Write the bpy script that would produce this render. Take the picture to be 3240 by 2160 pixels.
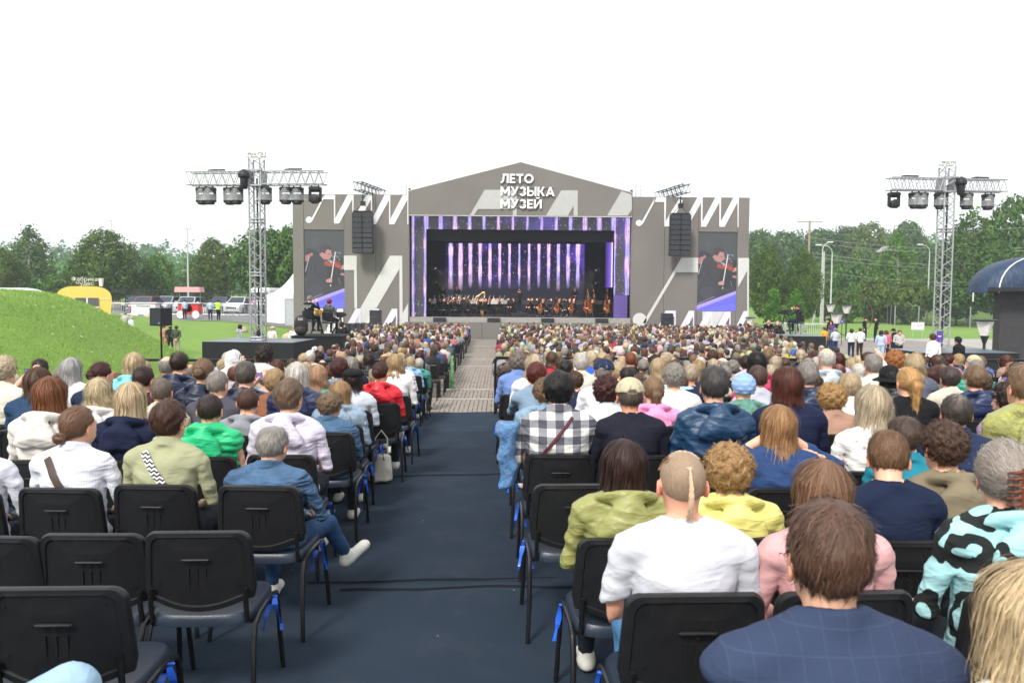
import bpy, math, random
import numpy as np
from mathutils import Vector, Matrix

for _o in list(bpy.data.objects):
    bpy.data.objects.remove(_o)
S = bpy.context.scene
COL = S.collection
R = math.radians
PI = math.pi
rnd = random.Random(7)

# ------------------------------------------------------------------ camera
CAM = Vector((0.0, 0.0, 3.2))
FOC = 2541.7                       # focal length in photograph pixels (3240 wide)
_p, _y, _r = R(3.38), R(0.81), R(0.38)
_f = Vector((math.sin(_y) * math.cos(_p), math.cos(_y) * math.cos(_p), -math.sin(_p)))
_r0 = Vector((math.cos(_y), -math.sin(_y), 0))
_u0 = _r0.cross(_f)
_rt = _r0 * math.cos(_r) + _u0 * math.sin(_r)
_up = _u0 * math.cos(_r) - _r0 * math.sin(_r)
cam_data = bpy.data.cameras.new('camera')
cam = bpy.data.objects.new('camera', cam_data)
COL.objects.link(cam)
cam.matrix_world = Matrix((( _rt.x, _up.x, -_f.x, CAM.x), (_rt.y, _up.y, -_f.y, CAM.y),
                           (_rt.z, _up.z, -_f.z, CAM.z), (0, 0, 0, 1)))
cam_data.sensor_width = 36
cam_data.lens = FOC / 3240 * 36
cam_data.clip_start = 0.05
cam_data.clip_end = 3000
cam_data.dof.use_dof = True
cam_data.dof.focus_distance = 10.0
cam_data.dof.aperture_fstop = 5.6
S.camera = cam


def P(sx, sy, Y):
    """photograph pixel (3240 wide) -> point of the place at depth Y."""
    d = _f + _rt * ((sx - 1620) / FOC) - _up * ((sy - 1080) / FOC)
    return CAM + d * ((Y - CAM.y) / d.y)


def PV(u, v, Y):
    return P(u * 1.37755, v * 1.37755, Y)


# ------------------------------------------------------------------ sky, sun, exposure
W = bpy.data.worlds.new('World')
S.world = W
W.use_nodes = True
nt = W.node_tree
nt.nodes.clear()
SUN_EL, SUN_AZ = R(44), R(-155)     # azimuth from +Y, towards -X is negative (behind left)
out = nt.nodes.new('ShaderNodeOutputWorld')
bg1 = nt.nodes.new('ShaderNodeBackground')
bg2 = nt.nodes.new('ShaderNodeBackground')
mx = nt.nodes.new('ShaderNodeMixShader')
sky = nt.nodes.new('ShaderNodeTexSky')
sky.sky_type = 'NISHITA'
sky.sun_disc = False
sky.sun_elevation = SUN_EL
sky.sun_rotation = SUN_AZ
tc = nt.nodes.new('ShaderNodeTexCoord')
ns = nt.nodes.new('ShaderNodeTexNoise')
ns.inputs['Scale'].default_value = 2.2
ns.inputs['Detail'].default_value = 5
mp = nt.nodes.new('ShaderNodeMapping')
mp.inputs['Scale'].default_value = (1, 1, 3.2)
rp = nt.nodes.new('ShaderNodeValToRGB')
rp.color_ramp.elements[0].position = 0.30
rp.color_ramp.elements[0].color = (0.72, 0.72, 0.72, 1)
rp.color_ramp.elements[1].position = 0.52
rp.color_ramp.elements[1].color = (1, 1, 1, 1)
nt.links.new(tc.outputs['Generated'], mp.inputs['Vector'])
nt.links.new(mp.outputs['Vector'], ns.inputs['Vector'])
nt.links.new(ns.outputs['Fac'], rp.inputs['Fac'])
nt.links.new(sky.outputs['Color'], bg1.inputs['Color'])
bg1.inputs['Strength'].default_value = 0.14
bg2.inputs['Color'].default_value = (0.97, 0.985, 1.0, 1)     # bright even cloud deck
bg2.inputs['Strength'].default_value = 0.88
nt.links.new(rp.outputs['Color'], mx.inputs['Fac'])
nt.links.new(bg1.outputs['Background'], mx.inputs[1])
nt.links.new(bg2.outputs['Background'], mx.inputs[2])
nt.links.new(mx.outputs['Shader'], out.inputs['Surface'])

sun_d = bpy.data.lights.new('sun', 'SUN')
sun_d.energy = 2.5
sun_d.angle = R(12)
sun_d.color = (1.0, 0.96, 0.9)
sun = bpy.data.objects.new('sun', sun_d)
COL.objects.link(sun)
_sd = Vector((math.sin(SUN_AZ) * math.cos(SUN_EL), math.cos(SUN_AZ) * math.cos(SUN_EL), math.sin(SUN_EL)))
sun.rotation_euler = (-_sd).to_track_quat('-Z', 'Y').to_euler()

S.view_settings.view_transform = 'Standard'
S.view_settings.look = 'None'
S.view_settings.exposure = 0.66
S.view_settings.gamma = 1.0
S.view_settings.use_curve_mapping = False

# ------------------------------------------------------------------ materials
MATS = {}


def srgb(r, g=None, b=None):
    if g is None:
        r, g, b = ((r >> 16) & 255) / 255, ((r >> 8) & 255) / 255, (r & 255) / 255
    return tuple(c / 12.92 if c <= 0.04045 else ((c + 0.055) / 1.055) ** 2.4 for c in (r, g, b))


class N:
    """small node-tree helper"""
    def __init__(self, name):
        self.m = bpy.data.materials.new(name)
        self.m.use_nodes = True
        self.t = self.m.node_tree
        self.b = self.t.nodes['Principled BSDF']

    def n(self, kind, **kw):
        x = self.t.nodes.new('ShaderNode' + kind)
        for k, v in kw.items():
            if k.startswith('i_'):
                x.inputs[k[2:].replace('_', ' ')].default_value = v
            else:
                setattr(x, k, v)
        return x

    def l(self, a, b):
        self.t.links.new(a, b)

    def math(self, op, a, b=None, c=None):
        x = self.n('Math', operation=op)
        for i, q in enumerate((a, b, c)):
            if q is None:
                continue
            if isinstance(q, (int, float)):
                x.inputs[i].default_value = q
            else:
                self.l(q, x.inputs[i])
        return x.outputs[0]

    def mix(self, fac, a, b, mode='MIX'):
        x = self.n('Mix', data_type='RGBA', blend_type=mode)
        for s, q in ((x.inputs[0], fac), (x.inputs[6], a), (x.inputs[7], b)):
            if isinstance(q, (int, float)):
                s.default_value = q
            elif isinstance(q, (tuple, list)):
                s.default_value = tuple(q)[:3] + (1,)
            else:
                self.l(q, s)
        return x.outputs[2]

    def coord(self, kind='Object', scale=None, rot=None):
        c = self.n('TexCoord').outputs[kind]
        if scale is not None or rot is not None:
            m = self.n('Mapping')
            if scale is not None:
                m.inputs['Scale'].default_value = scale if not isinstance(scale, (int, float)) else (scale,) * 3
            if rot is not None:
                m.inputs['Rotation'].default_value = rot
            self.l(c, m.inputs['Vector'])
            c = m.outputs[0]
        return c

    def noise(self, vec, scale, detail=3, rough=0.5, dist=0.0):
        x = self.n('TexNoise', i_Scale=scale, i_Detail=detail, i_Roughness=rough, i_Distortion=dist)
        self.l(vec, x.inputs['Vector'])
        return x.outputs['Fac']

    def ramp(self, fac, stops):
        x = self.n('ValToRGB')
        e = x.color_ramp.elements
        while len(e) < len(stops):
            e.new(0.5)
        for k, (p, c) in zip(e, stops):
            k.position = p
            k.color = (tuple(c) + (1,))[:4] if not isinstance(c, (int, float)) else (c, c, c, 1)
        self.l(fac, x.inputs[0])
        return x.outputs[0]

    def bump(self, h, strength=0.3, dist=0.01):
        x = self.n('Bump', i_Strength=strength, i_Distance=dist)
        self.l(h, x.inputs['Height'])
        self.l(x.outputs[0], self.b.inputs['Normal'])

    def base(self, c):
        if isinstance(c, (tuple, list)):
            self.b.inputs['Base Color'].default_value = tuple(c)[:3] + (1,)
        else:
            self.l(c, self.b.inputs['Base Color'])

    def set(self, **kw):
        for k, v in kw.items():
            self.b.inputs[k.replace('_', ' ')].default_value = v
        return self.m


def mat(name, col, rough=0.6, metal=0.0, var=0.12, scale=6.0, bump=0.0, bscale=60.0, spec=0.4):
    """plain procedural material: colour with mottling and a fine bump"""
    if name in MATS:
        return MATS[name]
    q = N(name)
    v = q.coord('Object')
    f = q.noise(v, scale, 4, 0.6)
    lo = tuple(c * (1 - var) for c in col)
    hi = tuple(min(1, c * (1 + var)) for c in col)
    q.base(q.ramp(f, [(0.3, lo), (0.7, hi)]))
    if bump:
        q.bump(q.noise(v, bscale, 3), bump, 0.01)
    q.set(Roughness=rough, Metallic=metal)
    q.b.inputs['Specular IOR Level'].default_value = spec
    MATS[name] = q.m
    return q.m


def emis(name, col, strength=1.0):
    if name in MATS:
        return MATS[name]
    q = N(name)
    q.base((0.01, 0.01, 0.012))
    q.b.inputs['Emission Color'].default_value = tuple(col)[:3] + (1,)
    q.set(Emission_Strength=strength, Roughness=0.5)
    MATS[name] = q.m
    return q.m


# ------------------------------------------------------------------ mesh building
class MB:
    def __init__(self):
        self.v, self.f = [], []

    def add(self, vs, fs):
        o = len(self.v)
        self.v += [tuple(p) for p in vs]
        self.f += [tuple(i + o for i in q) for q in fs]
        return self

    def box(self, c, s, rz=0.0, rx=0.0, ry=0.0, bev=0.0):
        hx, hy, hz = s[0] / 2, s[1] / 2, s[2] / 2
        M = Matrix.Translation(c) @ Matrix.Rotation(rz, 4, 'Z') @ Matrix.Rotation(ry, 4, 'Y') @ Matrix.Rotation(rx, 4, 'X')
        if bev <= 0:
            vs = [M @ Vector((x, y, z)) for x in (-hx, hx) for y in (-hy, hy) for z in (-hz, hz)]
            return self.add(vs, [(0, 1, 3, 2), (4, 6, 7, 5), (0, 4, 5, 1), (2, 3, 7, 6), (0, 2, 6, 4), (1, 5, 7, 3)])
        b = bev
        ring = lambda z, i: [(-hx + i, -hy + i + b, z), (-hx + i + b, -hy + i, z), (hx - i - b, -hy + i, z), (hx - i, -hy + i + b, z),
                             (hx - i, hy - i - b, z), (hx - i - b, hy - i, z), (-hx + i + b, hy - i, z), (-hx + i, hy - i - b, z)]
        rs = ring(-hz, b * .7) + ring(-hz + b, 0) + ring(hz - b, 0) + ring(hz, b * .7)
        fs = [tuple(range(7, -1, -1)), tuple(range(24, 32))]
        for k in range(3):
            for i in range(8):
                j = (i + 1) % 8
                fs.append((k * 8 + i, k * 8 + j, k * 8 + 8 + j, k * 8 + 8 + i))
        return self.add([M @ Vector(p) for p in rs], fs)

    def tube(self, pts, r, n=8, cap=True):
        pts = [Vector(p) for p in pts]
        rs = r if isinstance(r, (list, tuple)) else [r] * len(pts)
        vs, fs = [], []
        prev = None
        for i, p in enumerate(pts):
            d = (pts[min(i + 1, len(pts) - 1)] - pts[max(i - 1, 0)]).normalized()
            if prev is None:
                a = Vector((0, 0, 1)) if abs(d.z) < 0.9 else Vector((1, 0, 0))
                x = d.cross(a).normalized()
            else:
                x = (prev - d * prev.dot(d)).normalized()
            prev = x
            y = d.cross(x)
            for k in range(n):
                t = 2 * PI * k / n
                vs.append(p + (x * math.cos(t) + y * math.sin(t)) * rs[i])
        for i in range(len(pts) - 1):
            for k in range(n):
                k2 = (k + 1) % n
                fs.append((i * n + k, i * n + k2, i * n + n + k2, i * n + n + k))
        if cap:
            fs.append(tuple(range(n - 1, -1, -1)))
            fs.append(tuple((len(pts) - 1) * n + k for k in range(n)))
        return self.add(vs, fs)

    def prism(self, poly, depth, M=None):
        """polygon in local x,z extruded along +y by depth"""
        n = len(poly)
        vs = [Vector((x, 0, z)) for x, z in poly] + [Vector((x, depth, z)) for x, z in poly]
        if M is not None:
            vs = [M @ p for p in vs]
        fs = [tuple(range(n)), tuple(range(2 * n - 1, n - 1, -1))]
        fs += [(i, i + n, (i + 1) % n + n, (i + 1) % n) for i in range(n)]
        return self.add(vs, fs)

    def lathe(self, prof, n=16, c=(0, 0, 0), M=None):
        vs, fs = [], []
        for r, z in prof:
            for k in range(n):
                t = 2 * PI * k / n
                vs.append(Vector((c[0] + r * math.cos(t), c[1] + r * math.sin(t), c[2] + z)))
        if M is not None:
            vs = [M @ p for p in vs]
        for i in range(len(prof) - 1):
            for k in range(n):
                k2 = (k + 1) % n
                fs.append((i * n + k, i * n + k2, i * n + n + k2, i * n + n + k))
        fs.append(tuple(range(n - 1, -1, -1)))
        fs.append(tuple((len(prof) - 1) * n + k for k in range(n)))
        return self.add(vs, fs)

    def mesh(self, name, m=None, smooth=False):
        me = bpy.data.meshes.new(name)
        me.from_pydata(self.v, [], self.f)
        if m:
            me.materials.append(m)
        if smooth:
            me.shade_smooth()
            if smooth != 'all':
                me.set_sharp_from_angle(angle=R(40))
        me.update()
        return me

    def build(self, name, m=None, parent=None, smooth=False, loc=None):
        return link(name, self.mesh(name, m, smooth), parent, loc)


def link(name, me, parent=None, loc=None, rz=None):
    o = bpy.data.objects.new(name, me)
    COL.objects.link(o)
    if parent is not None:
        o.parent = parent
    if loc is not None:
        o.location = loc
    if rz is not None:
        o.rotation_euler = (0, 0, rz)
    return o


def tag(o, label, cat, group=None, kind=None):
    if label:
        o['label'] = label
    if cat:
        o['category'] = cat
    if group:
        o['group'] = group
    if kind:
        o['kind'] = kind
    return o


def thing(name, label, cat, loc=(0, 0, 0), rz=0.0, group=None):
    return tag(link(name, None, None, loc, rz), label, cat, group)


def struct(o):
    o['kind'] = 'structure'
    return o


def npmesh(name, V, T, m=None, smooth=True, colors=None):
    """numpy verts (n,3) and faces (k,3 or 4) -> mesh"""
    me = bpy.data.meshes.new(name)
    V = np.asarray(V, np.float32)
    T = np.asarray(T, np.int32)
    k = T.shape[1]
    me.vertices.add(len(V))
    me.vertices.foreach_set('co', V.ravel())
    me.loops.add(T.size)
    me.loops.foreach_set('vertex_index', T.ravel())
    me.polygons.add(len(T))
    me.polygons.foreach_set('loop_start', np.arange(0, T.size, k, dtype=np.int32))
    me.polygons.foreach_set('loop_total', np.full(len(T), k, np.int32))
    if smooth:
        me.polygons.foreach_set('use_smooth', np.ones(len(T), bool))
    me.update(calc_edges=True)
    if colors is not None:
        a = me.color_attributes.new('col', 'FLOAT_COLOR', 'POINT')
        c = np.ones((len(V), 4), np.float32)
        c[:, :3] = colors
        a.data.foreach_set('color', c.ravel())
    if m:
        me.materials.append(m)
    return me


def copy_tree(o, parent=None):
    c = o.copy()
    COL.objects.link(c)
    c.parent = parent
    for ch in o.children:
        copy_tree(ch, c)
    return c

# ================================================================== the ground
def smooth(a, b, x):
    t = np.clip((np.asarray(x, float) - a) / (b - a), 0, 1)
    return t * t * (3 - 2 * t)


def vnoise(x, y, s, seed=0):
    """cheap smooth 2-d noise"""
    r = np.random.RandomState(seed)
    z = 0
    for _ in range(6):
        a = r.uniform(0, 2 * PI)
        k = s * r.uniform(0.6, 1.7)
        z = z + np.sin(k * (x * math.cos(a) + y * math.sin(a)) + r.uniform(0, 6.28))
    return z / 6


def gz(x, y):
    x = np.asarray(x, float)
    y = np.asarray(y, float)
    B = np.interp(y, [-20, 12, 16, 20, 30, 50, 70, 400], [0.8, 0.7, .48, .40, .22, -.08, -.1, -.1])
    h2 = np.interp(x, [-45, -27, -17.6, -13.0, -11], [2.1, 1.75, .80, .05, -.08])
    pz = np.interp(x, [-300, -20, -15, -12], [1.1, 1.1, .6, -.08])
    L = B + (h2 - B) * smooth(37, 52, y) * smooth(-10.5, -14, x)
    L = L + (pz - L) * smooth(55, 60, y) * smooth(-11, -14, x)
    hollow = -0.45 * np.exp(-((x + 21) / 7) ** 2 - ((y - 41) / 6) ** 2)
    m = 2.82 * smooth(-6.7, -12.8, x) * smooth(9.5, 20.0, y) * smooth(29.5, 22.0, y)
    z = L + m + hollow
    z = z + smooth(105, 270, y) * smooth(18, 60, x) * 9 + smooth(140, 320, y) * smooth(10, -60, x) * 5
    z = z + 0.035 * vnoise(x, y, 0.8, 3) * smooth(-6.5, -9, x)
    return z


CH_ = np.array([1.72, 1.78, 1.84, 1.86, 1.95, 2.05, 2.15, 2.25, 2.35])


def cz(x, y):
    """height of the carpeted tiers"""
    k = np.clip(np.floor((np.asarray(y, float) + 0.6) / 1.88), 0, 8).astype(int)
    return 3.2 - CH_[k] + 0.026 * np.clip(np.asarray(x, float), -3, 0)


TERR = [(16.0, 19.1, .70), (19.1, 21.9, .60), (21.9, 30.2, .48), (30.2, 35.0, .35), (35.0, 46.0, .18), (46.0, 58.2, .02)]


def floorz(x, y):
    if y < 16.0:
        return float(cz(x, y))
    for a, b, z in TERR:
        if y < b:
            return z
    return 0.02


def sheet(name, xs, ys, zf, m):
    X, Y = np.meshgrid(xs, ys)
    Z = zf(X, Y)
    V = np.stack([X.ravel(), Y.ravel(), Z.ravel()], 1)
    nx, ny = len(xs), len(ys)
    i = (np.arange(ny - 1)[:, None] * nx + np.arange(nx - 1)[None]).ravel()
    T = np.stack([i, i + 1, i + 1 + nx, i + nx], 1)
    return struct(link(name, npmesh(name, V, T, m)))


# grass
q = N('grass')
v = q.coord('Object')
big = q.noise(v, 0.22, 4, 0.6)
fine = q.noise(q.coord('Object', (9, 5, 9)), 3.5, 5, 0.7)
c1 = q.ramp(big, [(0.3, (0.145, 0.265, 0.032)), (0.72, (0.255, 0.415, 0.058))])
c2 = q.mix(q.math('MULTIPLY', fine, 0.8), c1, (0.10, 0.19, 0.030))
vor = q.n('TexVoronoi', i_Scale=2.6)
q.l(v, vor.inputs['Vector'])
patch = q.ramp(q.noise(v, 0.12, 3), [(0.5, 0.0), (0.62, 1.0)])
dots = q.math('MULTIPLY', q.math('LESS_THAN', vor.outputs['Distance'], 0.085), patch)
q.base(q.mix(dots, c2, (0.55, 0.58, 0.5)))
q.bump(q.noise(v, 26, 4, 0.7), 0.9, 0.05)
M_GRASS = q.set(Roughness=0.85)
gx = np.unique(np.concatenate([np.linspace(-900, -70, 40), np.linspace(-70, -30, 45), np.linspace(-30, -5, 90), np.linspace(-5, 40, 40), np.linspace(40, 900, 50)]))
gy = np.unique(np.concatenate([np.linspace(-30, 8, 12), np.linspace(8, 66, 125), np.linspace(66, 130, 30), np.linspace(130, 420, 50), np.linspace(420, 2200, 30)]))
ground = sheet('ground', gx, gy, gz, M_GRASS)

# blades on the near mound
r_ = np.random.RandomState(5)
nb = 65000
bx = r_.uniform(-20, -6.2, nb)
by = 10.5 + 14.5 * r_.uniform(0, 1, nb) ** 0.8
bz = gz(bx, by)
ang = r_.uniform(0, 6.28, nb)
hh = r_.uniform(0.025, 0.065, nb) * (1 + .3 * (vnoise(bx, by, 2.2, 9) > .25))
w_ = r_.uniform(0.004, 0.010, nb)
lean = r_.uniform(-.05, .05, (nb, 2))
V = np.zeros((nb, 3, 3))
V[:, 0] = np.stack([bx - w_ * np.cos(ang), by - w_ * np.sin(ang), bz - .005], 1)
V[:, 1] = np.stack([bx + w_ * np.cos(ang), by + w_ * np.sin(ang), bz - .005], 1)
V[:, 2] = np.stack([bx + lean[:, 0], by + lean[:, 1], bz + hh], 1)
q = N('grass_blade')
q.base(q.ramp(q.noise(q.coord('Object'), 1.1, 6, .75), [(0.3, (0.155, 0.29, 0.034)), (0.7, (0.27, 0.44, 0.062))]))
q.b.inputs['Subsurface Weight'].default_value = 0.0
MB_ = q.set(Roughness=0.6)
gb = link('grass', npmesh('grass', V.reshape(-1, 3), np.arange(nb * 3).reshape(-1, 3), MB_, smooth=False))
tag(gb, 'short mown grass blades covering the green mound', 'grass', kind='stuff')

# carpet tiers
q = N('carpet')
v = q.coord('Object')
f = q.noise(v, 1.3, 4, 0.65)
g = q.noise(v, 220, 2, 0.7)
c = q.ramp(f, [(0.25, (0.019, 0.030, 0.048)), (0.75, (0.027, 0.041, 0.063))])
c = q.mix(q.math('MULTIPLY', g, 0.35), c, (0.038, 0.049, 0.064))
c = q.mix(q.ramp(q.noise(v, 2.6, 6, .75), [(.52, 0.0), (.80, .55)]), c, (.052, .057, .064))
vor = q.n('TexVoronoi', i_Scale=3.3)
q.l(v, vor.inputs['Vector'])
lint = q.math('LESS_THAN', vor.outputs['Distance'], 0.016)
c = q.mix(1.0, c, q.ramp(q.n('ObjectInfo').outputs['Random'], [(0.0, 0.78), (1.0, 1.12)]), 'MULTIPLY')
q.base(q.mix(lint, c, (0.4, 0.42, 0.45)))
q.bump(g, 0.5, 0.004)
q.b.inputs['Specular IOR Level'].default_value = 0.08
M_CARPET = q.set(Roughness=0.95)
carpet = struct(link('carpet', None))
strip_x = np.concatenate([np.linspace(-16, -3, 14), np.linspace(-2.8, 3, 60), np.linspace(3.2, 18, 14)])
for k in range(9):
    y0, y1 = -0.6 + 1.88 * k, -0.6 + 1.88 * (k + 1)
    if k == 0:
        y0 = -2.0
    y1 = min(y1, 16.0)
    ys = np.concatenate([[y0 - 0.004], np.linspace(y0, y0 + .2, 14), np.linspace(y0 + .3, y1, 10), [y1 + 0.0]])
    X, Y = np.meshgrid(strip_x, ys)
    Z = cz(X, np.full_like(Y, (y0 + y1) / 2))
    # slack cloth: low wrinkles along each strip's front seam, plus a general unevenness
    wr = 0.024 * np.exp(-((Y - y0 - .10 - .03 * np.sin(X * 2.1 + k)) / .030) ** 2) * np.clip(np.sin(X * 1.3 + k * 2.2), 0, 1)
    Z = Z + wr + 0.003 * vnoise(X, Y, 3.0, k)
    Z[0] -= 0.12
    Z[-1] -= 0.0
    V = np.stack([X.ravel(), Y.ravel(), Z.ravel()], 1)
    nx, ny = len(strip_x), len(ys)
    i = (np.arange(ny - 1)[:, None] * nx + np.arange(nx - 1)[None]).ravel()
    link('carpet_strip', npmesh('carpet_strip', V, np.stack([i, i + 1, i + 1 + nx, i + nx], 1), M_CARPET), carpet)
for k, y in enumerate((3.42, 4.95, 5.15, 6.95, 8.6, 10.9)):
    mb = MB()
    for i in range(90):
        x0 = -1.25 + i * .018 + (.25 if k % 2 else 0)
        w = .004 + .006 * abs(math.sin(i * .21 + k * 2)) * (1 if (i // 17 + k) % 3 else .3)
        yy, y2 = y + .012 * math.sin(i * .13 + k), y + .012 * math.sin((i + 1) * .13 + k)
        z = float(cz(x0, y)) + .0085
        mb.add([(x0, yy - w, z - .004), (x0 + .018, y2 - w, z - .004), (x0 + .018, y2, z + .006), (x0, yy, z + .006), (x0, yy + w, z - .004), (x0 + .018, y2 + w, z - .004)], [(0, 1, 2, 3), (3, 2, 5, 4)])
    mb.build('carpet_seam', mat('seam_dark', (.004, .005, .008), .95), carpet)
mb = MB()
mb.box((1, 16.015, .70), (34, 0.03, 0.27))
mb.build('carpet_riser', mat('riser_concrete', (0.36, 0.35, 0.33), 0.9, var=.2, bump=.3), carpet)

# brick terraces stepping down to the stage
q = N('paver')
oi = q.n('ObjectInfo')
gn = q.n('NewGeometry')
v = q.coord('Object')
rnd_i = gn.outputs['Random Per Island']
tone = q.math('ADD', q.math('MULTIPLY', rnd_i, 0.75), q.math('MULTIPLY', oi.outputs['Random'], 0.25))
c = q.ramp(tone, [(0.0, (0.19, 0.155, 0.125)), (0.45, (0.27, 0.228, 0.19)), (0.8, (0.325, 0.28, 0.238)), (1.0, (0.23, 0.17, 0.135))])
q.base(q.mix(q.math('MULTIPLY', q.noise(v, 30, 4, .7), 0.5), c, (0.22, 0.20, 0.18)))
q.bump(q.noise(v, 120, 3), 0.25, 0.004)
M_PAVER = q.set(Roughness=0.88)
q = N('brick_paving')
v = q.coord('Object')
br = q.n('TexBrick', i_Scale=1.0, i_Mortar_Size=0.012, offset=0.5)
br.inputs['Brick Width'].default_value = 0.2
br.inputs['Row Height'].default_value = 0.1
br.inputs['Color1'].default_value = (0.25, 0.22, 0.19, 1)
br.inputs['Color2'].default_value = (0.30, 0.27, 0.24, 1)
br.inputs['Mortar'].default_value = (0.12, 0.11, 0.10, 1)
q.l(v, br.inputs['Vector'])
q.base(q.mix(q.math('MULTIPLY', q.noise(v, 1.3, 4), 0.45), br.outputs['Color'], (0.26, 0.24, 0.215)))
q.bump(br.outputs['Fac'], -0.4, 0.01)
M_BRICK = q.set(Roughness=0.9)
M_JOINT = mat('joint_sand', (0.13, 0.11, 0.09), 0.95, var=.3, scale=40)
M_EDGE = mat('edge_stone', (0.36, 0.335, 0.30), 0.85, var=.2, bump=.3)

AX0, AX1 = -2.5, 0.3      # the aisle, laid with single pavers
pavement = struct(link('brick_pavement', None))
for a, b, z in TERR:
    for x0, x1 in ((-10.5, AX0), (AX1, 30)):
        mb = MB()
        mb.box(((x0 + x1) / 2, (a + b) / 2, z - 0.15), (x1 - x0, b - a, 0.30))
        mb.build('terrace', M_BRICK, pavement)
    mb = MB()
    mb.box(((AX0 + AX1) / 2, (a + b) / 2, z - 0.165), (AX1 - AX0, b - a - .004, 0.29))
    mb.build('paver_bed', M_JOINT if b < 50 else M_BRICK, pavement)
    mb = MB()
    mb.box((9, b - 0.06, z + 0.004 - 0.06), (39, 0.12, 0.13), bev=0.012)
    mb.build('step_edge', M_EDGE, pavement)

pv = {}
for dims in ((0.184, 0.086), (0.086, 0.184)):
    mb = MB()
    w, h = dims[0] / 2, dims[1] / 2
    e = 0.006
    mb.add([(-w, -h, -.03), (w, -h, -.03), (w, h, -.03), (-w, h, -.03), (-w, -h, -e), (w, -h, -e), (w, h, -e), (-w, h, -e),
            (-w + e, -h + e, 0), (w - e, -h + e, 0), (w - e, h - e, 0), (-w + e, h - e, 0)],
           [(0, 1, 5, 4), (1, 2, 6, 5), (2, 3, 7, 6), (3, 0, 4, 7), (4, 5, 9, 8), (5, 6, 10, 9), (6, 7, 11, 10), (7, 4, 8, 11), (8, 9, 10, 11)])
    pv[dims] = mb
pmesh = {d: m.mesh('paver', M_PAVER) for d, m in pv.items()}
rest = MB()
cnt = 0
prs = random.Random(3)
for a, b, z in TERR:
    y = a + 0.1
    row = 0
    while y < b - 0.2 and y < 45:
        x = AX0 + 0.1
        colk = 0
        while x < AX1 - 0.05:
            # basket weave with an irregular running bond, two by two
            if (row * 2 + colk) % 5 != 0:
                items = [((0.086, 0.184), x - 0.05, y), ((0.086, 0.184), x + 0.05, y)]
            else:
                items = [((0.184, 0.086), x, y - 0.05), ((0.184, 0.086), x, y + 0.05)]
            for d, px, py in items:
                dz = prs.uniform(-0.003, 0.003)
                if cnt < 300 and -1.9 < px < 0.2 and a < 19:
                    link('paver', pmesh[d], pavement, (px, py, z + dz))
                    cnt += 1
                else:
                    rest.add([(p[0] + px, p[1] + py, p[2] + z + dz) for p in pv[d].v], pv[d].f)
            x += 0.2
            colk += 1
        y += 0.2
        row += 1
o = rest.build('pavers', M_PAVER, pavement)
o['kind'] = 'stuff'

# grey plaza on the right, asphalt car park on the left
q = N('plaza_slabs')
v = q.coord('Object')
br = q.n('TexBrick', i_Scale=1.0, i_Mortar_Size=0.01, offset=0.0)
br.inputs['Brick Width'].default_value = 0.6
br.inputs['Row Height'].default_value = 0.6
br.inputs['Color1'].default_value = (0.33, 0.31, 0.29, 1)
br.inputs['Color2'].default_value = (0.40, 0.38, 0.355, 1)
br.inputs['Mortar'].default_value = (0.16, 0.15, 0.14, 1)
q.l(v, br.inputs['Vector'])
q.base(q.mix(q.math('MULTIPLY', q.noise(v, .8, 4), 0.5), br.outputs['Color'], (0.30, 0.285, 0.265)))
M_SLAB = q.set(Roughness=0.9)
sheet('plaza', np.linspace(19, 62, 40), np.linspace(14, 61, 40), lambda X, Y: np.maximum(gz(X, Y), -0.05) + 0.05, M_SLAB)
q = N('asphalt')
v = q.coord('Object')
q.base(q.ramp(q.noise(v, 0.6, 5, .7), [(0.3, (0.14, 0.14, 0.145)), (0.7, (0.21, 0.21, 0.21))]))
q.bump(q.noise(v, 90, 2), 0.4, 0.01)
M_ASPH = q.set(Roughness=0.9)
sheet('car_park', np.linspace(-95, -13.5, 80), np.linspace(58.5, 112, 40), lambda X, Y: gz(X, Y) + 0.03, M_ASPH)
M_PAINT = mat('road_paint', (0.72, 0.72, 0.70), 0.7, var=.15)
for k in range(26):
    x = -62 + k * 1.75
    for y0 in (66.0,):
        mb = MB()
        mb.box((0, 0, 0), (0.11, 4.2, 0.004))
        o = mb.build('parking_line', M_PAINT, None, loc=(x, y0, 1.1 + 0.038))
        struct(o)
        if x > -21:
            bpy.data.objects.remove(o)

# ================================================================== the stage
Y0 = 57.0


def FP(pts, ox, oy, sc, Y=Y0):
    """trace in a zoomed view -> (x, z) on the facade plane"""
    r = []
    for a, b in pts:
        p = P(ox + a / sc, oy + b / sc, Y)
        r.append((p.x, p.z))
    return r


q = N('facade_taupe')
v = q.coord('Object')
weave = q.noise(q.coord('Object', (1, 1, 30)), 6.0, 3)
c = q.ramp(q.noise(v, 0.35, 3), [(0.3, (0.160, 0.146, 0.134)), (0.7, (0.186, 0.170, 0.156))])
q.base(q.mix(q.math('MULTIPLY', weave, 0.16), c, (0.16, 0.15, 0.14)))
q.bump(weave, 0.12, 0.01)
M_TAUPE = q.set(Roughness=0.85)
M_LGREY = mat('facade_light_grey', (0.56, 0.56, 0.54), 0.7, var=.05, scale=1)
M_FWHITE = mat('facade_white', (0.74, 0.74, 0.75), 0.7, var=.04, scale=1)
M_BLACK = mat('stage_black', (0.012, 0.012, 0.014), 0.7, var=.3)
M_SEAM = mat('panel_seam', (0.10, 0.09, 0.085), 0.9)
M_LTRIM = mat('facade_trim', (0.62, 0.60, 0.57), 0.6, var=.05)

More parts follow.
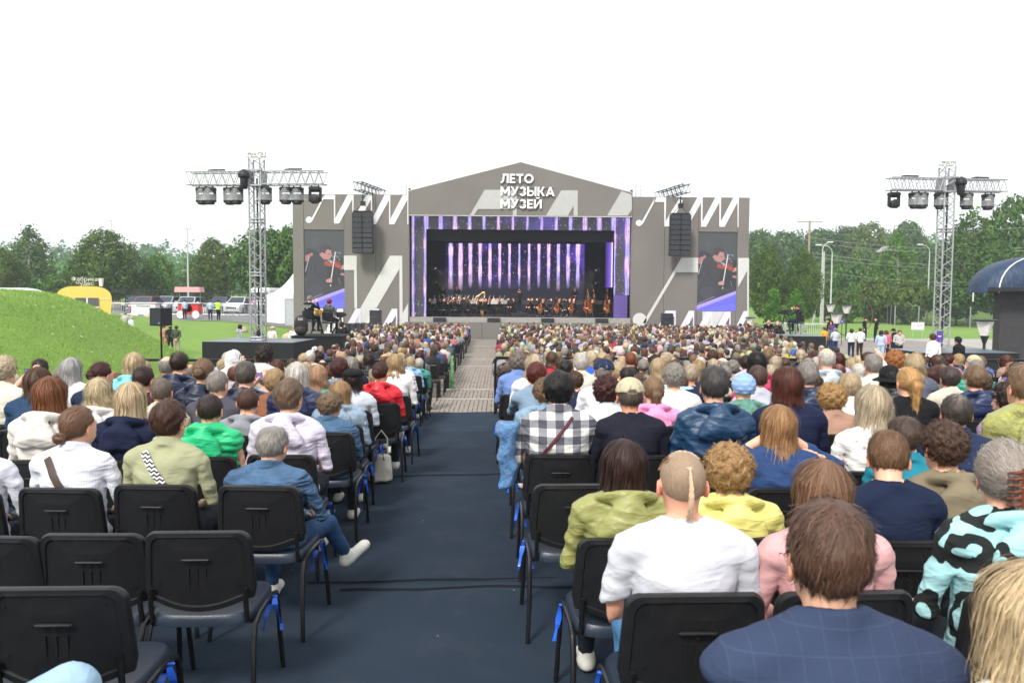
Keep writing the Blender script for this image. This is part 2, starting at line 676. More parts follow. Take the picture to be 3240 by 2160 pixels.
stage = thing('stage', 'large taupe gabled concert stage with purple light curtain and side screens', 'stage', (0, 0, 0))
gl = P(925, 615, Y0); gr = P(2373, 624, Y0)
GX0, GX1 = gl.x, gr.x                       # outer ends of the wings
CX0, CX1 = P(1294, 700, Y0).x, P(2000.6, 700, Y0).x
TOPZ = (P(1100, 617, Y0).z + P(2200, 622, Y0).z) / 2
APEX = P(1648, 514, Y0)
HBOT = P(1648, 685, Y0).z
SF = P(1648, 1004, Y0).z                    # stage floor
STEPZ = P(1648, 1020, Y0).z


def panel(name, x0, x1, z0, z1, m, y, d, parent=stage):
    mb = MB()
    mb.box(((x0 + x1) / 2, y + d / 2, (z0 + z1) / 2), (x1 - x0, d, z1 - z0))
    return mb.build(name, m, parent)


# LED screens in the wings: openings left free, so the wing is built round them from cladding panels
scrL = (P(961, 728, Y0).x, P(1088.5, 728, Y0).x, P(1024, 975, Y0).z, P(1024, 728, Y0).z)
scrR = (P(2210, 735, Y0).x, P(2334, 735, Y0).x, P(2272, 984, Y0).z, P(2272, 735, Y0).z)
for (wx0, wx1, sc) in ((GX0, CX0, scrL), (CX1, GX1, scrR)):
    s0, s1, z0, z1 = sc
    cuts = sorted([wx0, s0, s1, wx1] + ([s1 + (wx1 - s1) * .49] if wx1 - s1 > 3 else [wx0 + (s0 - wx0) * .49]))
    for a, b in zip(cuts[:-1], cuts[1:]):
        g_ = 0.012
        if abs(a - s0) < 1e-6:
            panel('cladding_panel', a + g_, b - g_, -.05, z0 - .01, M_TAUPE, Y0, 0.12)
            panel('cladding_panel', a + g_, b - g_, z1 + .03, TOPZ, M_TAUPE, Y0, 0.12)
        else:
            panel('cladding_panel', a + g_, b - g_, -.05, TOPZ, M_TAUPE, Y0, 0.12)
    panel('wing_frame', wx0 + .02, wx1 - .02, -.05, TOPZ - .03, M_SEAM, Y0 + 0.34, 0.5)
    for (a, b) in ((wx0, wx0 + .1), (wx1 - .1, wx1)):
        panel('wing_side', a, b, -.05, TOPZ, M_TAUPE, Y0 + 0.125, 6.0)

# gable front
slope = lambda x: APEX.z - (APEX.z - (TOPZ + .12)) * abs(x - APEX.x) / (APEX.x - CX0 + .55)
mb = MB()
mb.prism([(CX0 + .01, HBOT), (CX1 - .01, HBOT), (CX1 - .01, slope(CX1)), (APEX.x, APEX.z), (CX0 + .01, slope(CX0))], 0.3,
         Matrix.Translation((0, Y0 - 0.04, 0)))
gable = mb.build('gable', M_TAUPE, stage)
mb = MB()
for s, xe in ((-1, CX0 - .4), (1, CX1 + .4)):
    mb.tube([(xe, Y0 - .03, slope(xe) + .02), (APEX.x, Y0 - .03, APEX.z + .02)], 0.03, 6)
mb.build('gable_trim', M_LTRIM, gable)
mb = MB()
mb.box((APEX.x, Y0 - .05, HBOT + .02), (CX1 - CX0 - .04, .03, .04))
mb.build('gable_trim', M_LTRIM, gable)

# flat ornament: each traced stroke is a thin board fixed to the front
def boards(lst, ox, oy, sc, m, d=0.035, y=Y0 - 0.037, par=stage):
    for pts in lst:
        mb = MB()
        mb.prism(FP(pts, ox, oy, sc), d, Matrix.Translation((0, y, 0)))
        mb.build('ornament_board', m, par)


def disc(cx, cy, r, ox, oy, sc, n=28):
    return [(cx + r * math.cos(2 * PI * k / n), cy + r * math.sin(2 * PI * k / n)) for k in range(n)]


A = (900, 560, 5.6); B_ = (900, 790, 5.6); C_ = (1970, 570, 5.6); D_ = (1970, 790, 5.6); E_ = (1280, 500, 3.178)
T0 = 318
boards([disc(437, 760, 57, *A), [(478, 745), (695, 335), (722, 335), (492, 790)], [(715, T0), (900, T0), (900, 398), (686, 398)],
        [(880, 398.5), (900, 398.5), (900, 730), (880, 825)], [(880.5, 825), (970, 825), (1204, 395), (1204, T0), (1120, T0), (901, 735)],
        [(1205, T0), (1226, T0), (1222, 835), (1205, 835)], [(1226, 835), (1300, 835), (1533, 405), (1533, T0 + 2), (1450, T0 + 2), (1226, 760)],
        [(1534, T0 + 2), (1554, T0 + 2), (1552, 838), (1534, 838)], [(1556, 838), (1622, 838), (1857, 405), (1857, T0 + 3), (1775, T0 + 3), (1556, 745)],
        [(1858, T0 + 3), (1876, T0 + 3), (1876, 742), (1856, 840)], [(1857, 840), (1947, 840), (2179, 400), (2179, T0 + 3), (2100, T0 + 3), (1877, 748)],
        [(2180, T0 + 3), (2196, T0 + 3), (2196, 840), (2180, 840)]], *A, M_FWHITE)
boards([[(1055, 105), (1282, 105), (1282, 360), (1055, 360)], [(1236, 361), (1283, 361), (1290, 1034), (1240, 1034)],
        [(1345, 1035), (1870, 108), (2036, 108), (2036, 348), (1630, 1035)],
        [(2037, 108), (2088, 108), (2095, 1115), (2041, 1335)], [(2042, 1335), (2096, 1116), (2192, 945), (2192, 1335)],
        [(1345, 1036), (1600, 1036), (1490, 1290), (1210, 1290)]], *B_, M_LGREY)
M_SPILL = mat('facade_purple_spill', (0.70, 0.66, 0.78), 0.7, var=.06, scale=1)  # white of the lowest boards, with the purple uplight spill put into the colour
boards([[(365, 1043), (715, 1043), (715, 1130), (365, 1130)], [(950, 1045), (1040, 1045), (1040, 1560), (1020, 1560), (1020, 1130), (830, 1480), (700, 1480)]],
       *B_, M_FWHITE)
boards([[(1265, 1042), (1355, 1042), (1355, 1390), (1330, 1390), (1330, 1150), (1200, 1390), (1075, 1390)],
        [(1590, 1045), (1678, 1045), (1678, 1390), (1655, 1390), (1655, 1150), (1520, 1390), (1400, 1390)],
        [(1905, 1045), (2002, 1045), (2002, 1480), (1978, 1480), (1978, 1160), (1800, 1480), (1665, 1480)]], *B_, M_SPILL, d=.03, y=Y0 - .075)
boards([disc(290, 760, 55, *C_), [(338, 738), (575, 312), (600, 312), (352, 785)], [(580, 305), (768, 305), (768, 388), (550, 388)],
        [(738, 389), (768, 389), (760, 725), (738, 823)], [(739, 823), (822, 823), (1070, 360), (1000, 330), (762, 728)],
        [(1100, 720), (1325, 305), (1389, 305), (1389, 400), (1200, 740)], [(1390, 305), (1416, 305), (1412, 735), (1390, 828)],
        [(1391, 828), (1475, 828), (1714, 390), (1714, 305), (1645, 305), (1413, 740)], [(1715, 305), (1742, 305), (1736, 735), (1712, 828)],
        [(1713, 828), (1805, 828), (2034, 390), (2034, 305), (1965, 305), (1737, 740)], [(2035, 305), (2056, 305), (2050, 832), (2036, 832)]], *C_, M_FWHITE)
boards([[(1040, 142), (1335, 142), (1335, 400), (945, 400), (940, 318)], [(938, 322), (944, 401), (415, 1300), (355, 1300)],
        disc(300, 1240, 122, *D_),
        [(2045, 147), (2205, 147), (2205, 375), (2045, 660)], [(2206, 147), (2238, 147), (2230, 1500), (2206, 1500)]], *D_, M_LGREY)
boards([[(1410, 1095), (1795, 1095), (1640, 1375), (1410, 1375)]], *D_, M_LGREY, d=.03, y=Y0 - .07)
boards([[(760, 1078), (938, 1078), (938, 1400), (912, 1400), (912, 1185), (700, 1185)], [(690, 1240), (712, 1240), (620, 1420), (590, 1420)],
        [(1170, 1080), (1262, 1080), (1262, 1420), (1240, 1420), (1240, 1180), (1120, 1420), (985, 1420)],
        [(1490, 1096), (1585, 1096), (1580, 1560), (1558, 1560), (1562, 1180), (1380, 1540), (1260, 1500)],
        [(1800, 1096), (1907, 1096), (1905, 1560), (1880, 1560), (1885, 1190), (1680, 1560), (1560, 1540)],
        [(2140, 1085), (2202, 1085), (2202, 1185), (2000, 1560), (1906, 1560)]], *D_, M_SPILL, d=.03, y=Y0 - .105)
boards([[(805, 322), (1128, 322), (1128, 515), (738, 515), (695, 580), (655, 580)], [(1088, 516), (1128, 516), (1128, 580), (1088, 580)],
        [(1575, 327), (1740, 327), (1740, 582), (1700, 582), (1700, 480), (1640, 582), (1420, 582)],
        [(2180, 335), (2280, 372), (2285, 520), (2240, 582), (2035, 582)]], *E_, mat('facade_gable_grey', (0.43, 0.43, 0.42), .7, var=.05), y=Y0 - .04 - .037)

# raised letters, one part each
FONT_M = mat('letter_white', (0.86, 0.86, 0.87), 0.5, var=.03)
def letters(txt, X, Ybase, hpx):
    p = P(1280 + X / 3.178, 500 + Ybase / 3.178, Y0 - .16)
    hgt = hpx / 3.178 / FOC * (Y0 - .16)
    stroke = 0.225
    G = {   # unit glyph strokes, height 1: list of polygons (x, z)
        'Е': (0.62, [[(0, 0), (.21, 0), (.21, 1), (0, 1)], [(.21, 0), (.62, 0), (.62, .19), (.21, .19)], [(.21, .41), (.57, .41), (.57, .59), (.21, .59)], [(.21, .81), (.62, .81), (.62, 1), (.21, 1)]]),
        'Т': (0.78, [[(.29, 0), (.50, 0), (.50, .81), (.29, .81)], [(0, .81), (.78, .81), (.78, 1), (0, 1)]]),
        'Л': (0.88, [[(.67, 0), (.88, 0), (.88, 1), (.67, 1)], [(.24, .81), (.67, .81), (.67, 1), (.22, 1)], [(.24, .81), (.44, .81), (.40, .38), (.31, .12), (.14, 0), (0, 0), (0, .18), (.10, .19), (.18, .32), (.22, .6)]]),
        'М': (1.0, [[(0, 0), (.20, 0), (.20, .62), (.20, 1), (0, 1)], [(.80, 0), (1, 0), (1, 1), (.80, 1), (.80, .62)], [(.20, 1), (.20, .64), (.43, .24), (.57, .24), (.80, .64), (.80, 1), (.50, .48)]]),
        'У': (0.88, [[(0, 1), (.23, 1), (.52, .46), (.44, .28)], [(.65, 1), (.88, 1), (.50, .22), (.32, .03), (.12, 0), (.06, .17), (.22, .20), (.34, .32)]]),
        'К': (0.82, [[(0, 0), (.21, 0), (.21, 1), (0, 1)], [(.21, .40), (.34, .40), (.57, 0), (.82, 0), (.50, .51), (.79, 1), (.55, 1), (.34, .60), (.21, .60)]]),
        'А': (0.96, [[(0, 0), (.22, 0), (.58, 1), (.38, 1)], [(.58, 1), (.48, .72), (.74, 0), (.96, 0)], [(.26, .19), (.70, .19), (.64, .36), (.32, .36)]]),
        'Ы': (1.02, [[(0, 0), (.21, 0), (.21, 1), (0, 1)], [(.81, 0), (1.02, 0), (1.02, 1), (.81, 1)], [(.21, 0), (.45, 0), (.45, .17), (.21, .17)], [(.21, .46), (.45, .46), (.45, .63), (.21, .63)]]),
        'Й': (0.86, [[(0, 0), (.20, 0), (.20, 1), (0, 1)], [(.66, 0), (.86, 0), (.86, 1), (.66, 1)], [(.20, 0), (.20, .28), (.66, 1), (.66, .70)]]),
    }
    x = p.x
    for ch in txt:
        mb = MB()
        fr = Matrix.Translation((x, Y0 - .21, p.z)) @ Matrix.Scale(hgt, 4)
        dep = 0.10 / hgt
        if ch == 'О' or ch == 'З':
            w_ = 1.0 if ch == 'О' else 0.72
            def arc(cx, cz_, ro, ri, a0, a1, sx=1.0, n=20):
                for k in range(n):
                    t0, t1 = R(a0 + (a1 - a0) * k / n), R(a0 + (a1 - a0) * (k + 1) / n)
                    mb.prism([(cx + sx * ri * math.cos(t0), cz_ + ri * math.sin(t0)), (cx + sx * ro * math.cos(t0), cz_ + ro * math.sin(t0)),
                              (cx + sx * ro * math.cos(t1), cz_ + ro * math.sin(t1)), (cx + sx * ri * math.cos(t1), cz_ + ri * math.sin(t1))], dep, fr)
            if ch == 'О':
                arc(.5, .5, .51, .31, 0, 360, 1.0, 28)
            else:
                arc(.34, .725, .285, .095, -90, 165, 1.2, 16)
                arc(.34, .285, .295, .10, -165, 90, 1.25, 16)
        else:
            w_, polys = G[ch]
            for kk, pl in enumerate(polys):
                mb.prism(pl, dep, Matrix.Translation((0, -.003 * kk, 0)) @ fr)
            if ch == 'Ы':
                for k in range(10):
                    t0, t1 = R(-90 + 18 * k), R(-90 + 18 * (k + 1))
                    mb.prism([(.45 + .15 * math.cos(t0), .315 + .145 * math.sin(t0)), (.45 + .28 * math.cos(t0), .315 + .315 * math.sin(t0)),
                              (.45 + .28 * math.cos(t1), .315 + .315 * math.sin(t1)), (.45 + .15 * math.cos(t1), .315 + .145 * math.sin(t1))], dep, fr)
            if ch == 'Й':
                for k in range(8):
                    t0, t1 = R(200 + 17.5 * k), R(200 + 17.5 * (k + 1))
                    mb.prism([(.43 + .12 * math.cos(t0), 1.30 + .12 * math.sin(t0)), (.43 + .25 * math.cos(t0), 1.30 + .22 * math.sin(t0)),
                              (.43 + .25 * math.cos(t1), 1.30 + .22 * math.sin(t1)), (.43 + .12 * math.cos(t1), 1.30 + .12 * math.sin(t1))], dep, fr)
        mb.build('letter', FONT_M, gable)
        x += (w_ + 0.115) * hgt
    # mounting rails behind the letters
    mb = MB()
    for dz in (0.1, 0.88):
        mb.tube([(p.x + .02, Y0 - .095, p.z + dz * hgt), (x - .1, Y0 - .095, p.z + dz * hgt)], .02, 6)
    mb.build('letter_rail', M_SEAM, gable)


letters('ЛЕТО', 966, 252, 90)
letters('МУЗЫКА', 966, 380, 90)
letters('МУЗЕЙ', 966, 506, 90)


# --- LED material: glowing violet bars with sparkles
def led(name, period, x0, strength, wmid, wout, bgc, vs=1.0, z_lo=None, z_hi=None):
    q = N(name)
    sep = q.n('SeparateXYZ')
    q.l(q.coord('Object'), sep.inputs[0])
    x, z = sep.outputs[0], sep.outputs[2]
    u = q.math('DIVIDE', q.math('SUBTRACT', x, x0), period)
    fr = q.math('ABSOLUTE', q.math('SUBTRACT', q.math('FRACT', u), 0.5))
    cell = q.math('FLOOR', u)
    cmb = q.n('CombineXYZ')
    q.l(cell, cmb.inputs[0]); q.l(q.math('MULTIPLY', z, .33 * vs), cmb.inputs[2])
    cn = q.noise(cmb.outputs[0], 1.7, 2, .6)
    dist = q.math('ABSOLUTE', q.math('SUBTRACT', x, APEX.x))
    wid = q.math('ADD', wmid, q.math('MULTIPLY', dist, wout))
    wid = q.math('MULTIPLY', wid, q.math('ADD', 0.55, q.math('MULTIPLY', cn, 0.9)))
    bar = q.math('SUBTRACT', 1.0, q.math('DIVIDE', fr, wid))
    bar = q.n('MapRange', i_From_Min=0.0, i_From_Max=0.45); q.l(q.math('SUBTRACT', 1.0, q.math('DIVIDE', fr, wid)), bar.inputs[0])
    bar = bar.outputs[0]
    st = q.n('CombineXYZ')
    q.l(q.math('MULTIPLY', x, 9.0 / period * 1.4), st.inputs[0]); q.l(q.math('MULTIPLY', z, 1.1 * vs), st.inputs[2])
    streak = q.ramp(q.noise(st.outputs[0], 1.0, 4, .75), [(0.34, 0.12), (0.62, 1.0)])
    bright = q.math('MULTIPLY', bar, streak)
    hue = q.ramp(cn, [(0.30, (0.09, 0.03, 0.70)), (0.48, (0.30, 0.13, 0.92)), (0.60, (0.85, 0.34, 0.72)), (0.75, (0.20, 0.11, 0.88))])
    core = q.mix(q.math('MULTIPLY', q.math('POWER', bar, 2.0), 0.45), hue, (0.95, 0.88, 1.0))
    glow = q.ramp(q.noise(q.coord('Object', (.35, .35, .3)), 1.0, 3, .5), [(0.52, bgc), (0.78, (bgc[0] + .08, bgc[1] + .04, bgc[2] + .34))])
    sp = q.n('CombineXYZ')
    q.l(q.math('MULTIPLY', x, 7.0 / period), sp.inputs[0]); q.l(q.math('MULTIPLY', z, 2.2 * vs), sp.inputs[2])
    spk = q.math('GREATER_THAN', q.noise(sp.outputs[0], 2.2, 2, .5), 0.665)
    col = q.mix(bright, glow, core)
    col = q.mix(q.math('MULTIPLY', spk, 0.75), col, (0.62, 0.58, 1.0))
    if z_lo is not None:
        m = q.n('MapRange', i_From_Min=z_lo, i_From_Max=z_lo + 1.3)
        q.l(q.math('ADD', z, q.math('MULTIPLY', cn, 1.2)), m.inputs[0])
        col = q.mix(m.outputs[0], (0.006, 0.006, 0.014), col)
    q.base((0.012, 0.012, 0.014))
    q.l(col, q.b.inputs['Emission Color'])
    return q.set(Emission_Strength=strength, Roughness=0.55)


per_o = 144 / 3.178 / FOC * (Y0 + 1.0)
x_o = P(1280 + 1090 / 3.178, 700, Y0 + 1).x - per_o / 2
M_LED_P = led('led_portal', per_o, x_o, 1.0, 0.10, 0.018, (0.030, 0.030, 0.038), 0.9)
per_i = 97.9 / 3.178 / FOC * (Y0 + 10)
x_i = P(1280 + 1056 / 3.178, 800, Y0 + 10).x - per_i / 2
M_LED_B = led('led_backdrop', per_i, x_i, 1.35, 0.135, 0.024, (0.004, 0.002, 0.018), 0.9, P(1648, 892, Y0 + 10).z)
M_LED_V = led('led_violet', 1.9, 3.0, 0.5, 0.05, 0.0, (0.16, 0.09, 0.42), 0.6)

YP = Y0 + 1.0
px0, px1 = P(1303, 800, YP).x, P(1994, 800, YP).x
ix0, ix1 = P(1348, 800, YP).x, P(1944, 800, YP).x
iz1 = P(1648, 727, YP).z
panel('portal_screen', px0, px1, iz1, HBOT + .6, M_LED_P, YP, .1)
panel('portal_screen', px0, ix0, SF, iz1 - .004, M_LED_P, YP, .1)
panel('portal_screen', ix1, px1, P(1970, 934, YP).z + .01, iz1 - .004, M_LED_P, YP, .1)
o = panel('portal_screen', ix1, px1 - .15, SF, P(1970, 934, YP).z, M_LED_V, YP, .1)
for x0, x1 in ((CX0, px0 - .01), (px1 + .01, CX1)):
    panel('portal_return', x0, x1, SF, HBOT + .3, M_BLACK, YP + .05, .1)
# black box behind
panel('stage_back', CX0, CX1, SF, HBOT + 2, M_BLACK, Y0 + 12.5, .1)
panel('stage_side', CX0 - .1, CX0, SF, HBOT + 2, M_BLACK, Y0 + .6, 12)
panel('stage_side', CX1, CX1 + .1, SF, HBOT + 2, M_BLACK, Y0 + .6, 12)
panel('stage_roof', CX0, CX1, HBOT + 1.4, HBOT + 1.5, M_BLACK, Y0 + 1.2, 11)
panel('black_border', CX0, CX1, iz1 - .75, iz1 + .5, M_BLACK, Y0 + 2.5, .05)
M_SFLOOR = mat('stage_floor_black', (0.012, 0.012, 0.015), 0.22, var=.3, scale=2)
panel('stage_floor', CX0, CX1, SF - .12, SF, M_SFLOOR, Y0 + .3, 12)
bx0, bx1 = P(1280 + 410 / 3.178, 800, Y0 + 10).x, P(1280 + 1810 / 3.178, 800, Y0 + 10).x
panel('backdrop_screen', bx0, bx1, SF, P(1648, 771, Y0 + 10).z, M_LED_B, Y0 + 10, .1)
# tall side screen standing obliquely on the right
mb = MB()
a = P(1280 + 2022 / 3.178, 760, Y0 + 8); b = P(1280 + 2098 / 3.178, 760, Y0 + 2.4)
z0, z1 = SF + 2.2, P(1900, 742, Y0 + 4).z
mb.add([(a.x, a.y, z0), (b.x, b.y, z0), (b.x, b.y, z1), (a.x, a.y, z1)], [(0, 1, 2, 3)])
q = N('led_side')
sep = q.n('SeparateXYZ'); q.l(q.coord('Object'), sep.inputs[0])
f_ = q.n('MapRange', i_From_Min=a.y, i_From_Max=b.y); q.l(sep.outputs[1], f_.inputs[0])
cc = q.ramp(f_.outputs[0], [(0.0, (.02, .01, .10)), (0.55, (.14, .07, .48)), (0.80, (.25, .15, .8)), (0.86, (.95, .9, 1.0)), (0.93, (.95, .9, 1)), (0.97, (.2, .1, .6))])
q.base((.01, .01, .01)); q.l(cc, q.b.inputs['Emission Color'])
mb.build('side_screen', q.set(Emission_Strength=.8), stage)
# front lip and base
panel('stage_lip', CX0 + .05, CX1 - .05, STEPZ, SF - .005, mat('lip_taupe', (0.30, 0.285, 0.265), .8), Y0 - .12, .42)
bz0, bz1 = P(1283, 1030, Y0).x, P(2010, 1030, Y0).x
for k in range(6):
    w_ = (bz1 - bz0) / 6
    panel('base_panel', bz0 + w_ * k + .01, bz0 + w_ * (k + 1) - .01, -.02, STEPZ - .004, M_TAUPE, Y0 - .55, .9)
# scaffold ladders showing above the roof
M_ALU = mat('aluminium', (0.36, 0.37, 0.38), 0.45, 0.35, var=.15)
for sx in (1277, 2020):
    c0 = P(sx, 580, Y0 + 5)
    mb = MB()
    for dx in (-.2, .2):
        mb.tube([(c0.x + dx, Y0 + 5, TOPZ - 2), (c0.x + dx, Y0 + 5, c0.z)], .025, 6)
    for k in range(9):
        z = c0.z - k * .28
        mb.tube([(c0.x - .2, Y0 + 5, z), (c0.x + .2, Y0 + 5, z)], .018, 6)
    mb.build('roof_ladder', M_ALU, stage)


# --- the two side screens show the same close-up of a violinist
def scr_picture(par, s0, s1, z0, z1):
    W_, H_ = s1 - s0, z1 - z0
    def poly(pts, col, lay, st=.82):
        mb = MB()
        pp = [(s0 + (min(max(a, 15), 742) - 15) / 727 * W_, z1 - (min(max(b, 30), 1480) - 30) / 1450 * H_) for a, b in pts]
        mb.add([(x, Y0 + .10 - .004 * lay, z) for x, z in pp], [tuple(range(len(pp)))])
        mb.build('picture_area', emis('screen_%02x%02x%02x' % tuple(int(c * 255) for c in col), tuple(srgb(*col)), st), par)
    poly([(15, 30), (742, 30), (742, 1480), (15, 1480)], (.27, .28, .28), 0)
    poly([(145, 270), (150, 210), (215, 175), (272, 180), (262, 240), (255, 290), (215, 360), (170, 320)], (.31, .30, .32), 1)
    poly([(40, 500), (40, 400), (100, 360), (150, 380), (250, 410), (290, 470), (180, 500)], (.21, .20, .22), 1)
    poly([(35, 500), (110, 470), (160, 445), (175, 490), (120, 520), (85, 620), (35, 600)], (.66, .44, .42), 2)
    poly([(15, 600), (85, 625), (110, 560), (60, 900), (15, 900)], (.16, .15, .17), 2)
    poly([(560, 560), (742, 540), (742, 1060), (430, 1080), (430, 640)], (.17, .17, .18), 2)
    poly([(550, 432), (690, 438), (672, 475), (655, 470), (660, 450), (552, 445)], (.45, .50, .62), 3)
    for k in range(16):
        a_, b_ = 505 + (k * 37) % 160, 470 + (k * 53) % 110
        poly([(a_, b_), (a_ + 11, b_), (a_ + 11, b_ + 9), (a_, b_ + 9)], (.72, .72, .75), 3)
    poly([(285, 475), (350, 560), (370, 600), (440, 640), (430, 900), (415, 960), (415, 1000), (500, 1060), (742, 1060), (742, 1110), (30, 1370), (30, 1100), (75, 900), (90, 650), (130, 530)], (.22, .22, .24), 3)
    poly([(200, 620), (215, 640), (210, 800), (330, 900), (320, 915), (195, 820)], (.18, .18, .20), 4)
    poly([(40, 1150), (110, 1060), (240, 1015), (320, 1045), (345, 1110), (300, 1240), (220, 1275)], (.25, .25, .29), 4)
    poly([(300, 470), (296, 380), (335, 312), (420, 295), (492, 328), (508, 400), (470, 420), (350, 470)], (.25, .22, .25), 4)
    poly([(350, 445), (385, 465), (405, 420), (430, 385), (500, 398), (508, 460), (517, 500), (500, 520), (495, 545), (440, 575), (380, 570), (350, 555), (288, 480), (335, 440)], (.70, .50, .47), 5)
    poly([(440, 475), (490, 462), (495, 474), (445, 486)], (.35, .25, .26), 6)
    poly([(370, 630), (430, 600), (500, 645), (560, 595), (640, 605), (690, 670), (682, 722), (620, 733), (560, 690), (510, 700), (440, 695), (380, 675)], (.62, .28, .20), 6)
    poly([(430, 570), (530, 600), (525, 640), (500, 640)], (.62, .64, .72), 7)
    poly([(560, 605), (600, 610), (735, 688), (722, 702)], (.20, .18, .20), 7)
    poly([(410, 950), (480, 920), (520, 940), (512, 1002), (460, 1000), (410, 992)], (.76, .55, .52), 7)
    poly([(572, 430), (586, 430), (510, 930), (494, 925)], (.90, .88, .90), 8)
    poly([(485, 1038), (501, 1038), (493, 1072), (480, 1068)], (.9, .9, .9), 8)
    poly([(700, 680), (742, 672), (742, 740), (655, 760), (690, 725)], (.76, .55, .52), 8)
    poly([(655, 842), (700, 818), (742, 830), (742, 872), (690, 862)], (.66, .48, .52), 8)
    poly([(100, 520), (112, 520), (42, 800), (28, 800)], (.70, .68, .70), 8)
    poly([(625, 920), (640, 915), (675, 1045), (665, 1050)], (.45, .42, .44), 8)
    poly([(30, 1345), (345, 1205), (350, 1213), (30, 1358)], (.60, .60, .58), 8)
    poly([(15, 1378), (742, 1102), (742, 1168), (15, 1455)], (.64, .56, .93), 9)
    poly([(15, 1395), (742, 1118), (742, 1142), (15, 1425)], (.70, .63, .96), 10)
    poly([(15, 1455), (742, 1168), (742, 1480), (15, 1480)], (.40, .40, .86), 9)
    poly([(15, 1472), (742, 1330), (742, 1480), (15, 1480)], (.42, .43, .89), 10)


for (s0, s1, z0, z1) in (scrL, scrR):
    mb = MB()
    mb.box(((s0 + s1) / 2, Y0 + .17, (z0 + z1) / 2), (s1 - s0 + .1, .12, z1 - z0 + .1))
    sp = mb.build('side_screen_panel', M_BLACK, stage)
    scr_picture(sp, s0, s1, z0, z1)

# --- line arrays
M_CAB = mat('speaker_cabinet', (0.013, 0.014, 0.017), 0.55, var=.25, scale=20, bump=.2)
M_GRILLE = mat('speaker_grille', (0.022, 0.023, 0.030), 0.5, var=.2, scale=90, bump=.5, bscale=200)
M_RIG = mat('black_truss', (0.02, 0.02, 0.022), 0.45, 0.4)


def truss(mb, a, b, w, r=.022, seg=None, tri=False, rb=None):
    """square lattice truss from a to b"""
    a, b = Vector(a), Vector(b)
    d = (b - a)
    L = d.length
    d.normalize()
    up = Vector((0, 0, 1)) if abs(d.z) < .9 else Vector((0, 1, 0))
    x = d.cross(up).normalized()
    y = x.cross(d)
    cs = [(-1, -1), (1, -1), (1, 1), (-1, 1)]
    rb = rb or r * .55
    for cx, cy in cs:
        o = x * (cx * w / 2) + y * (cy * w / 2)
        mb.tube([a + o, b + o], r, 6)
    n = seg or max(2, int(L / (w * 1.15)))
    for i in range(n):
        p0, p1 = a + d * (L * i / n), a + d * (L * (i + 1) / n)
        pm = (p0 + p1) / 2
        for k in range(4):
            c0, c1 = cs[k], cs[(k + 1) % 4]
            o0 = x * (c0[0] * w / 2) + y * (c0[1] * w / 2)
            o1 = x * (c1[0] * w / 2) + y * (c1[1] * w / 2)
            mb.tube([p0 + o0, pm + o1], rb, 5, False)
            mb.tube([pm + o1, p1 + o0], rb, 5, False)


def line_array(side, sxc, sy0, sy1, label):
    Y = Y0 - 1.15
    top = P(sxc, sy0, Y); bot = P(sxc, sy1, Y)
    t = thing('line_array', label, 'loudspeaker', (top.x, Y, top.z), 0, 'line arrays hung on the stage front')
    H = top.z - bot.z
    n = 8
    ch = H / n
    z = 0
    y = 0
    for k in range(n):
        tilt = R(0.5 + k * 1.1)
        for s in (-1, 1):
            mb = MB()
            mb.box((s * .355, y, z - ch / 2), (.70, .55, ch - .012), rx=-tilt * .6, bev=.02)
            c = mb.build('cabinet', M_CAB, t)
            mb = MB()
            mb.box((s * .355, y - .283, z - ch / 2), (.62, .012, ch - .06), rx=-tilt * .6)
            mb.build('grille', M_GRILLE, c)
            mb = MB()
            mb.lathe([(.018, 0), (.018, .008)], 8, M=Matrix.Translation((s * .355, y - .285, z - ch + .035)) @ Matrix.Rotation(R(90), 4, 'X'))
            mb.build('badge', M_ALU, c)
        z -= ch
        y += math.sin(tilt) * ch * .55
    mb = MB()
    mb.box((0, 0, .07), (1.3, .5, .08))
    for s in (-.5, .5):
        mb.tube([(s, 0, .1), (s * .2, 0, .55)], .02, 6)
    mb.tube([(0, 0, .5), (0, 0, 1.25)], .05, 8)
    mb.box((.02, 0, .62), (.32, .28, .3))
    mb.build('hoist', M_RIG, t)
    mb = MB()
    truss(mb, (-side * .25, -.7, 1.75), (side * .75, 4.2, 1.75), .55, .03)
    mb.build('cantilever_truss', M_RIG, t)
    return t


line_array(1, 900 + 1388 / 5.6, 560 + 632 / 5.6, 560 + 1350 / 5.6, 'tall black loudspeaker array hung beside the left side screen')
line_array(-1, 1970 + 1022 / 5.6, 570 + 615 / 5.6, 570 + 1335 / 5.6, 'tall black loudspeaker array hung beside the right side screen')

# --- subwoofers and small tops at the foot of the wings
def subs(x0, x1, z1, n, label, toplabel, tx, tw):
    Y = Y0 - 2.2
    t = thing('subwoofer_bank', label, 'subwoofer', ((x0 + x1) / 2, Y, 0))
    w = (x1 - x0) / n
    for r_ in range(2):
        for k in range(n):
            mb = MB()
            h = z1 / 2
            mb.box((-(x1 - x0) / 2 + w * (k + .5), 0, h * (r_ + .5)), (w - .02, .9, h - .02), bev=.02)
            c = mb.build('cabinet', M_CAB, t)
            mb = MB()
            mb.box((-(x1 - x0) / 2 + w * (k + .5), -.456, h * (r_ + .5)), (w - .14, .012, h - .12))
            mb.build('grille', M_GRILLE, c)
    t2 = thing('fill_speaker', toplabel, 'loudspeaker', (tx, Y - .05, z1))
    for k in range(2):
        mb = MB()
        mb.box((0, 0, .02 + .44 * (k + .5)), (tw, .6, .42), bev=.02)
        c = mb.build('cabinet', M_CAB, t2)
        mb = MB()
        mb.box((0, -.306, .02 + .44 * (k + .5)), (tw - .1, .012, .32))
        mb.build('grille', M_GRILLE, c)


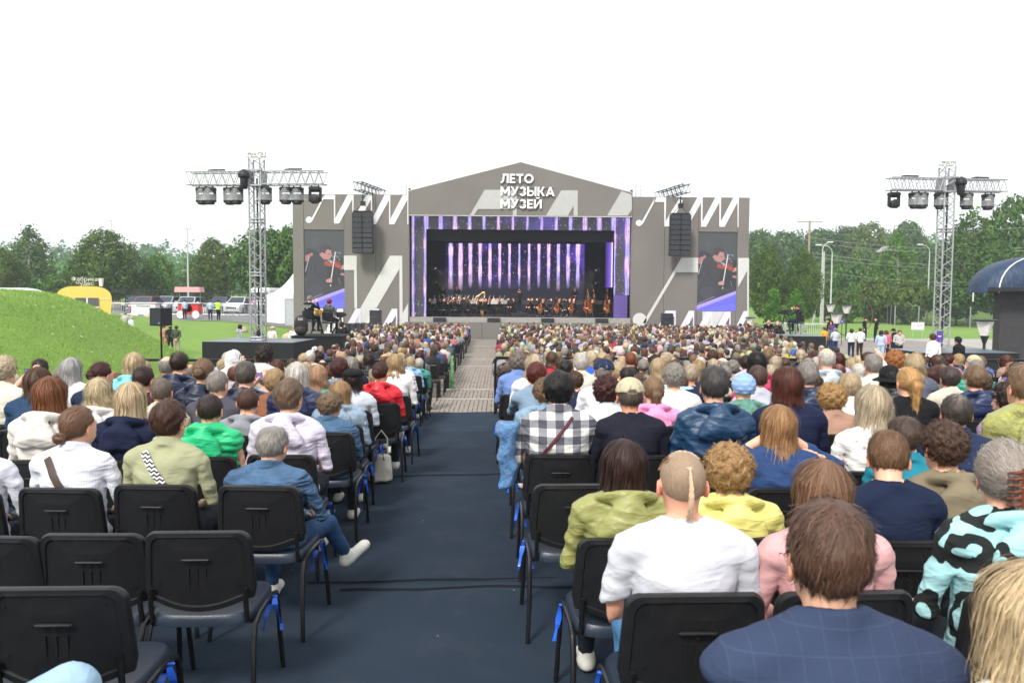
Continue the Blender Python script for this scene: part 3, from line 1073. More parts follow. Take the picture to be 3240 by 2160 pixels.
a = P(1090, 1022, Y0 - 2.2); b = P(1208, 1022, Y0 - 2.2)
subs(a.x, b.x, a.z, 6, 'bank of black subwoofer boxes below the left wing', 'two stacked small speakers on the left subwoofer bank', P(1189, 1000, Y0 - 2.2).x, .75)
a = P(2095, 1032, Y0 - 2.2); b = P(2211, 1032, Y0 - 2.2)
subs(a.x, b.x, a.z, 6, 'bank of black subwoofer boxes below the right wing', 'two stacked small speakers on the right subwoofer bank', P(2110, 1000, Y0 - 2.2).x, .75)

# floor monitors along the lip
for k, X in enumerate((355, 897, 1437, 1980)):
    p = P(1280 + X / 3.178, 1005, Y0)
    t = thing('stage_monitor', ['leftmost', 'second from the left', 'third from the left', 'rightmost'][k] + ' low black monitor speaker on the stage edge',
              'loudspeaker', (p.x, Y0 - .16, STEPZ + .02), 0, 'monitors along the stage edge')
    mb = MB()
    mb.prism([(-.45, 0), (.45, 0), (.45, .30), (-.45, .30)], .10, Matrix.Translation((0, -.12, 0)))
    mb.build('cabinet', M_CAB, t)
    for s in (-1, 1):
        mb = MB()
        mb.box((s * .22, -.128, .15), (.38, .012, .24))
        mb.build('grille', M_GRILLE, t)

# ================================================================== people: sculpted from distance fields
def L2(*a):
    return np.sqrt(sum(x * x for x in a))


def ell(p, c, r):
    x, y, z = (p[0] - c[0]) , (p[1] - c[1]), (p[2] - c[2])
    k0 = L2(x / r[0], y / r[1], z / r[2])
    k1 = L2(x / r[0] ** 2, y / r[1] ** 2, z / r[2] ** 2) + 1e-9
    return k0 * (k0 - 1) / k1


def cap(p, a, b, ra, rb=None):
    rb = ra if rb is None else rb
    ax, ay, az = a
    bx, by, bz = b[0] - ax, b[1] - ay, b[2] - az
    px, py, pz = p[0] - ax, p[1] - ay, p[2] - az
    h = np.clip((px * bx + py * by + pz * bz) / (bx * bx + by * by + bz * bz + 1e-12), 0, 1)
    return L2(px - h * bx, py - h * by, pz - h * bz) - (ra + (rb - ra) * h)


def smin(a, b, k):
    h = np.clip(0.5 + 0.5 * (b - a) / k, 0, 1)
    return b + (a - b) * h - k * h * (1 - h)


def smax(a, b, k):
    return -smin(-a, -b, k)


def nets(fn, lo, hi, h):
    """naive surface nets; returns verts, quads"""
    ax = [np.arange(l, u + h, h, dtype=np.float32) for l, u in zip(lo, hi)]
    X, Y, Z = np.meshgrid(*ax, indexing='ij', sparse=True)
    d = np.ascontiguousarray(np.broadcast_to(fn((X, Y, Z)), (len(ax[0]), len(ax[1]), len(ax[2])))).astype(np.float32)
    s = d < 0
    n = np.array(d.shape) - 1
    acc = np.zeros((n[0], n[1], n[2], 3), np.float32)
    cnt = np.zeros(tuple(n), np.float32)
    for axis in range(3):
        o1, o2 = [i for i in range(3) if i != axis]
        for j in (0, 1):
            for k in (0, 1):
                sa = [None] * 3
                sa[axis] = slice(0, n[axis]); sa[o1] = slice(j, n[o1] + j); sa[o2] = slice(k, n[o2] + k)
                sb = list(sa); sb[axis] = slice(1, n[axis] + 1)
                sa, sb = tuple(sa), tuple(sb)
                idx = np.nonzero(s[sa] != s[sb])
                a, b = d[sa][idx], d[sb][idx]
                e = np.zeros((len(a), 3), np.float32)
                e[:, axis] = a / (a - b); e[:, o1] = j; e[:, o2] = k
                acc[idx] += e
                cnt[idx] += 1
    act = np.nonzero(cnt > 0)
    ids = np.full(tuple(n), -1, np.int32)
    ids[act] = np.arange(len(act[0]), dtype=np.int32)
    V = (np.stack(act, 1) + acc[act] / cnt[act][:, None]) * h + np.array([a[0] for a in ax])
    Q = []
    for axis in range(3):
        o1, o2 = [(1, 2), (2, 0), (0, 1)][axis]
        sl = [None] * 3
        sl[axis] = slice(0, n[axis]); sl[o1] = slice(1, n[o1]); sl[o2] = slice(1, n[o2])
        sl2 = list(sl); sl2[axis] = slice(1, n[axis] + 1)
        m = s[tuple(sl)] != s[tuple(sl2)]
        i = np.nonzero(m)
        c = [None] * 3
        c[axis] = i[axis]; c[o1] = i[o1] + 1; c[o2] = i[o2] + 1
        g = lambda da, db: ids[tuple(c[t] - (da if t == o1 else db if t == o2 else 0) for t in range(3))]
        q = np.stack([g(1, 1), g(0, 1), g(0, 0), g(1, 0)], 1)
        fl = ~s[tuple(sl)][i]
        q[fl] = q[fl][:, ::-1]
        Q.append(q)
    Q = np.concatenate(Q)
    return V.astype(np.float32), Q[(Q >= 0).all(1)]


def folds(p, seed, f=1.0):
    """warped sine ridges, about 0..1, for cloth"""
    r = np.random.RandomState(seed)
    x, y, z = p
    w = np.sin(6 * x + 4 * z + r.uniform(0, 6)) + 0.7 * np.sin(7 * y - 8 * z + r.uniform(0, 6)) + 0.6 * np.sin(11 * x - 6 * y + 5 * z + r.uniform(0, 6))
    t = 0
    for kx, kz, a in ((9, 17, .4), (-10, 15, .4), (3, 31, .22), (24, -9, .18)):
        t = t + a * np.abs(np.sin(f * (kx * x + 6 * y * r.uniform(-1, 1) + kz * z) + 1.6 * w + r.uniform(0, 6))) ** .7
    return t


# ---------------------------------------------------------------- skeletons
def rig(pose):
    J = dict(dz=0.0, hip=.56, sh=.185)
    if pose.startswith('stand'):
        J['dz'] = 0.42
    dz = J['dz']
    J['el'] = [(s * .245, .0, .735 + dz) for s in (-1, 1)]
    J['wr'] = [(s * .115, .235, .655 + dz) for s in (-1, 1)]
    J['kn'] = [(s * .115, .42, .525) for s in (-1, 1)]
    J['an'] = [(s * .115, .40, .085) for s in (-1, 1)]
    if pose == 'phone':
        J['el'][1] = (.255, .20, .86); J['wr'][1] = (.12, .30, 1.12)
        J['el'][0] = (-.245, .18, .84); J['wr'][0] = (-.06, .31, 1.08)
    if pose == 'armup':
        J['el'][1] = (.30, .14, 1.02); J['wr'][1] = (.21, .24, 1.27)
    if pose == 'behind':                       # hands lifted to the back of the neck, elbows out
        J['el'] = [(s * .36, .02, .98) for s in (-1, 1)]
        J['wr'] = [(s * .15, .0, 1.10) for s in (-1, 1)]
    if pose == 'cross':                        # one ankle thrown across to the right
        J['kn'] = [(-.115, .42, .525), (.24, .40, .55)]
        J['an'] = [(-.115, .40, .085), (.35, .47, .30)]
        J['el'] = [(-.235, .05, .735), (.27, .03, .735)]
        J['wr'] = [(-.05, .27, .66), (.12, .30, .66)]
    if pose == 'kneeup':
        J['kn'] = [(-.115, .42, .525), (.17, .40, .70)]
        J['an'] = [(-.115, .40, .085), (.0, .52, .36)]
    if pose == 'violin':
        J['el'] = [(-.20, .20, .82), (.30, .10, .86)]
        J['wr'] = [(-.14, .40, 1.02), (.16, .30, .92)]
    if pose == 'cello':
        J['el'] = [(-.27, .12, .86), (.30, .12, .80)]
        J['wr'] = [(-.10, .26, 1.02), (.22, .34, .66)]
        J['kn'] = [(s * .24, .38, .525) for s in (-1, 1)]
        J['an'] = [(s * .25, .36, .085) for s in (-1, 1)]
    if pose.startswith('stand'):
        J['kn'] = [(s * .10, .02, .50) for s in (-1, 1)]
        J['an'] = [(s * .105, -.02, .085) for s in (-1, 1)]
        J['el'] = [(s * .235, -.06, 1.16) for s in (-1, 1)]
        J['wr'] = [(s * .235, .03, .92) for s in (-1, 1)]
        if pose == 'stand_front':
            J['el'] = [(s * .245, -.03, 1.16) for s in (-1, 1)]
            J['wr'] = [(s * .07, .17, 1.08) for s in (-1, 1)]
        if pose == 'stand_back':
            J['el'] = [(s * .25, -.13, 1.15) for s in (-1, 1)]
            J['wr'] = [(s * .05, -.19, .99) for s in (-1, 1)]
        if pose == 'stand_cam':
            J['el'] = [(s * .24, .16, 1.26) for s in (-1, 1)]
            J['wr'] = [(s * .08, .25, 1.53) for s in (-1, 1)]
        if pose == 'stand_walk':
            J['kn'] = [(-.10, .14, .50), (.10, -.03, .50)]
            J['an'] = [(-.105, .12, .085), (.105, -.22, .11)]
    return J


def torso(p, J, bw, bd):
    z0 = J['dz']
    q = (p[0], p[1], p[2] - z0)
    d = ell(q, (0, -.03, .58), (.172 * bw, .13 * bd, .13))
    d = smin(d, ell(q, (0, -.045 + .02 * (bd - 1), .72), (.155 * bw, .118 * bd, .17)), .05)
    d = smin(d, ell(q, (0, -.06, .89), (.168 * bw, .118 * bd, .18)), .06)
    sh = J['sh'] * (0.75 + .25 * bw)
    d = smin(d, cap(q, (-sh + .01, -.06, .995), (sh - .01, -.06, .995), .056), .05)
    for s in (-1, 1):
        d = smin(d, cap(q, (s * .02, -.045, 1.085), (s * sh * .86, -.06, 1.012), .05, .052), .04)
    return d


def arm(p, J, i, r=1.0, bw=1.0):
    s = (-1, 1)[i]
    sh = J['sh'] * (0.75 + .25 * bw)
    S_ = (s * (sh + .012), -.058, .99 + J['dz'])
    e = J['el'][i]
    e = (e[0] + s * (bw - 1) * .10, e[1], e[2])
    d = cap(p, S_, e, .049 * r, .039 * r)
    return smin(d, cap(p, e, J['wr'][i], .039 * r, .029 * r), .02)


def leg(p, J, i, r=1.0):
    s = (-1, 1)[i]
    h = (s * .085, -.01, .55 + J['dz'])
    d = cap(p, h, J['kn'][i], .09 * r, .062 * r)
    return smin(d, cap(p, J['kn'][i], J['an'][i], .06 * r, .042 * r), .03)


HC = (0, -.012, 1.235)       # centre of the skull of a seated figure


def skull(p, t=0.0):
    d = ell(p, HC, (.077 + t, .097 + t, .094 + t))
    return d


def head(p):
    d = skull(p)
    d = smin(d, ell(p, (0, .032, 1.185), (.062, .062, .092)), .03)
    d = smin(d, ell(p, (0, .055, 1.128), (.038, .038, .030)), .03)       # chin
    d = smin(d, cap(p, (0, .085, 1.205), (0, .103, 1.178), .010, .015), .014)   # nose
    d = smin(d, cap(p, (-.022, .085, 1.147), (.022, .085, 1.147), .010), .012)   # lips
    for s in (-1, 1):
        d = smax(d, -ell(p, (s * .031, .096, 1.213), (.018, .016, .012)), .012)
        d = np.minimum(d, ell(p, (s * .031, .074, 1.212), (.0135, .0135, .0125)))
        d = smin(d, cap(p, (s * .018, .087, 1.233), (s * .045, .078, 1.232), .007), .012)
        ear = ell((p[0] - s * .076 - s * .25 * (p[1] - .0) * -1, p[1], p[2]), (s * .006, -.012, 1.198), (.011, .022, .034))
        ear = smax(ear, -ell(p, (s * .094, -.006, 1.20), (.008, .012, .022)), .006)
        d = smin(d, ear, .008)
    return smin(d, cap(p, (0, -.04, 1.02), (0, -.018, 1.16), .058, .054), .03)


def hands(p, J, i):
    """palm, four unequal bent fingers and a thumb"""
    w = np.array(J['wr'][i]); e = np.array(J['el'][i])
    s = (-1, 1)[i]
    f = w - e
    f = f / np.linalg.norm(f)
    side = np.cross(f, (0, 0, 1.0)) * s
    side = side / (np.linalg.norm(side) + 1e-9)
    up = np.cross(side, f) * s
    dn = np.array((0, 0, -1.0)) if abs(f[2]) < .7 else np.array((0, .8, 0.2))
    pc = w + f * .045
    d = cap(p, tuple(w - f * .02), tuple(pc + f * .025), .026, .032)
    for k, ln in enumerate((.066, .074, .070, .054)):
        b = pc + f * .032 + side * (.027 - .018 * k)
        m = b + f * ln * .5 + dn * ln * .14
        t = m + f * ln * .30 + dn * ln * .38
        d = smin(d, np.minimum(cap(p, tuple(b), tuple(m), .0092, .0085), cap(p, tuple(m), tuple(t), .0085, .0072)), .006)
    b = pc + side * .026 - f * .012
    m = b + side * .026 + f * .026
    d = smin(d, np.minimum(cap(p, tuple(b), tuple(m), .0115, .010), cap(p, tuple(m), tuple(m + f * .028 + dn * .008), .010, .008)), .008)
    return d


def rot_head(V, yaw, tilt, roll=0.0):
    """turn vertices above the neck about the neck base, blended"""
    w = np.clip((V[:, 2] - 1.06) / .09, 0, 1)[:, None]
    M = (Matrix.Rotation(yaw, 3, 'Z') @ Matrix.Rotation(tilt, 3, 'X') @ Matrix.Rotation(roll, 3, 'Y'))
    M = np.array(M)
    c = np.array((0, -.035, 1.10))
    return V * (1 - w) + ((V - c) @ M.T + c) * w


# ---------------------------------------------------------------- materials read the object's own colour
def crease(q, s):
    def one(rot, sc, k):
        n_ = q.noise(q.coord('Object', (sc, .7, 1), (0, rot, 0)), s * k, 2, .5, .9)
        r_ = q.math('SUBTRACT', 1.0, q.math('ABSOLUTE', q.math('MULTIPLY_ADD', n_, 5.0, -2.5)))
        return q.math('POWER', q.math('MAXIMUM', r_, 0.0), 1.5)
    return q.math('ADD', one(.6, .45, 1.0), q.math('ADD', one(-.7, .4, 1.25), q.math('MULTIPLY', one(.1, .35, 2.1), .5)))


def body_mat(name, kind):
    q = N(name)
    oi = q.n('ObjectInfo').outputs['Color']
    v = q.coord('Object')
    if kind == 'skin':
        at = q.n('Attribute', attribute_name='col').outputs['Color']
        c = q.mix(1.0, oi, at, 'MULTIPLY')
        q.base(q.mix(q.math('MULTIPLY', q.noise(v, 26, 3), .28), c, q.mix(1.0, c, (.80, .52, .46), 'MULTIPLY')))
        q.b.inputs['Subsurface Weight'].default_value = 0.12
        q.b.inputs['Subsurface Radius'].default_value = (.012, .005, .003)
        return q.set(Roughness=.52)
    if kind == 'hair':
        at = q.n('Attribute', attribute_name='col').outputs['Color']
        n_ = q.noise(q.coord('Object', (150, 150, 12)), 1.6, 4, .7)
        c = q.mix(1.0, oi, at, 'MULTIPLY')
        c = q.mix(q.ramp(n_, [(.35, 0.0), (.7, .75)]), c, q.mix(1.0, c, (.45, .42, .40), 'MULTIPLY'))
        q.base(c)
        q.bump(n_, .5, .006)
        q.b.inputs['Specular IOR Level'].default_value = .38
        return q.set(Roughness=.48)
    if kind == 'cloth':
        n_ = q.noise(v, 9, 4, .6)
        wv = q.noise(v, 240, 2)
        q.base(q.mix(q.ramp(n_, [(.3, 0.0), (.75, .35)]), oi, q.mix(1.0, oi, (.72, .72, .74), 'MULTIPLY')))
        h = q.math('ADD', q.math('MULTIPLY', crease(q, 4.8), .9), q.math('MULTIPLY', wv, .12))
        q.bump(h, .38, .012)
        q.b.inputs['Specular IOR Level'].default_value = .25
        return q.set(Roughness=.82)
    if kind == 'shell':                           # rain shell, slightly glossy nylon
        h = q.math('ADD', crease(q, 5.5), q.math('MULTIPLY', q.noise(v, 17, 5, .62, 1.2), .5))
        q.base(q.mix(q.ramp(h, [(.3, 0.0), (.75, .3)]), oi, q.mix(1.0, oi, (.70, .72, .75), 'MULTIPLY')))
        q.bump(h, .38, .014)
        return q.set(Roughness=.45)
    if kind == 'film':                            # thin rain poncho
        h = q.noise(v, 15, 6, .7, 1.8)
        q.base(q.mix(q.ramp(h, [(.35, 0.0), (.7, .4)]), oi, (.80, .86, .88)))
        q.bump(h, 1.0, .035)
        q.b.inputs['Transmission Weight'].default_value = .25
        q.b.inputs['Alpha'].default_value = .9
        return q.set(Roughness=.22)


M_SKIN = body_mat('skin', 'skin')
M_HAIR = body_mat('hair', 'hair')
M_CLOTH = body_mat('cloth', 'cloth')
M_SHELL = body_mat('rain_shell', 'shell')
M_FILM = body_mat('thin_film', 'film')
M_SHOE = mat('shoe_white', (.62, .60, .54), .6, var=.12, scale=30)
M_SHOE_D = mat('shoe_dark', (.03, .03, .035), .5)


def pat_mat(name, fn, rough=.85, bump=.4):
    q = N(name)
    v = q.coord('Object')
    q.base(fn(q, v))
    q.bump(crease(q, 5.0), bump, .014)
    q.b.inputs['Specular IOR Level'].default_value = .2
    MATS[name] = q.set(Roughness=rough)
    return MATS[name]


def _plaid(q, v):
    s = q.n('SeparateXYZ'); q.l(v, s.inputs[0])
    def band(x, per, off):
        return q.math('LESS_THAN', q.math('FRACT', q.math('ADD', q.math('DIVIDE', x, per), off)), .5)
    a = band(s.outputs[0], .105, .25); b = band(s.outputs[2], .10, .1)
    t = q.math('ADD', a, b)
    th = q.noise(q.coord('Object', (1, 1, 1)), 300, 2)
    c = q.ramp(q.math('DIVIDE', t, 2.0), [(.0, (.80, .78, .70)), (.5, (.22, .22, .25)), (1.0, (.022, .022, .045))])
    return q.mix(q.math('MULTIPLY', th, .25), c, (.45, .45, .45))


def _denim(q, v):
    n_ = q.noise(v, 5, 4, .6)
    t = q.noise(q.coord('Object', (90, 90, 260)), 3, 3, .7)
    c = q.ramp(n_, [(.3, (.010, .034, .085)), (.7, (.060, .130, .240))])
    return q.mix(q.math('MULTIPLY', q.ramp(t, [(.4, 0.0), (.65, 1.0)]), .45), c, (.16, .25, .36))


def _floral(q, v):
    vo = q.n('TexVoronoi', i_Scale=22.0); q.l(v, vo.inputs['Vector'])
    vo2 = q.n('TexVoronoi', i_Scale=34.0); q.l(v, vo2.inputs['Vector'])
    patch = q.ramp(q.noise(v, 7, 3), [(.48, 0.0), (.55, 1.0)])
    c = q.mix(q.math('MULTIPLY', q.math('LESS_THAN', vo.outputs['Distance'], .26), patch), (.80, .79, .76), (.60, .30, .26))
    return q.mix(q.math('MULTIPLY', q.math('LESS_THAN', vo2.outputs['Distance'], .18), patch), c, (.12, .13, .14))


def _check(q, v):
    s = q.n('SeparateXYZ'); q.l(v, s.inputs[0])
    def line(x, per):
        return q.math('LESS_THAN', q.math('FRACT', q.math('DIVIDE', x, per)), .06)
    t = q.math('MAXIMUM', line(s.outputs[0], .05), line(s.outputs[2], .05))
    n_ = q.noise(q.coord('Object', (1, 1, 1)), 160, 3, .7)
    c = q.mix(q.math('MULTIPLY', n_, .4), (.030, .044, .092), (.050, .070, .128))
    return q.mix(q.math('MULTIPLY', t, .14), c, (.11, .14, .22))


def _stripe(q, v):
    s = q.n('SeparateXYZ'); q.l(v, s.inputs[0])
    t = q.math('LESS_THAN', q.math('FRACT', q.math('DIVIDE', s.outputs[0], .012)), .45)
    return q.mix(q.math('MULTIPLY', t, .45), (.72, .72, .78), (.52, .54, .66))


def _swirl(q, v):
    """pale mint with thick black brush loops"""
    wv = q.n('VectorMath', operation='ADD')
    nz = q.n('TexNoise', i_Scale=9.0)
    q.l(v, nz.inputs['Vector']); q.l(v, wv.inputs[0])
    sc_ = q.n('VectorMath', operation='SCALE', i_Scale=.09)
    q.l(nz.outputs['Color'], sc_.inputs[0]); q.l(sc_.outputs[0], wv.inputs[1])
    w = q.n('TexVoronoi', i_Scale=6.5)
    q.l(wv.outputs[0], w.inputs['Vector'])
    m = q.math('LESS_THAN', q.math('ABSOLUTE', q.math('SUBTRACT', w.outputs['Distance'], .42)), .10)
    return q.mix(m, (.36, .64, .66), (.018, .022, .022))


def _tiedye(q, v):
    n_ = q.noise(v, 8, 4, .6, 1)
    return q.ramp(n_, [(.35, (.72, .70, .74)), (.6, (.55, .42, .62)), (.75, (.75, .72, .76))])


PM = {'plaid': pat_mat('plaid_linen', _plaid), 'denim': pat_mat('denim', _denim, .8, .8), 'floral': pat_mat('floral_print', _floral, .7),
      'check': pat_mat('blue_check_wool', _check, .85, .2), 'stripe': pat_mat('fine_stripe', _stripe), 'swirl': pat_mat('mint_print', _swirl),
      'tiedye': pat_mat('tie_dye', _tiedye)}

# ---------------------------------------------------------------- mesh makers (cached)
CACHE = {}


def mk(key, fn):
    if key not in CACHE:
        CACHE[key] = fn()
    return CACHE[key]


def face_col(V):
    c = np.ones((len(V), 3), np.float32)
    for s in (-1, 1):
        e = L2(V[:, 0] - s * .031, V[:, 1] - .088, V[:, 2] - 1.212)
        c[e < .0125] = (1.3, 1.5, 1.6)
        c[e < .0068] = (.06, .05, .05)
        b = (np.abs(V[:, 2] - 1.236) < .006) & (np.abs(V[:, 0] - s * .031) < .017) & (V[:, 1] > .06)
        c[b] = (.35, .28, .25)
    m = (np.abs(V[:, 2] - 1.147) < .010) & (np.abs(V[:, 0]) < .026) & (V[:, 1] > .075)
    c[m] = (.85, .55, .52)
    e = (np.abs(V[:, 0]) > .076) & (V[:, 2] > 1.15) & (V[:, 2] < 1.24)
    c[e] = (1.0, .80, .74)
    return c


def body_mesh(pose, yaw=0.0, tilt=0.0, bare=False, hh=.0085):
    def f():
        J = rig(pose)
        dz = J['dz']
        V1, Q1 = nets(head, (-.115, -.125, 1.0), (.115, .125, 1.35), hh)
        C1 = face_col(V1)
        V1 = rot_head(V1, yaw, tilt)
        V1[:, 2] += dz
        def low(p):
            d = torso(p, J, .9, .88)
            for i in (0, 1):
                d = smin(d, arm(p, J, i, .86), .03)
                d = smin(d, leg(p, J, i, .86), .03)
            return d
        V2, Q2 = nets(low, (-.42, -.26, .03), (.70, .50, 1.30 + dz), .042)
        keep = [(V1, Q1, C1), (V2, Q2, np.ones((len(V2), 3), np.float32))]
        if hh < .02:
            for i in (0, 1):
                w = np.array(J['wr'][i])
                V3, Q3 = nets(lambda p: hands(p, J, i), tuple(w - .15), tuple(w + .15), .0105)
                keep.append((V3, Q3, np.full((len(V3), 3), .97, np.float32)))
        V = np.concatenate([k[0] for k in keep]); C = np.concatenate([k[2] for k in keep])
        o = np.cumsum([0] + [len(k[0]) for k in keep[:-1]])
        Q = np.concatenate([k[1] + a for k, a in zip(keep, o)])
        return npmesh('body', V, Q, M_SKIN, colors=C)
    return mk(('body', pose, yaw, tilt, hh), f)


def top_mesh(kind, pose='lap', bw=1.0, bd=1.0, seed=1, h=.0125, m=None, name=None):
    """upper garment: tee, shirt, sweater, jacket, hood, hoodup, puffer, blazer, poncho"""
    def f():
        J = rig(pose)
        dz = J['dz']
        th = dict(tee=.006, shirt=.009, sweater=.011, jacket=.014, hood=.015, hoodup=.018, puffer=.026, blazer=.013, poncho=.026, vest=.026, black=.010)[kind]
        amp = dict(tee=.016, shirt=.019, sweater=.013, jacket=.023, hood=.021, hoodup=.02, puffer=.008, blazer=.009, poncho=.024, vest=.008, black=.012)[kind]
        def fn(p):
            x, y, z = p
            zz = z - dz
            d = torso(p, J, bw, bd) - th
            if kind == 'blazer':
                for s in (-1, 1):
                    d = smin(d, ell(p, (s * .195 * bw, -.058, .995 + dz), (.06, .075, .045)), .05)
            ra = 1.0 + th * 12
            for i in (0, 1):
                a = arm(p, J, i, ra, bw)
                s = (-1, 1)[i]
                if kind == 'tee':
                    a = smax(a - .010, .80 + dz + .0 - z - .25 * (abs(x) - .2), .01)
                elif kind == 'vest':
                    a = smax(a, (abs(x) - .235 * bw), .02)
                else:
                    w = np.array(J['wr'][i]); e = np.array(J['el'][i])
                    n_ = (w - e) / np.linalg.norm(w - e)
                    a = smax(a, (x - w[0]) * n_[0] + (y - w[1]) * n_[1] + (z - w[2]) * n_[2] + .005, .008)
                if kind != 'poncho':
                    d = d + .006 * np.exp(-((d - a) / .006) ** 2)
                d = smin(d, a, .018)
            lower = np.clip((.86 - zz) / .25, .25, 1.0)
            if kind in ('puffer', 'vest'):
                zig = .018 * np.abs(((x * 9) % 2) - 1)
                d = d - .012 * np.abs(np.sin((zz + zig) * PI / .058)) + .008
                d = d + amp * (folds(p, seed) - .55)
            else:
                d = d + amp * (folds(p, seed) - .55) * (.55 + .75 * lower)
                if kind in ('jacket', 'hood', 'hoodup', 'poncho', 'shirt'):
                    d = d + .4 * amp * (folds(p, seed + 9, 2.1) - .55)
            # hem
            hem = {'tee': .55, 'shirt': .50, 'sweater': .54, 'blazer': .47, 'black': .52}.get(kind, .49)
            d = smax(d, hem - zz + .012 * np.sin(9 * x + seed), .012)
            # neckline
            neck = cap((x, y, zz), (0, -.035, 1.02), (0, -.005, 1.22), .060, .075)
            if kind in ('tee', 'sweater', 'black', 'vest'):
                d = smax(d, -(neck - .004), .008)
                ring = L2(L2(x, (y + .034)) - .069, (zz - 1.073 - .22 * (y + .034) * -1) * .8) - .0095
                d = smin(d, ring, .008)
            else:
                d = smax(d, -(neck - .002), .006)
            if kind in ('shirt', 'jacket', 'blazer'):
                rr = L2(x, (y + .036))
                hgt = 1.092 if kind != 'blazer' else 1.085
                ring = np.maximum(np.abs(rr - .073 + .25 * (zz - hgt)) - .008, np.abs(zz - hgt + .35 * (y + .036)) - .028) - .004
                d = smin(d, ring, .012)
            if kind in ('hood', 'puffer', 'vest', 'poncho'):
                r0 = L2(x / 1.25, (y + .075) / .95)
                ring = L2(r0 - .092, (zz - 1.062 + .50 * (y + .075))) - .030
                pouch = ell((x, y, zz + .9 * np.abs(x) * .45), (0, -.188 - .03 * (bd - 1), 1.0), (.150, .062, .112))
                pouch = pouch + .012 * np.abs(np.sin(26 * zz + 60 * x * x + seed))
                hd = smin(ring, pouch, .045) + .008 * (folds(p, seed + 3, 1.7) - .5)
                hd = smax(hd, -(neck - .004), .01)
                hd = smax(hd, -ell((x, y, zz), (0, -.100, 1.125), (.080, .060, .058)), .01)
                d = smin(d, hd, .004)
            if kind == 'hoodup':
                hp = (x, y, zz)
                hd = smin(skull(hp, .030), cap(hp, (0, -.04, 1.06), (0, -.03, 1.18), .100, .098), .05) + .010 * (folds(p, seed + 3, 1.4) - .5)
                hd = smin(hd, ell(hp, (0, -.10, 1.27), (.05, .05, .07)), .04)
                hd = smax(hd, -smin(skull(hp, .012), ell(hp, (0, .12, 1.19), (.075, .10, .12)), .03), .008)
                d = smin(d, hd, .03)
            return d
        V, Q = nets(fn, (-.47, -.30, .44 + dz), (.47, .42, 1.20 + dz + (.20 if kind == 'hoodup' or pose in ('phone', 'armup', 'stand_cam') else 0)), h)
        return npmesh(name or kind, V, Q, M_CLOTH)
    return mk((kind, pose, bw, bd, seed, h), f)


def legs_mesh(pose, bw=1.0, h=.024):
    def f():
        J = rig(pose)
        def fn(p):
            d = torso(p, J, bw, 1.0) - .001
            d = smax(d, p[2] - (.62 + J['dz']), .01)
            for i in (0, 1):
                d = smin(d, leg(p, J, i, 1.12 * (.8 + .2 * bw)), .03)
            d = d + .010 * (folds(p, 4) - .5)
            for i in (0, 1):
                a = J['an'][i]; k = J['kn'][i]
                n_ = np.array(a) - np.array(k); n_ = n_ / np.linalg.norm(n_)
                cut = (p[0] - a[0]) * n_[0] + (p[1] - a[1]) * n_[1] + (p[2] - a[2]) * n_[2]
                near = L2(p[0] - a[0], p[1] - a[1], p[2] - a[2]) - .14
                d = np.where(near < 0, smax(d, cut - .0, .01), d)
            return d
        V, Q = nets(fn, (-.45, -.26, .02), (.75, .62, .86 + J['dz']), h)
        return npmesh('trousers', V, Q, M_CLOTH)
    return mk(('legs', pose, bw, h), f)


def shoe_mesh(pose, i, h=.015):
    def f():
        J = rig(pose)
        a = np.array(J['an'][i]); k = np.array(J['kn'][i])
        sh_ = a - k
        sh_ = sh_ / np.linalg.norm(sh_)
        fw = np.array((0, 1.0, 0)) if abs(sh_[1]) < .8 else np.array((0, 0, 1.0))
        if pose == 'cross' and i == 1:
            fw = np.array((.35, .55, .76))
        fw = fw - sh_ * fw.dot(sh_)
        fw = fw / np.linalg.norm(fw)
        sole = a + sh_ * .045
        def fn(p):
            d = cap(p, tuple(a - sh_ * .0), tuple(a + sh_ * .03), .043, .046)
            d = smin(d, cap(p, tuple(sole - fw * .035), tuple(sole + fw * .15), .042, .040), .03)
            cut = (p[0] - sole[0]) * sh_[0] + (p[1] - sole[1]) * sh_[1] + (p[2] - sole[2]) * sh_[2] - .034
            return smax(d, cut, .006)
        V, Q = nets(fn, tuple(a - .26), tuple(a + .26), h)
        return npmesh('shoe', V, Q, M_SHOE)
    return mk(('shoe', pose, i, h), f)


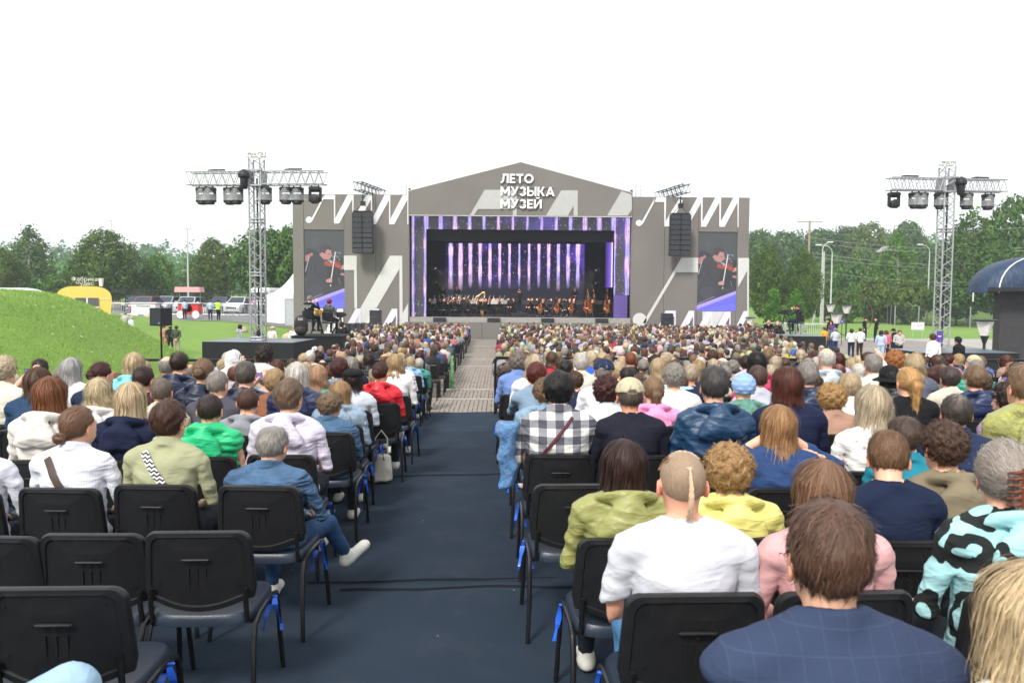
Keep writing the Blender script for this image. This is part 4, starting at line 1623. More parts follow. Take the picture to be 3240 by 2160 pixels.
# ---------------------------------------------------------------- hair
def hair_field(style):
    cx, cy, czh = HC
    def cutface(p, d, k=.012, low=-.02, front=.062):
        """open the face: remove the front below the hairline"""
        x, y, z = p
        yy, zz = y - cy, z - czh
        face = smax(smax(front - yy - .25 * np.maximum(zz, 0), -1.0, .01) * -1 * -1, zz - .055, .02)
        face = smax(face, np.abs(x) - .085, .01)
        return smax(d, -face, k)
    def lump(p, f, a, s=0):
        x, y, z = p
        return a * (np.sin(f * x + 1.3 * np.sin(f * .7 * y + s)) * np.sin(f * y + 1.1 * np.sin(f * .6 * z + s)) * np.sin(f * z + np.sin(f * .8 * x)))
    def base(p, t, nape=-.085, side=-.03, top=1.0):
        x, y, z = p
        yy, zz = y - cy, z - czh
        d = ell(p, (0, cy - .004, czh + .004), (.077 + t, .097 + t, .094 + t * top))
        lowline = nape + np.clip((yy + .06) / .10, 0, 1) * (side - nape)       # rises from nape to the temples
        d = smax(d, lowline - zz, .012)
        ear = ell(p, (0, cy + .012, czh - .042), (.16, .030, .046))
        d = smax(d, -ear, .008) if t < .02 else d
        face = smax(.060 - yy - .35 * np.clip(zz, -.05, .08), zz - .060, .02)
        face2 = smax(.030 - yy, zz - .0, .02)
        return smax(smax(d, -face * -1 if False else -smax(face, -.9, .01), .012), -face2, .02)
    def fn(p):
        x, y, z = p
        yy, zz = y - cy, z - czh
        if style == 'short':
            d = base(p, .013, -.088) - .0
            return d + lump(p, 70, .004) - .008 * np.clip((zz - .02) / .07, 0, 1)
        if style == 'buzz':
            return base(p, .006, -.088) + lump(p, 120, .001)
        if style == 'pixie':
            d = base(p, .019, -.105, -.06, 1.15)
            d = smin(d, ell(p, (0, cy - .045, czh + .01), (.082, .072, .083)), .03)
            return d + lump(p, 55, .006)
        if style == 'curly':
            d = base(p, .029, -.100, -.06)
            return d + lump(p, 85, .014) + lump(p, 150, .005, 2)
        if style == 'curlyshort':
            d = base(p, .020, -.085, -.02)
            return d + lump(p, 110, .010) + lump(p, 190, .003, 2)
        if style == 'bald':
            d = base(p, .008, -.090)
            top = ell(p, (0, cy - .005, czh + .085), (.068, .085, .075))
            return smax(d, -top, .012) + lump(p, 90, .002)
        if style == 'thinning':
            d = base(p, .012, -.088)
            return d + lump(p, 70, .003)
        if style == 'undercut':
            return base(p, .0035, -.075)
        if style in ('bob', 'bobwave', 'shoulder', 'long', 'longwave'):
            t = .015
            d = ell(p, (0, cy - .006, czh + .004), (.077 + t, .097 + t, .094 + t))
            bot = dict(bob=-.150, bobwave=-.165, shoulder=-.215, long=-.40, longwave=-.36)[style]
            flare = dict(bob=.012, bobwave=.030, shoulder=.012, long=.0, longwave=.03)[style]
            n_ = np.clip(-zz / (-bot), 0, 1)
            back = -.012 - .06 * np.clip((-zz - .12) / .15, 0, 1)
            rx = .089 + flare * n_ - .030 * np.clip((-zz - .20) / .2, 0, 1)
            ry = .088 - .030 * np.clip((-zz - .12) / .15, 0, 1)
            rr = L2(x / rx, (yy - back) / ry)
            sk = (rr - 1) * np.minimum(rx, ry) * .85
            sk = smax(sk, zz - .03, .02)
            sk = smax(sk, bot - zz + .022 * np.sin(38 * x + 1) * np.sin(23 * x) + .010 * np.sin(120 * x), .012)
            if style in ('bobwave', 'longwave'):
                sk = sk + .008 * np.sin(42 * zz + 18 * x + 6 * yy)
            d = smin(d, sk, .02)
            open_ = smax(.030 - yy - .2 * np.clip(zz, 0, .1), zz - .058, .02)
            open_ = smax(open_, np.abs(x) - (.070 + .01 * n_), .012)
            d = smax(d, -open_, .012)
            return d + lump(p, 45, .004)
        if style in ('pony', 'bun', 'claw', 'lowbun'):
            d = base(p, .012, -.085, -.055)
            if style == 'pony':
                t = cap(p, (0, cy - .105, czh + .0), (0, cy - .150, czh - .03), .026, .034)
                t = smin(t, cap(p, (0, cy - .150, czh - .03), (.004, cy - .128, czh - .25), .036, .014), .02)
                d = smin(d, t + lump(p, 60, .004), .012)
            elif style == 'bun':
                d = smin(d, ell(p, (0, cy - .118, czh - .01), (.045, .038, .042)) + lump(p, 90, .007), .008)
            elif style == 'lowbun':
                d = smin(d, ell(p, (-.03, cy - .105, czh - .075), (.042, .035, .032)) + lump(p, 90, .006), .008)
            else:
                d = smin(ell(p, (0, cy - .006, czh + .002), (.096, .118, .112)), d, .02)
                face = smax(.045 - yy - .3 * np.clip(zz, -.05, .08), zz - .060, .02)
                d = smax(smax(d, -face, .012), -.10 - zz, .012)
                d = smin(d, cap(p, (.02, cy - .11, czh - .01), (.03, cy - .125, czh - .10), .036, .03) + lump(p, 60, .005), .015)
            return d + lump(p, 60, .002)
        raise KeyError(style)
    return fn


HB = {'long': -.43, 'longwave': -.40, 'shoulder': -.25, 'bobwave': -.20, 'bob': -.18, 'pony': -.29}


def hair_mesh(style, seed=0, yaw=0.0, tilt=0.0, dz=0.0, h=.009, strands=1000, frame=None):
    def f():
        fn = hair_field(style)
        lo = (-.145, -.26, HC[2] + HB.get(style, -.15)); hi = (.145, .14, HC[2] + .16)
        V, Q = nets(fn, lo, hi, h)
        r = np.random.RandomState(seed + 11)
        C = np.full((len(V), 3), .80, np.float32)
        if style == 'thinning':
            C *= 1 + 3.2 * np.exp(-((V[:, 0]) ** 2 + (V[:, 1] - HC[1] + .05) ** 2 + (V[:, 2] - HC[2] - .10) ** 2) / .05 ** 2)[:, None]
        parts = [(V, Q, C)]
        if strands and style not in ('undercut',):
            # locks: ribbons combed over the surface from the crown downwards
            def grad(p):
                e = .002
                g = np.stack([fn((p[:, 0] + e, p[:, 1], p[:, 2])) - fn((p[:, 0] - e, p[:, 1], p[:, 2])),
                              fn((p[:, 0], p[:, 1] + e, p[:, 2])) - fn((p[:, 0], p[:, 1] - e, p[:, 2])),
                              fn((p[:, 0], p[:, 1], p[:, 2] + e)) - fn((p[:, 0], p[:, 1], p[:, 2] - e))], 1)
                return g / (np.linalg.norm(g, axis=1, keepdims=True) + 1e-9)
            long_ = style in ('long', 'longwave', 'shoulder', 'bob', 'bobwave', 'pony')
            ns = 1250 if long_ else strands
            k = r.randint(0, len(V), ns)
            if long_:
                w = np.exp((V[:, 2] - HC[2]) * 9)
                k = r.choice(len(V), ns, p=w / w.sum())
            p = V[k].astype(np.float64)
            p0 = p.copy()
            step = .016 if long_ else .0085
            n = {'long': 24, 'longwave': 22, 'shoulder': 16, 'bob': 13, 'bobwave': 14, 'pony': 18}.get(style, 6)
            n = n if long_ else 7
            off = np.where(r.uniform(0, 1, ns) < .12, r.uniform(.005, .013, ns), r.uniform(-.002, .005, ns))
            crown = np.array((.012, HC[1] - .045, HC[2] + .105))
            tgt = np.array((0, HC[1] - .11, HC[2] + .0)) if style in ('pony', 'bun') else np.array((-.03, HC[1] - .11, HC[2] - .07)) if style == 'lowbun' else np.array((.02, HC[1] - .12, HC[2] - .02)) if style == 'claw' else None
            L = []
            G = []
            curl = {'curly': .008, 'curlyshort': .006, 'bobwave': .004, 'longwave': .005}.get(style, .0012)
            ph = r.uniform(0, 6.28, (ns, 3))
            vel = None
            for i in range(n):
                g = grad(p)
                d = fn((p[:, 0], p[:, 1], p[:, 2]))
                p = p - g * (np.clip(d - off * (1 + i / n), -.02, .02))[:, None]
                L.append(p + curl * np.sin(ph + i * 1.5 * (1 if not long_ else .55)))
                G.append(g)
                if style == 'pony':
                    tv = np.where((p[:, 1:2] > HC[1] - .10) & (p[:, 2:3] > HC[2] - .10), tgt - p, np.array((0, 0, -1.0)))
                elif tgt is not None:
                    tv = tgt - p
                else:
                    tv = (p - crown) + np.array((0, 0, -.10 if long_ else -.06))
                if vel is not None and style.startswith('curly'):
                    tv = tv / np.linalg.norm(tv, axis=1, keepdims=True) + r.normal(0, .8, tv.shape)
                tv = tv - g * (tv * g).sum(1, keepdims=True)
                tv = tv / (np.linalg.norm(tv, axis=1, keepdims=True) + 1e-9) + r.normal(0, .10 if long_ else .28, tv.shape)
                vel = tv
                p = p + tv * step
            L = np.stack(L, 1); G = np.stack(G, 1)
            tang = np.gradient(L, axis=1)
            side = np.cross(tang, G)
            side = side / (np.linalg.norm(side, axis=2, keepdims=True) + 1e-9)
            t = np.linspace(0, 1, n)
            wd = (.0024 if long_ else .0019) * r.uniform(.5, 1.3, ns)[:, None] * (1 - .9 * t ** 2)[None] * np.minimum(1, .35 + t * 3)[None]
            A_ = L - side * wd[..., None]; B2 = L + side * wd[..., None]
            SV = np.stack([A_, B2], 2).reshape(-1, 3)
            b = (np.arange(ns)[:, None] * n + np.arange(n - 1)[None]).ravel() * 2
            SQ = np.stack([b, b + 1, b + 3, b + 2], 1)
            sc = np.repeat(r.uniform(.70, 1.28, ns), n * 2)[:, None] * np.array([1, 1, 1])[None]
            parts.append((SV.astype(np.float32), SQ, sc.astype(np.float32)))
        if style == 'undercut':     # thin gathered tail hanging from the crown
            rr = np.random.RandomState(3)
            ns, n = 420, 16
            t = np.linspace(0, 1, n)
            sx = rr.uniform(-.075, .075, ns); sy = rr.uniform(-.02, .075, ns)
            tie = np.array((.004, HC[1] - .088, HC[2] + .058))
            L = np.zeros((ns, n, 3))
            for i, tt in enumerate(t):
                a = np.clip(tt / .38, 0, 1); b = np.clip((tt - .38) / .62, 0, 1)
                hx = sx * (1 - a); hy = (HC[1] + sy) * (1 - a) + tie[1] * a
                zc = HC[2] + .097 * np.sqrt(np.clip(1 - (hx / .086) ** 2 - ((hy - HC[1]) / .106) ** 2, .02, 1)) + .004
                L[:, i, 0] = hx + tie[0] * a + b * (rr.normal(0, .0085, ns) - .002) * (1 - .4 * b)
                L[:, i, 1] = hy - .036 * np.sin(PI * min(b * .95, 1)) - .008 * a
                L[:, i, 2] = zc * (1 - a) + (tie[2]) * a - b * .185 + rr.normal(0, .0012, ns)
            sidev = np.array((1, 0, 0))
            wd = .0022 * (1 - .6 * t)[None, :, None] * rr.uniform(.6, 1.4, ns)[:, None, None]
            SV = np.stack([L - sidev * wd, L + sidev * wd], 2).reshape(-1, 3)
            b = (np.arange(ns)[:, None] * n + np.arange(n - 1)[None]).ravel() * 2
            SQ = np.stack([b, b + 1, b + 3, b + 2], 1)
            parts.append((SV.astype(np.float32), SQ, np.repeat(rr.uniform(1.3, 1.9, ns), n * 2)[:, None] * np.ones((1, 3), np.float32)))
        Vv = np.concatenate([a[0] for a in parts]); Cc = np.concatenate([a[2] for a in parts])
        o = np.cumsum([0] + [len(a[0]) for a in parts[:-1]])
        Qq = np.concatenate([a[1] + b for a, b in zip(parts, o)])
        return npmesh('hair', Vv, Qq, M_HAIR, colors=Cc)
    return mk(('hair', style, h), f)


def hat_mesh(style, yaw=0.0, tilt=0.0, dz=0.0, h=.009):
    def f():
        cx, cy, czh = HC
        def fn(p):
            x, y, z = p
            yy, zz = y - cy, z - czh
            rib = 0
            if style == 'cap':
                d = ell(p, (0, cy, czh + .012), (.100, .118, .104))
                d = smax(d, .008 - zz - .1 * yy, .006)
                d = smax(d, -ell(p, (0, cy - .125, czh + .015), (.036, .05, .028)), .006)
                d = np.minimum(d, cap(p, (-.03, cy - .106, czh + .012), (.03, cy - .106, czh + .012), .006) )
                br = smax(L2(x / .085, (yy - .085) / .10) * .09 - .09, np.abs(zz - .012 + .2 * (yy - .1)) - .004, .004)
                br = smax(br, .05 - yy, .01)
                d = np.minimum(d, br)
                seam = np.abs(np.sin(np.arctan2(x, yy) * 3))
                return d - .0018 * np.exp(-(seam / .05) ** 2)
            if style == 'knit':
                d = ell(p, (0, cy - .005, czh + .015), (.102, .120, .118))
                d = smax(d, -.055 - zz, .01)
                d = smax(d, -smax(.05 - yy, zz - .02, .01), .01)
                return d + .0035 * np.sin(80 * x) * np.sin(80 * zz) + .002 * np.sin(150 * zz)
            if style == 'beret':
                d = ell(p, (0, cy - .01, czh + .055), (.115, .130, .060))
                return smax(d, .01 - zz, .01) + .003 * np.sin(60 * x)
            if style == 'bucket':
                d = ell(p, (0, cy, czh + .03), (.098, .116, .095))
                d = smax(d, .0 - zz, .01)
                rr = L2(x, yy * .9)
                br = smax(np.abs(zz + .012 + .5 * (rr - .1)) - .006, smax(rr - .165, .085 - rr, .006), .006)
                return np.minimum(d, br)
            if style == 'sunhat':
                d = ell(p, (0, cy, czh + .03), (.096, .114, .10))
                d = smax(d, .0 - zz, .01)
                rr = L2(x, yy * .95)
                br = smax(np.abs(zz - .015 + .12 * (rr - .1) + .012 * np.sin(3 * np.arctan2(x, yy))) - .006, smax(rr - .20, .085 - rr, .006), .006)
                return np.minimum(d, br)
        V, Q = nets(fn, (-.215, -.24, czh - .12), (.215, .24, czh + .16), h)
        return npmesh('hat', V, Q, M_CLOTH)
    return mk(('hat', style, h), f)


SKIN = [srgb(0xE3B397), srgb(0xD9A488), srgb(0xEAC0A6), srgb(0xCF9678), srgb(0xE0AE92)]
HCOL = {'brown': srgb(0x5A3F2E), 'dark': srgb(0x32241D), 'black': srgb(0x1A1716), 'blond': srgb(0xC9B28C), 'ash': srgb(0xC9B79A), 'grey': srgb(0x9B948C),
        'white': srgb(0xD6D0C6), 'auburn': srgb(0x643A2A), 'red': srgb(0x864C30), 'light': srgb(0x866A50), 'dye': srgb(0x4A1D1A), 'gold': srgb(0xB4966C)}
WORDS = {'tee': 't-shirt', 'shirt': 'shirt', 'sweater': 'sweater', 'jacket': 'jacket', 'hood': 'hooded jacket', 'hoodup': 'raincoat with its hood up',
         'puffer': 'quilted jacket', 'blazer': 'blazer', 'poncho': 'rain poncho', 'vest': 'quilted vest', 'black': 'top'}
PARTN = {'tee': 't_shirt', 'hood': 'hooded_jacket', 'hoodup': 'raincoat', 'puffer': 'quilted_jacket', 'poncho': 'rain_poncho', 'vest': 'quilted_vest', 'black': 'top'}


def lin(c):
    return tuple(c) if not isinstance(c, int) else srgb(c)


def person(loc, label, hair='short', hcol='brown', top='shirt', tcol=0x888888, pose='lap', bw=1.0, bd=1.0, scale=1.0, rz=0.0, yaw=0.0, tilt=0.0,
           seed=1, pants=0x20242C, hat=None, hatcol=0x303030, skin=0, mat_=None, group='audience', shoes=True, low=False, fine=False, legs=True, hroll=None, name='person',
           wide=1.0):
    t = thing(name, label, 'person', loc, rz, group)
    t.scale = (scale * wide, scale * wide, scale)
    sk = SKIN[skin % 5] if isinstance(skin, int) else skin
    J = rig(pose)
    dz = J['dz']
    if pose not in ('lap', 'stand', 'stand_front'):
        yaw, tilt = (yaw, tilt) if pose == 'cross' else (0.0, 0.0)
    HM = Matrix.Translation((0, -.035, 1.10 + dz)) @ Matrix.Rotation(yaw, 4, 'Z') @ Matrix.Rotation(tilt, 4, 'X') @ Matrix.Translation((0, .035, -1.10))
    bw = min((.92, 1.0, 1.1, 1.2), key=lambda a: abs(a - bw))
    bd = {.92: 1.0, 1.0: 1.0, 1.1: 1.05, 1.2: 1.12}[bw]
    if pose.startswith('stand') or low:
        bw, bd, seed = 1.0, 1.0, 1
    b = link('body', body_mesh(pose, yaw, tilt), t)
    b.color = sk + (1,)
    if hair:
        hc = lin(HCOL[hcol] if isinstance(hcol, str) else hcol)
        f_ = rnd.uniform(.9, 1.12)
        o = link('hair', hair_mesh(hair), t)
        o.matrix_local = HM
        o.color = tuple(c * f_ for c in hc) + (1,)
    if hat:
        o = link('hat', hat_mesh(hat), t)
        o.matrix_local = HM
        o.color = lin(hatcol) + (1,)
    o = link(PARTN.get(top, top), top_mesh(top, pose, bw, bd, seed % 2, .0115 if fine else .019), t)
    o.color = lin(tcol) + (1,)
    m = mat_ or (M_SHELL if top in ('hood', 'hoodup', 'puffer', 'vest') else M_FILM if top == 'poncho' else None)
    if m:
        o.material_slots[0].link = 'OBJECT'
        o.material_slots[0].material = m
    if legs:
        o = link('trousers', legs_mesh(pose, 1.0), t)
        o.color = lin(pants) + (1,)
        for i in (0, 1):
            o = link('shoe', shoe_mesh(pose, i), t)
            if not shoes:
                o.material_slots[0].link = 'OBJECT'
                o.material_slots[0].material = M_SHOE_D
    return t

# ================================================================== chairs
M_PLAST = mat('black_plastic', (0.010, 0.010, 0.011), 0.42, var=.25, scale=25, bump=.12, bscale=300)
M_VINYL = mat('seat_vinyl', (0.018, 0.027, 0.045), 0.34, var=.2, scale=12, bump=.15, bscale=150)
M_LEG = mat('black_tube', (0.012, 0.012, 0.013), 0.3, 0.2, var=.3, scale=40)
q = N('blue_ribbon')
q.base(q.ramp(q.noise(q.coord('Object'), 12, 2), [(.3, (.015, .09, .55)), (.7, (.03, .16, .80))]))
M_RIBBON = q.set(Roughness=.28)


def back_outline(sx=1.0, n=10):
    pts = []
    wt, wb, zt, zb, r = .228, .243, .835, .525, .055
    for k in range(n + 1):                     # top right corner
        t = PI / 2 * (1 - k / n)
        pts.append((wt - r + r * math.cos(t), zt - r + r * math.sin(t)))
    for k in range(1, 8):                      # right side, then the bowed bottom
        f = k / 8
        pts.append((wt + (wb - wt) * f, zt - r - (zt - r - zb - .02) * f))
    pts.append((wb - .012, zb))
    for k in range(1, 18):
        x = (wb - .03) * (1 - 2 * k / 18)
        pts.append((x, zb - .05 * (1 - (x / (wb - .03)) ** 2)))
    pts.append((-wb + .012, zb))
    for k in range(1, 8):
        f = 1 - k / 8
        pts.append((-(wt + (wb - wt) * f), zt - r - (zt - r - zb - .02) * f))
    for k in range(n + 1):
        t = PI / 2 + PI / 2 * (1 - k / n)
        pts.append((-(wt - r) + r * math.cos(t), zt - r + r * math.sin(t)))
    return pts


def backrest_mesh():
    o = back_outline()
    n = len(o)
    mb = MB()
    cz_ = .67
    rings = [(.93, .020), (1.0, .008), (1.0, -.010), (.975, -.020), (.87, -.021), (.845, -.012), (.5, -.012)]
    vs = []
    for s, y in rings:
        for x, z in o:
            xx, zz = x * s, cz_ + (z - cz_) * s
            lean = -.10 * (zz - .5)
            vs.append((xx, -.195 + lean + y + .045 * (xx / .24) ** 2, zz))
    fs = []
    for k in range(len(rings) - 1):
        for i in range(n):
            j = (i + 1) % n
            fs.append((k * n + i, k * n + j, k * n + n + j, k * n + n + i))
    fs.append(tuple(range((len(rings) - 1) * n, len(rings) * n)))
    fs.append(tuple(range(n - 1, -1, -1)))
    mb.add(vs, fs)
    return mb.mesh('backrest', M_PLAST, True)


def slot_mesh():
    mb = MB()
    y = -.195 - .10 * .215 - .013
    mb.tube([(-.062, y - .002, .715), (-.055, y - .006, .716), (.055, y - .006, .716), (.062, y - .002, .715)], [.003, .006, .006, .003], 8)
    for k in (-1, 0, 1):
        mb.lathe([(.004, 0), (.004, .004)], 8, M=Matrix.Translation((k * .033, y, .70)) @ Matrix.Rotation(R(90), 4, 'X'))
        mb.box((k * .036, y + .0165, .62), (.008, .008, .11), rx=R(5))
    for sx in (-.165, .165):
        for z in (.775, .60):
            mb.lathe([(.004, 0), (.004, .004)], 8, M=Matrix.Translation((sx, y + .018 + .10 * (.715 - z), z)) @ Matrix.Rotation(R(90), 4, 'X'))
    return mb.mesh('handle_slot', M_PLAST, True)


def seat_mesh():
    mb = MB()
    n = 28
    out = []
    for k in range(n):
        t = 2 * PI * k / n
        c, s = math.cos(t), math.sin(t)
        out.append((.235 * abs(c) ** .45 * (1 if c > 0 else -1), .225 * abs(s) ** .45 * (1 if s > 0 else -1)))
    rings = [(.90, .405), (1.0, .415), (1.0, .445), (.95, .462), (.75, .463), (.4, .458)]
    vs = [(x * s, .015 + y * s, z - .018 * max(0, (abs(y * s) / .225 - .6)) + .006 * (x * s / .23) ** 2) for s, z in rings for x, y in out]
    fs = [tuple(range(n - 1, -1, -1)), tuple(range(5 * n, 6 * n))]
    for k in range(5):
        for i in range(n):
            j = (i + 1) % n
            fs.append((k * n + i, k * n + j, k * n + n + j, k * n + n + i))
    mb.add(vs, fs)
    return mb.mesh('seat', M_VINYL, True)


def tube_mesh(name, pts, r=.0125):
    return MB().tube(pts, r, 8).mesh(name, M_LEG, True)


CH = dict(seat=seat_mesh(), back=backrest_mesh(), slot=slot_mesh())
for s, nm in ((-1, 'l'), (1, 'r')):
    x = s * .245
    arc = lambda y0, y1: [(x * 1.04, y0, .0), (x, y0 * .90, .20), (x * .99, y0 * .82, .36), (x * .985, y0 * .70, .415), (x * .98, y0 * .45, .432), (x * .98, y1, .435)]
    CH['f' + nm] = tube_mesh('leg', arc(.26, .02))
    CH['b' + nm] = tube_mesh('leg', arc(-.27, .02))
    CH['p' + nm] = tube_mesh('back_post', [(s * .205, -.02, .405), (s * .205, -.13, .405), (s * .205, -.185, .43), (s * .205, -.20, .50), (s * .203, -.205, .58)], .012)
CH['bar'] = MB().tube([(-.24, .10, .40), (.24, .10, .40)], .011, 8).tube([(-.24, -.12, .40), (.24, -.12, .40)], .011, 8).mesh('crossbar', M_LEG, True)
n_chair = 0


def chair(x, y, label, rz=0.0, z=None, full=True, group='chairs of the audience'):
    global n_chair
    n_chair += 1
    t = thing('chair', label, 'chair', (x, y, floorz(x, y) if z is None else z), rz, group)
    link('seat', CH['seat'], t)
    b = link('backrest', CH['back'], t)
    if full:
        link('handle_slot', CH['slot'], b)
        link('crossbar', CH['bar'], t)
    for k in ('fl', 'fr', 'bl', 'br'):
        link('leg', CH[k], t)
    for k in ('pl', 'pr'):
        link('back_post', CH[k], t)
    return t


def ribbon(x, y, z, label, s=1.0, seed=0):
    r = random.Random(seed)
    t = thing('ribbon', label, 'ribbon', (x, y, z), 0, 'blue ribbons tied to aisle chairs')
    mb = MB()
    mb.tube([(-.016, 0, .0), (0, -.016, .004), (.016, 0, 0), (0, .016, -.004), (-.016, 0, 0)], .006, 5, False)
    mb.build('knot', M_RIBBON, t, True)
    for k in (-1, 1):
        mb = MB()
        pts = []
        n = 7
        for i in range(n):
            f = i / (n - 1)
            pts.append((k * (.012 + .03 * f) * s, -.012 - .015 * math.sin(f * 3 + k) + .01 * r.uniform(-1, 1), -.16 * f * s))
        vs, fs = [], []
        for i, (a, b, c) in enumerate(pts):
            w = .011 + .004 * math.sin(i)
            tw = .9 * math.sin(i * .9 + k + seed)
            vs += [(a - w * math.cos(tw), b - w * math.sin(tw), c), (a + w * math.cos(tw), b + w * math.sin(tw), c)]
        for i in range(n - 1):
            fs.append((2 * i, 2 * i + 1, 2 * i + 3, 2 * i + 2))
        mb.add(vs, fs)
        mb.build('ribbon_tail', M_RIBBON, t, True)
    return t


ORD = ['first', 'second', 'third', 'fourth', 'fifth', 'sixth', 'seventh', 'eighth', 'ninth', 'tenth', 'eleventh', 'twelfth', 'thirteenth', 'fourteenth',
       'fifteenth', 'sixteenth', 'seventeenth', 'eighteenth', 'nineteenth', 'twentieth', 'twenty-first', 'twenty-second', 'twenty-third', 'twenty-fourth',
       'twenty-fifth', 'twenty-sixth', 'twenty-seventh', 'twenty-eighth', 'twenty-ninth', 'thirtieth']

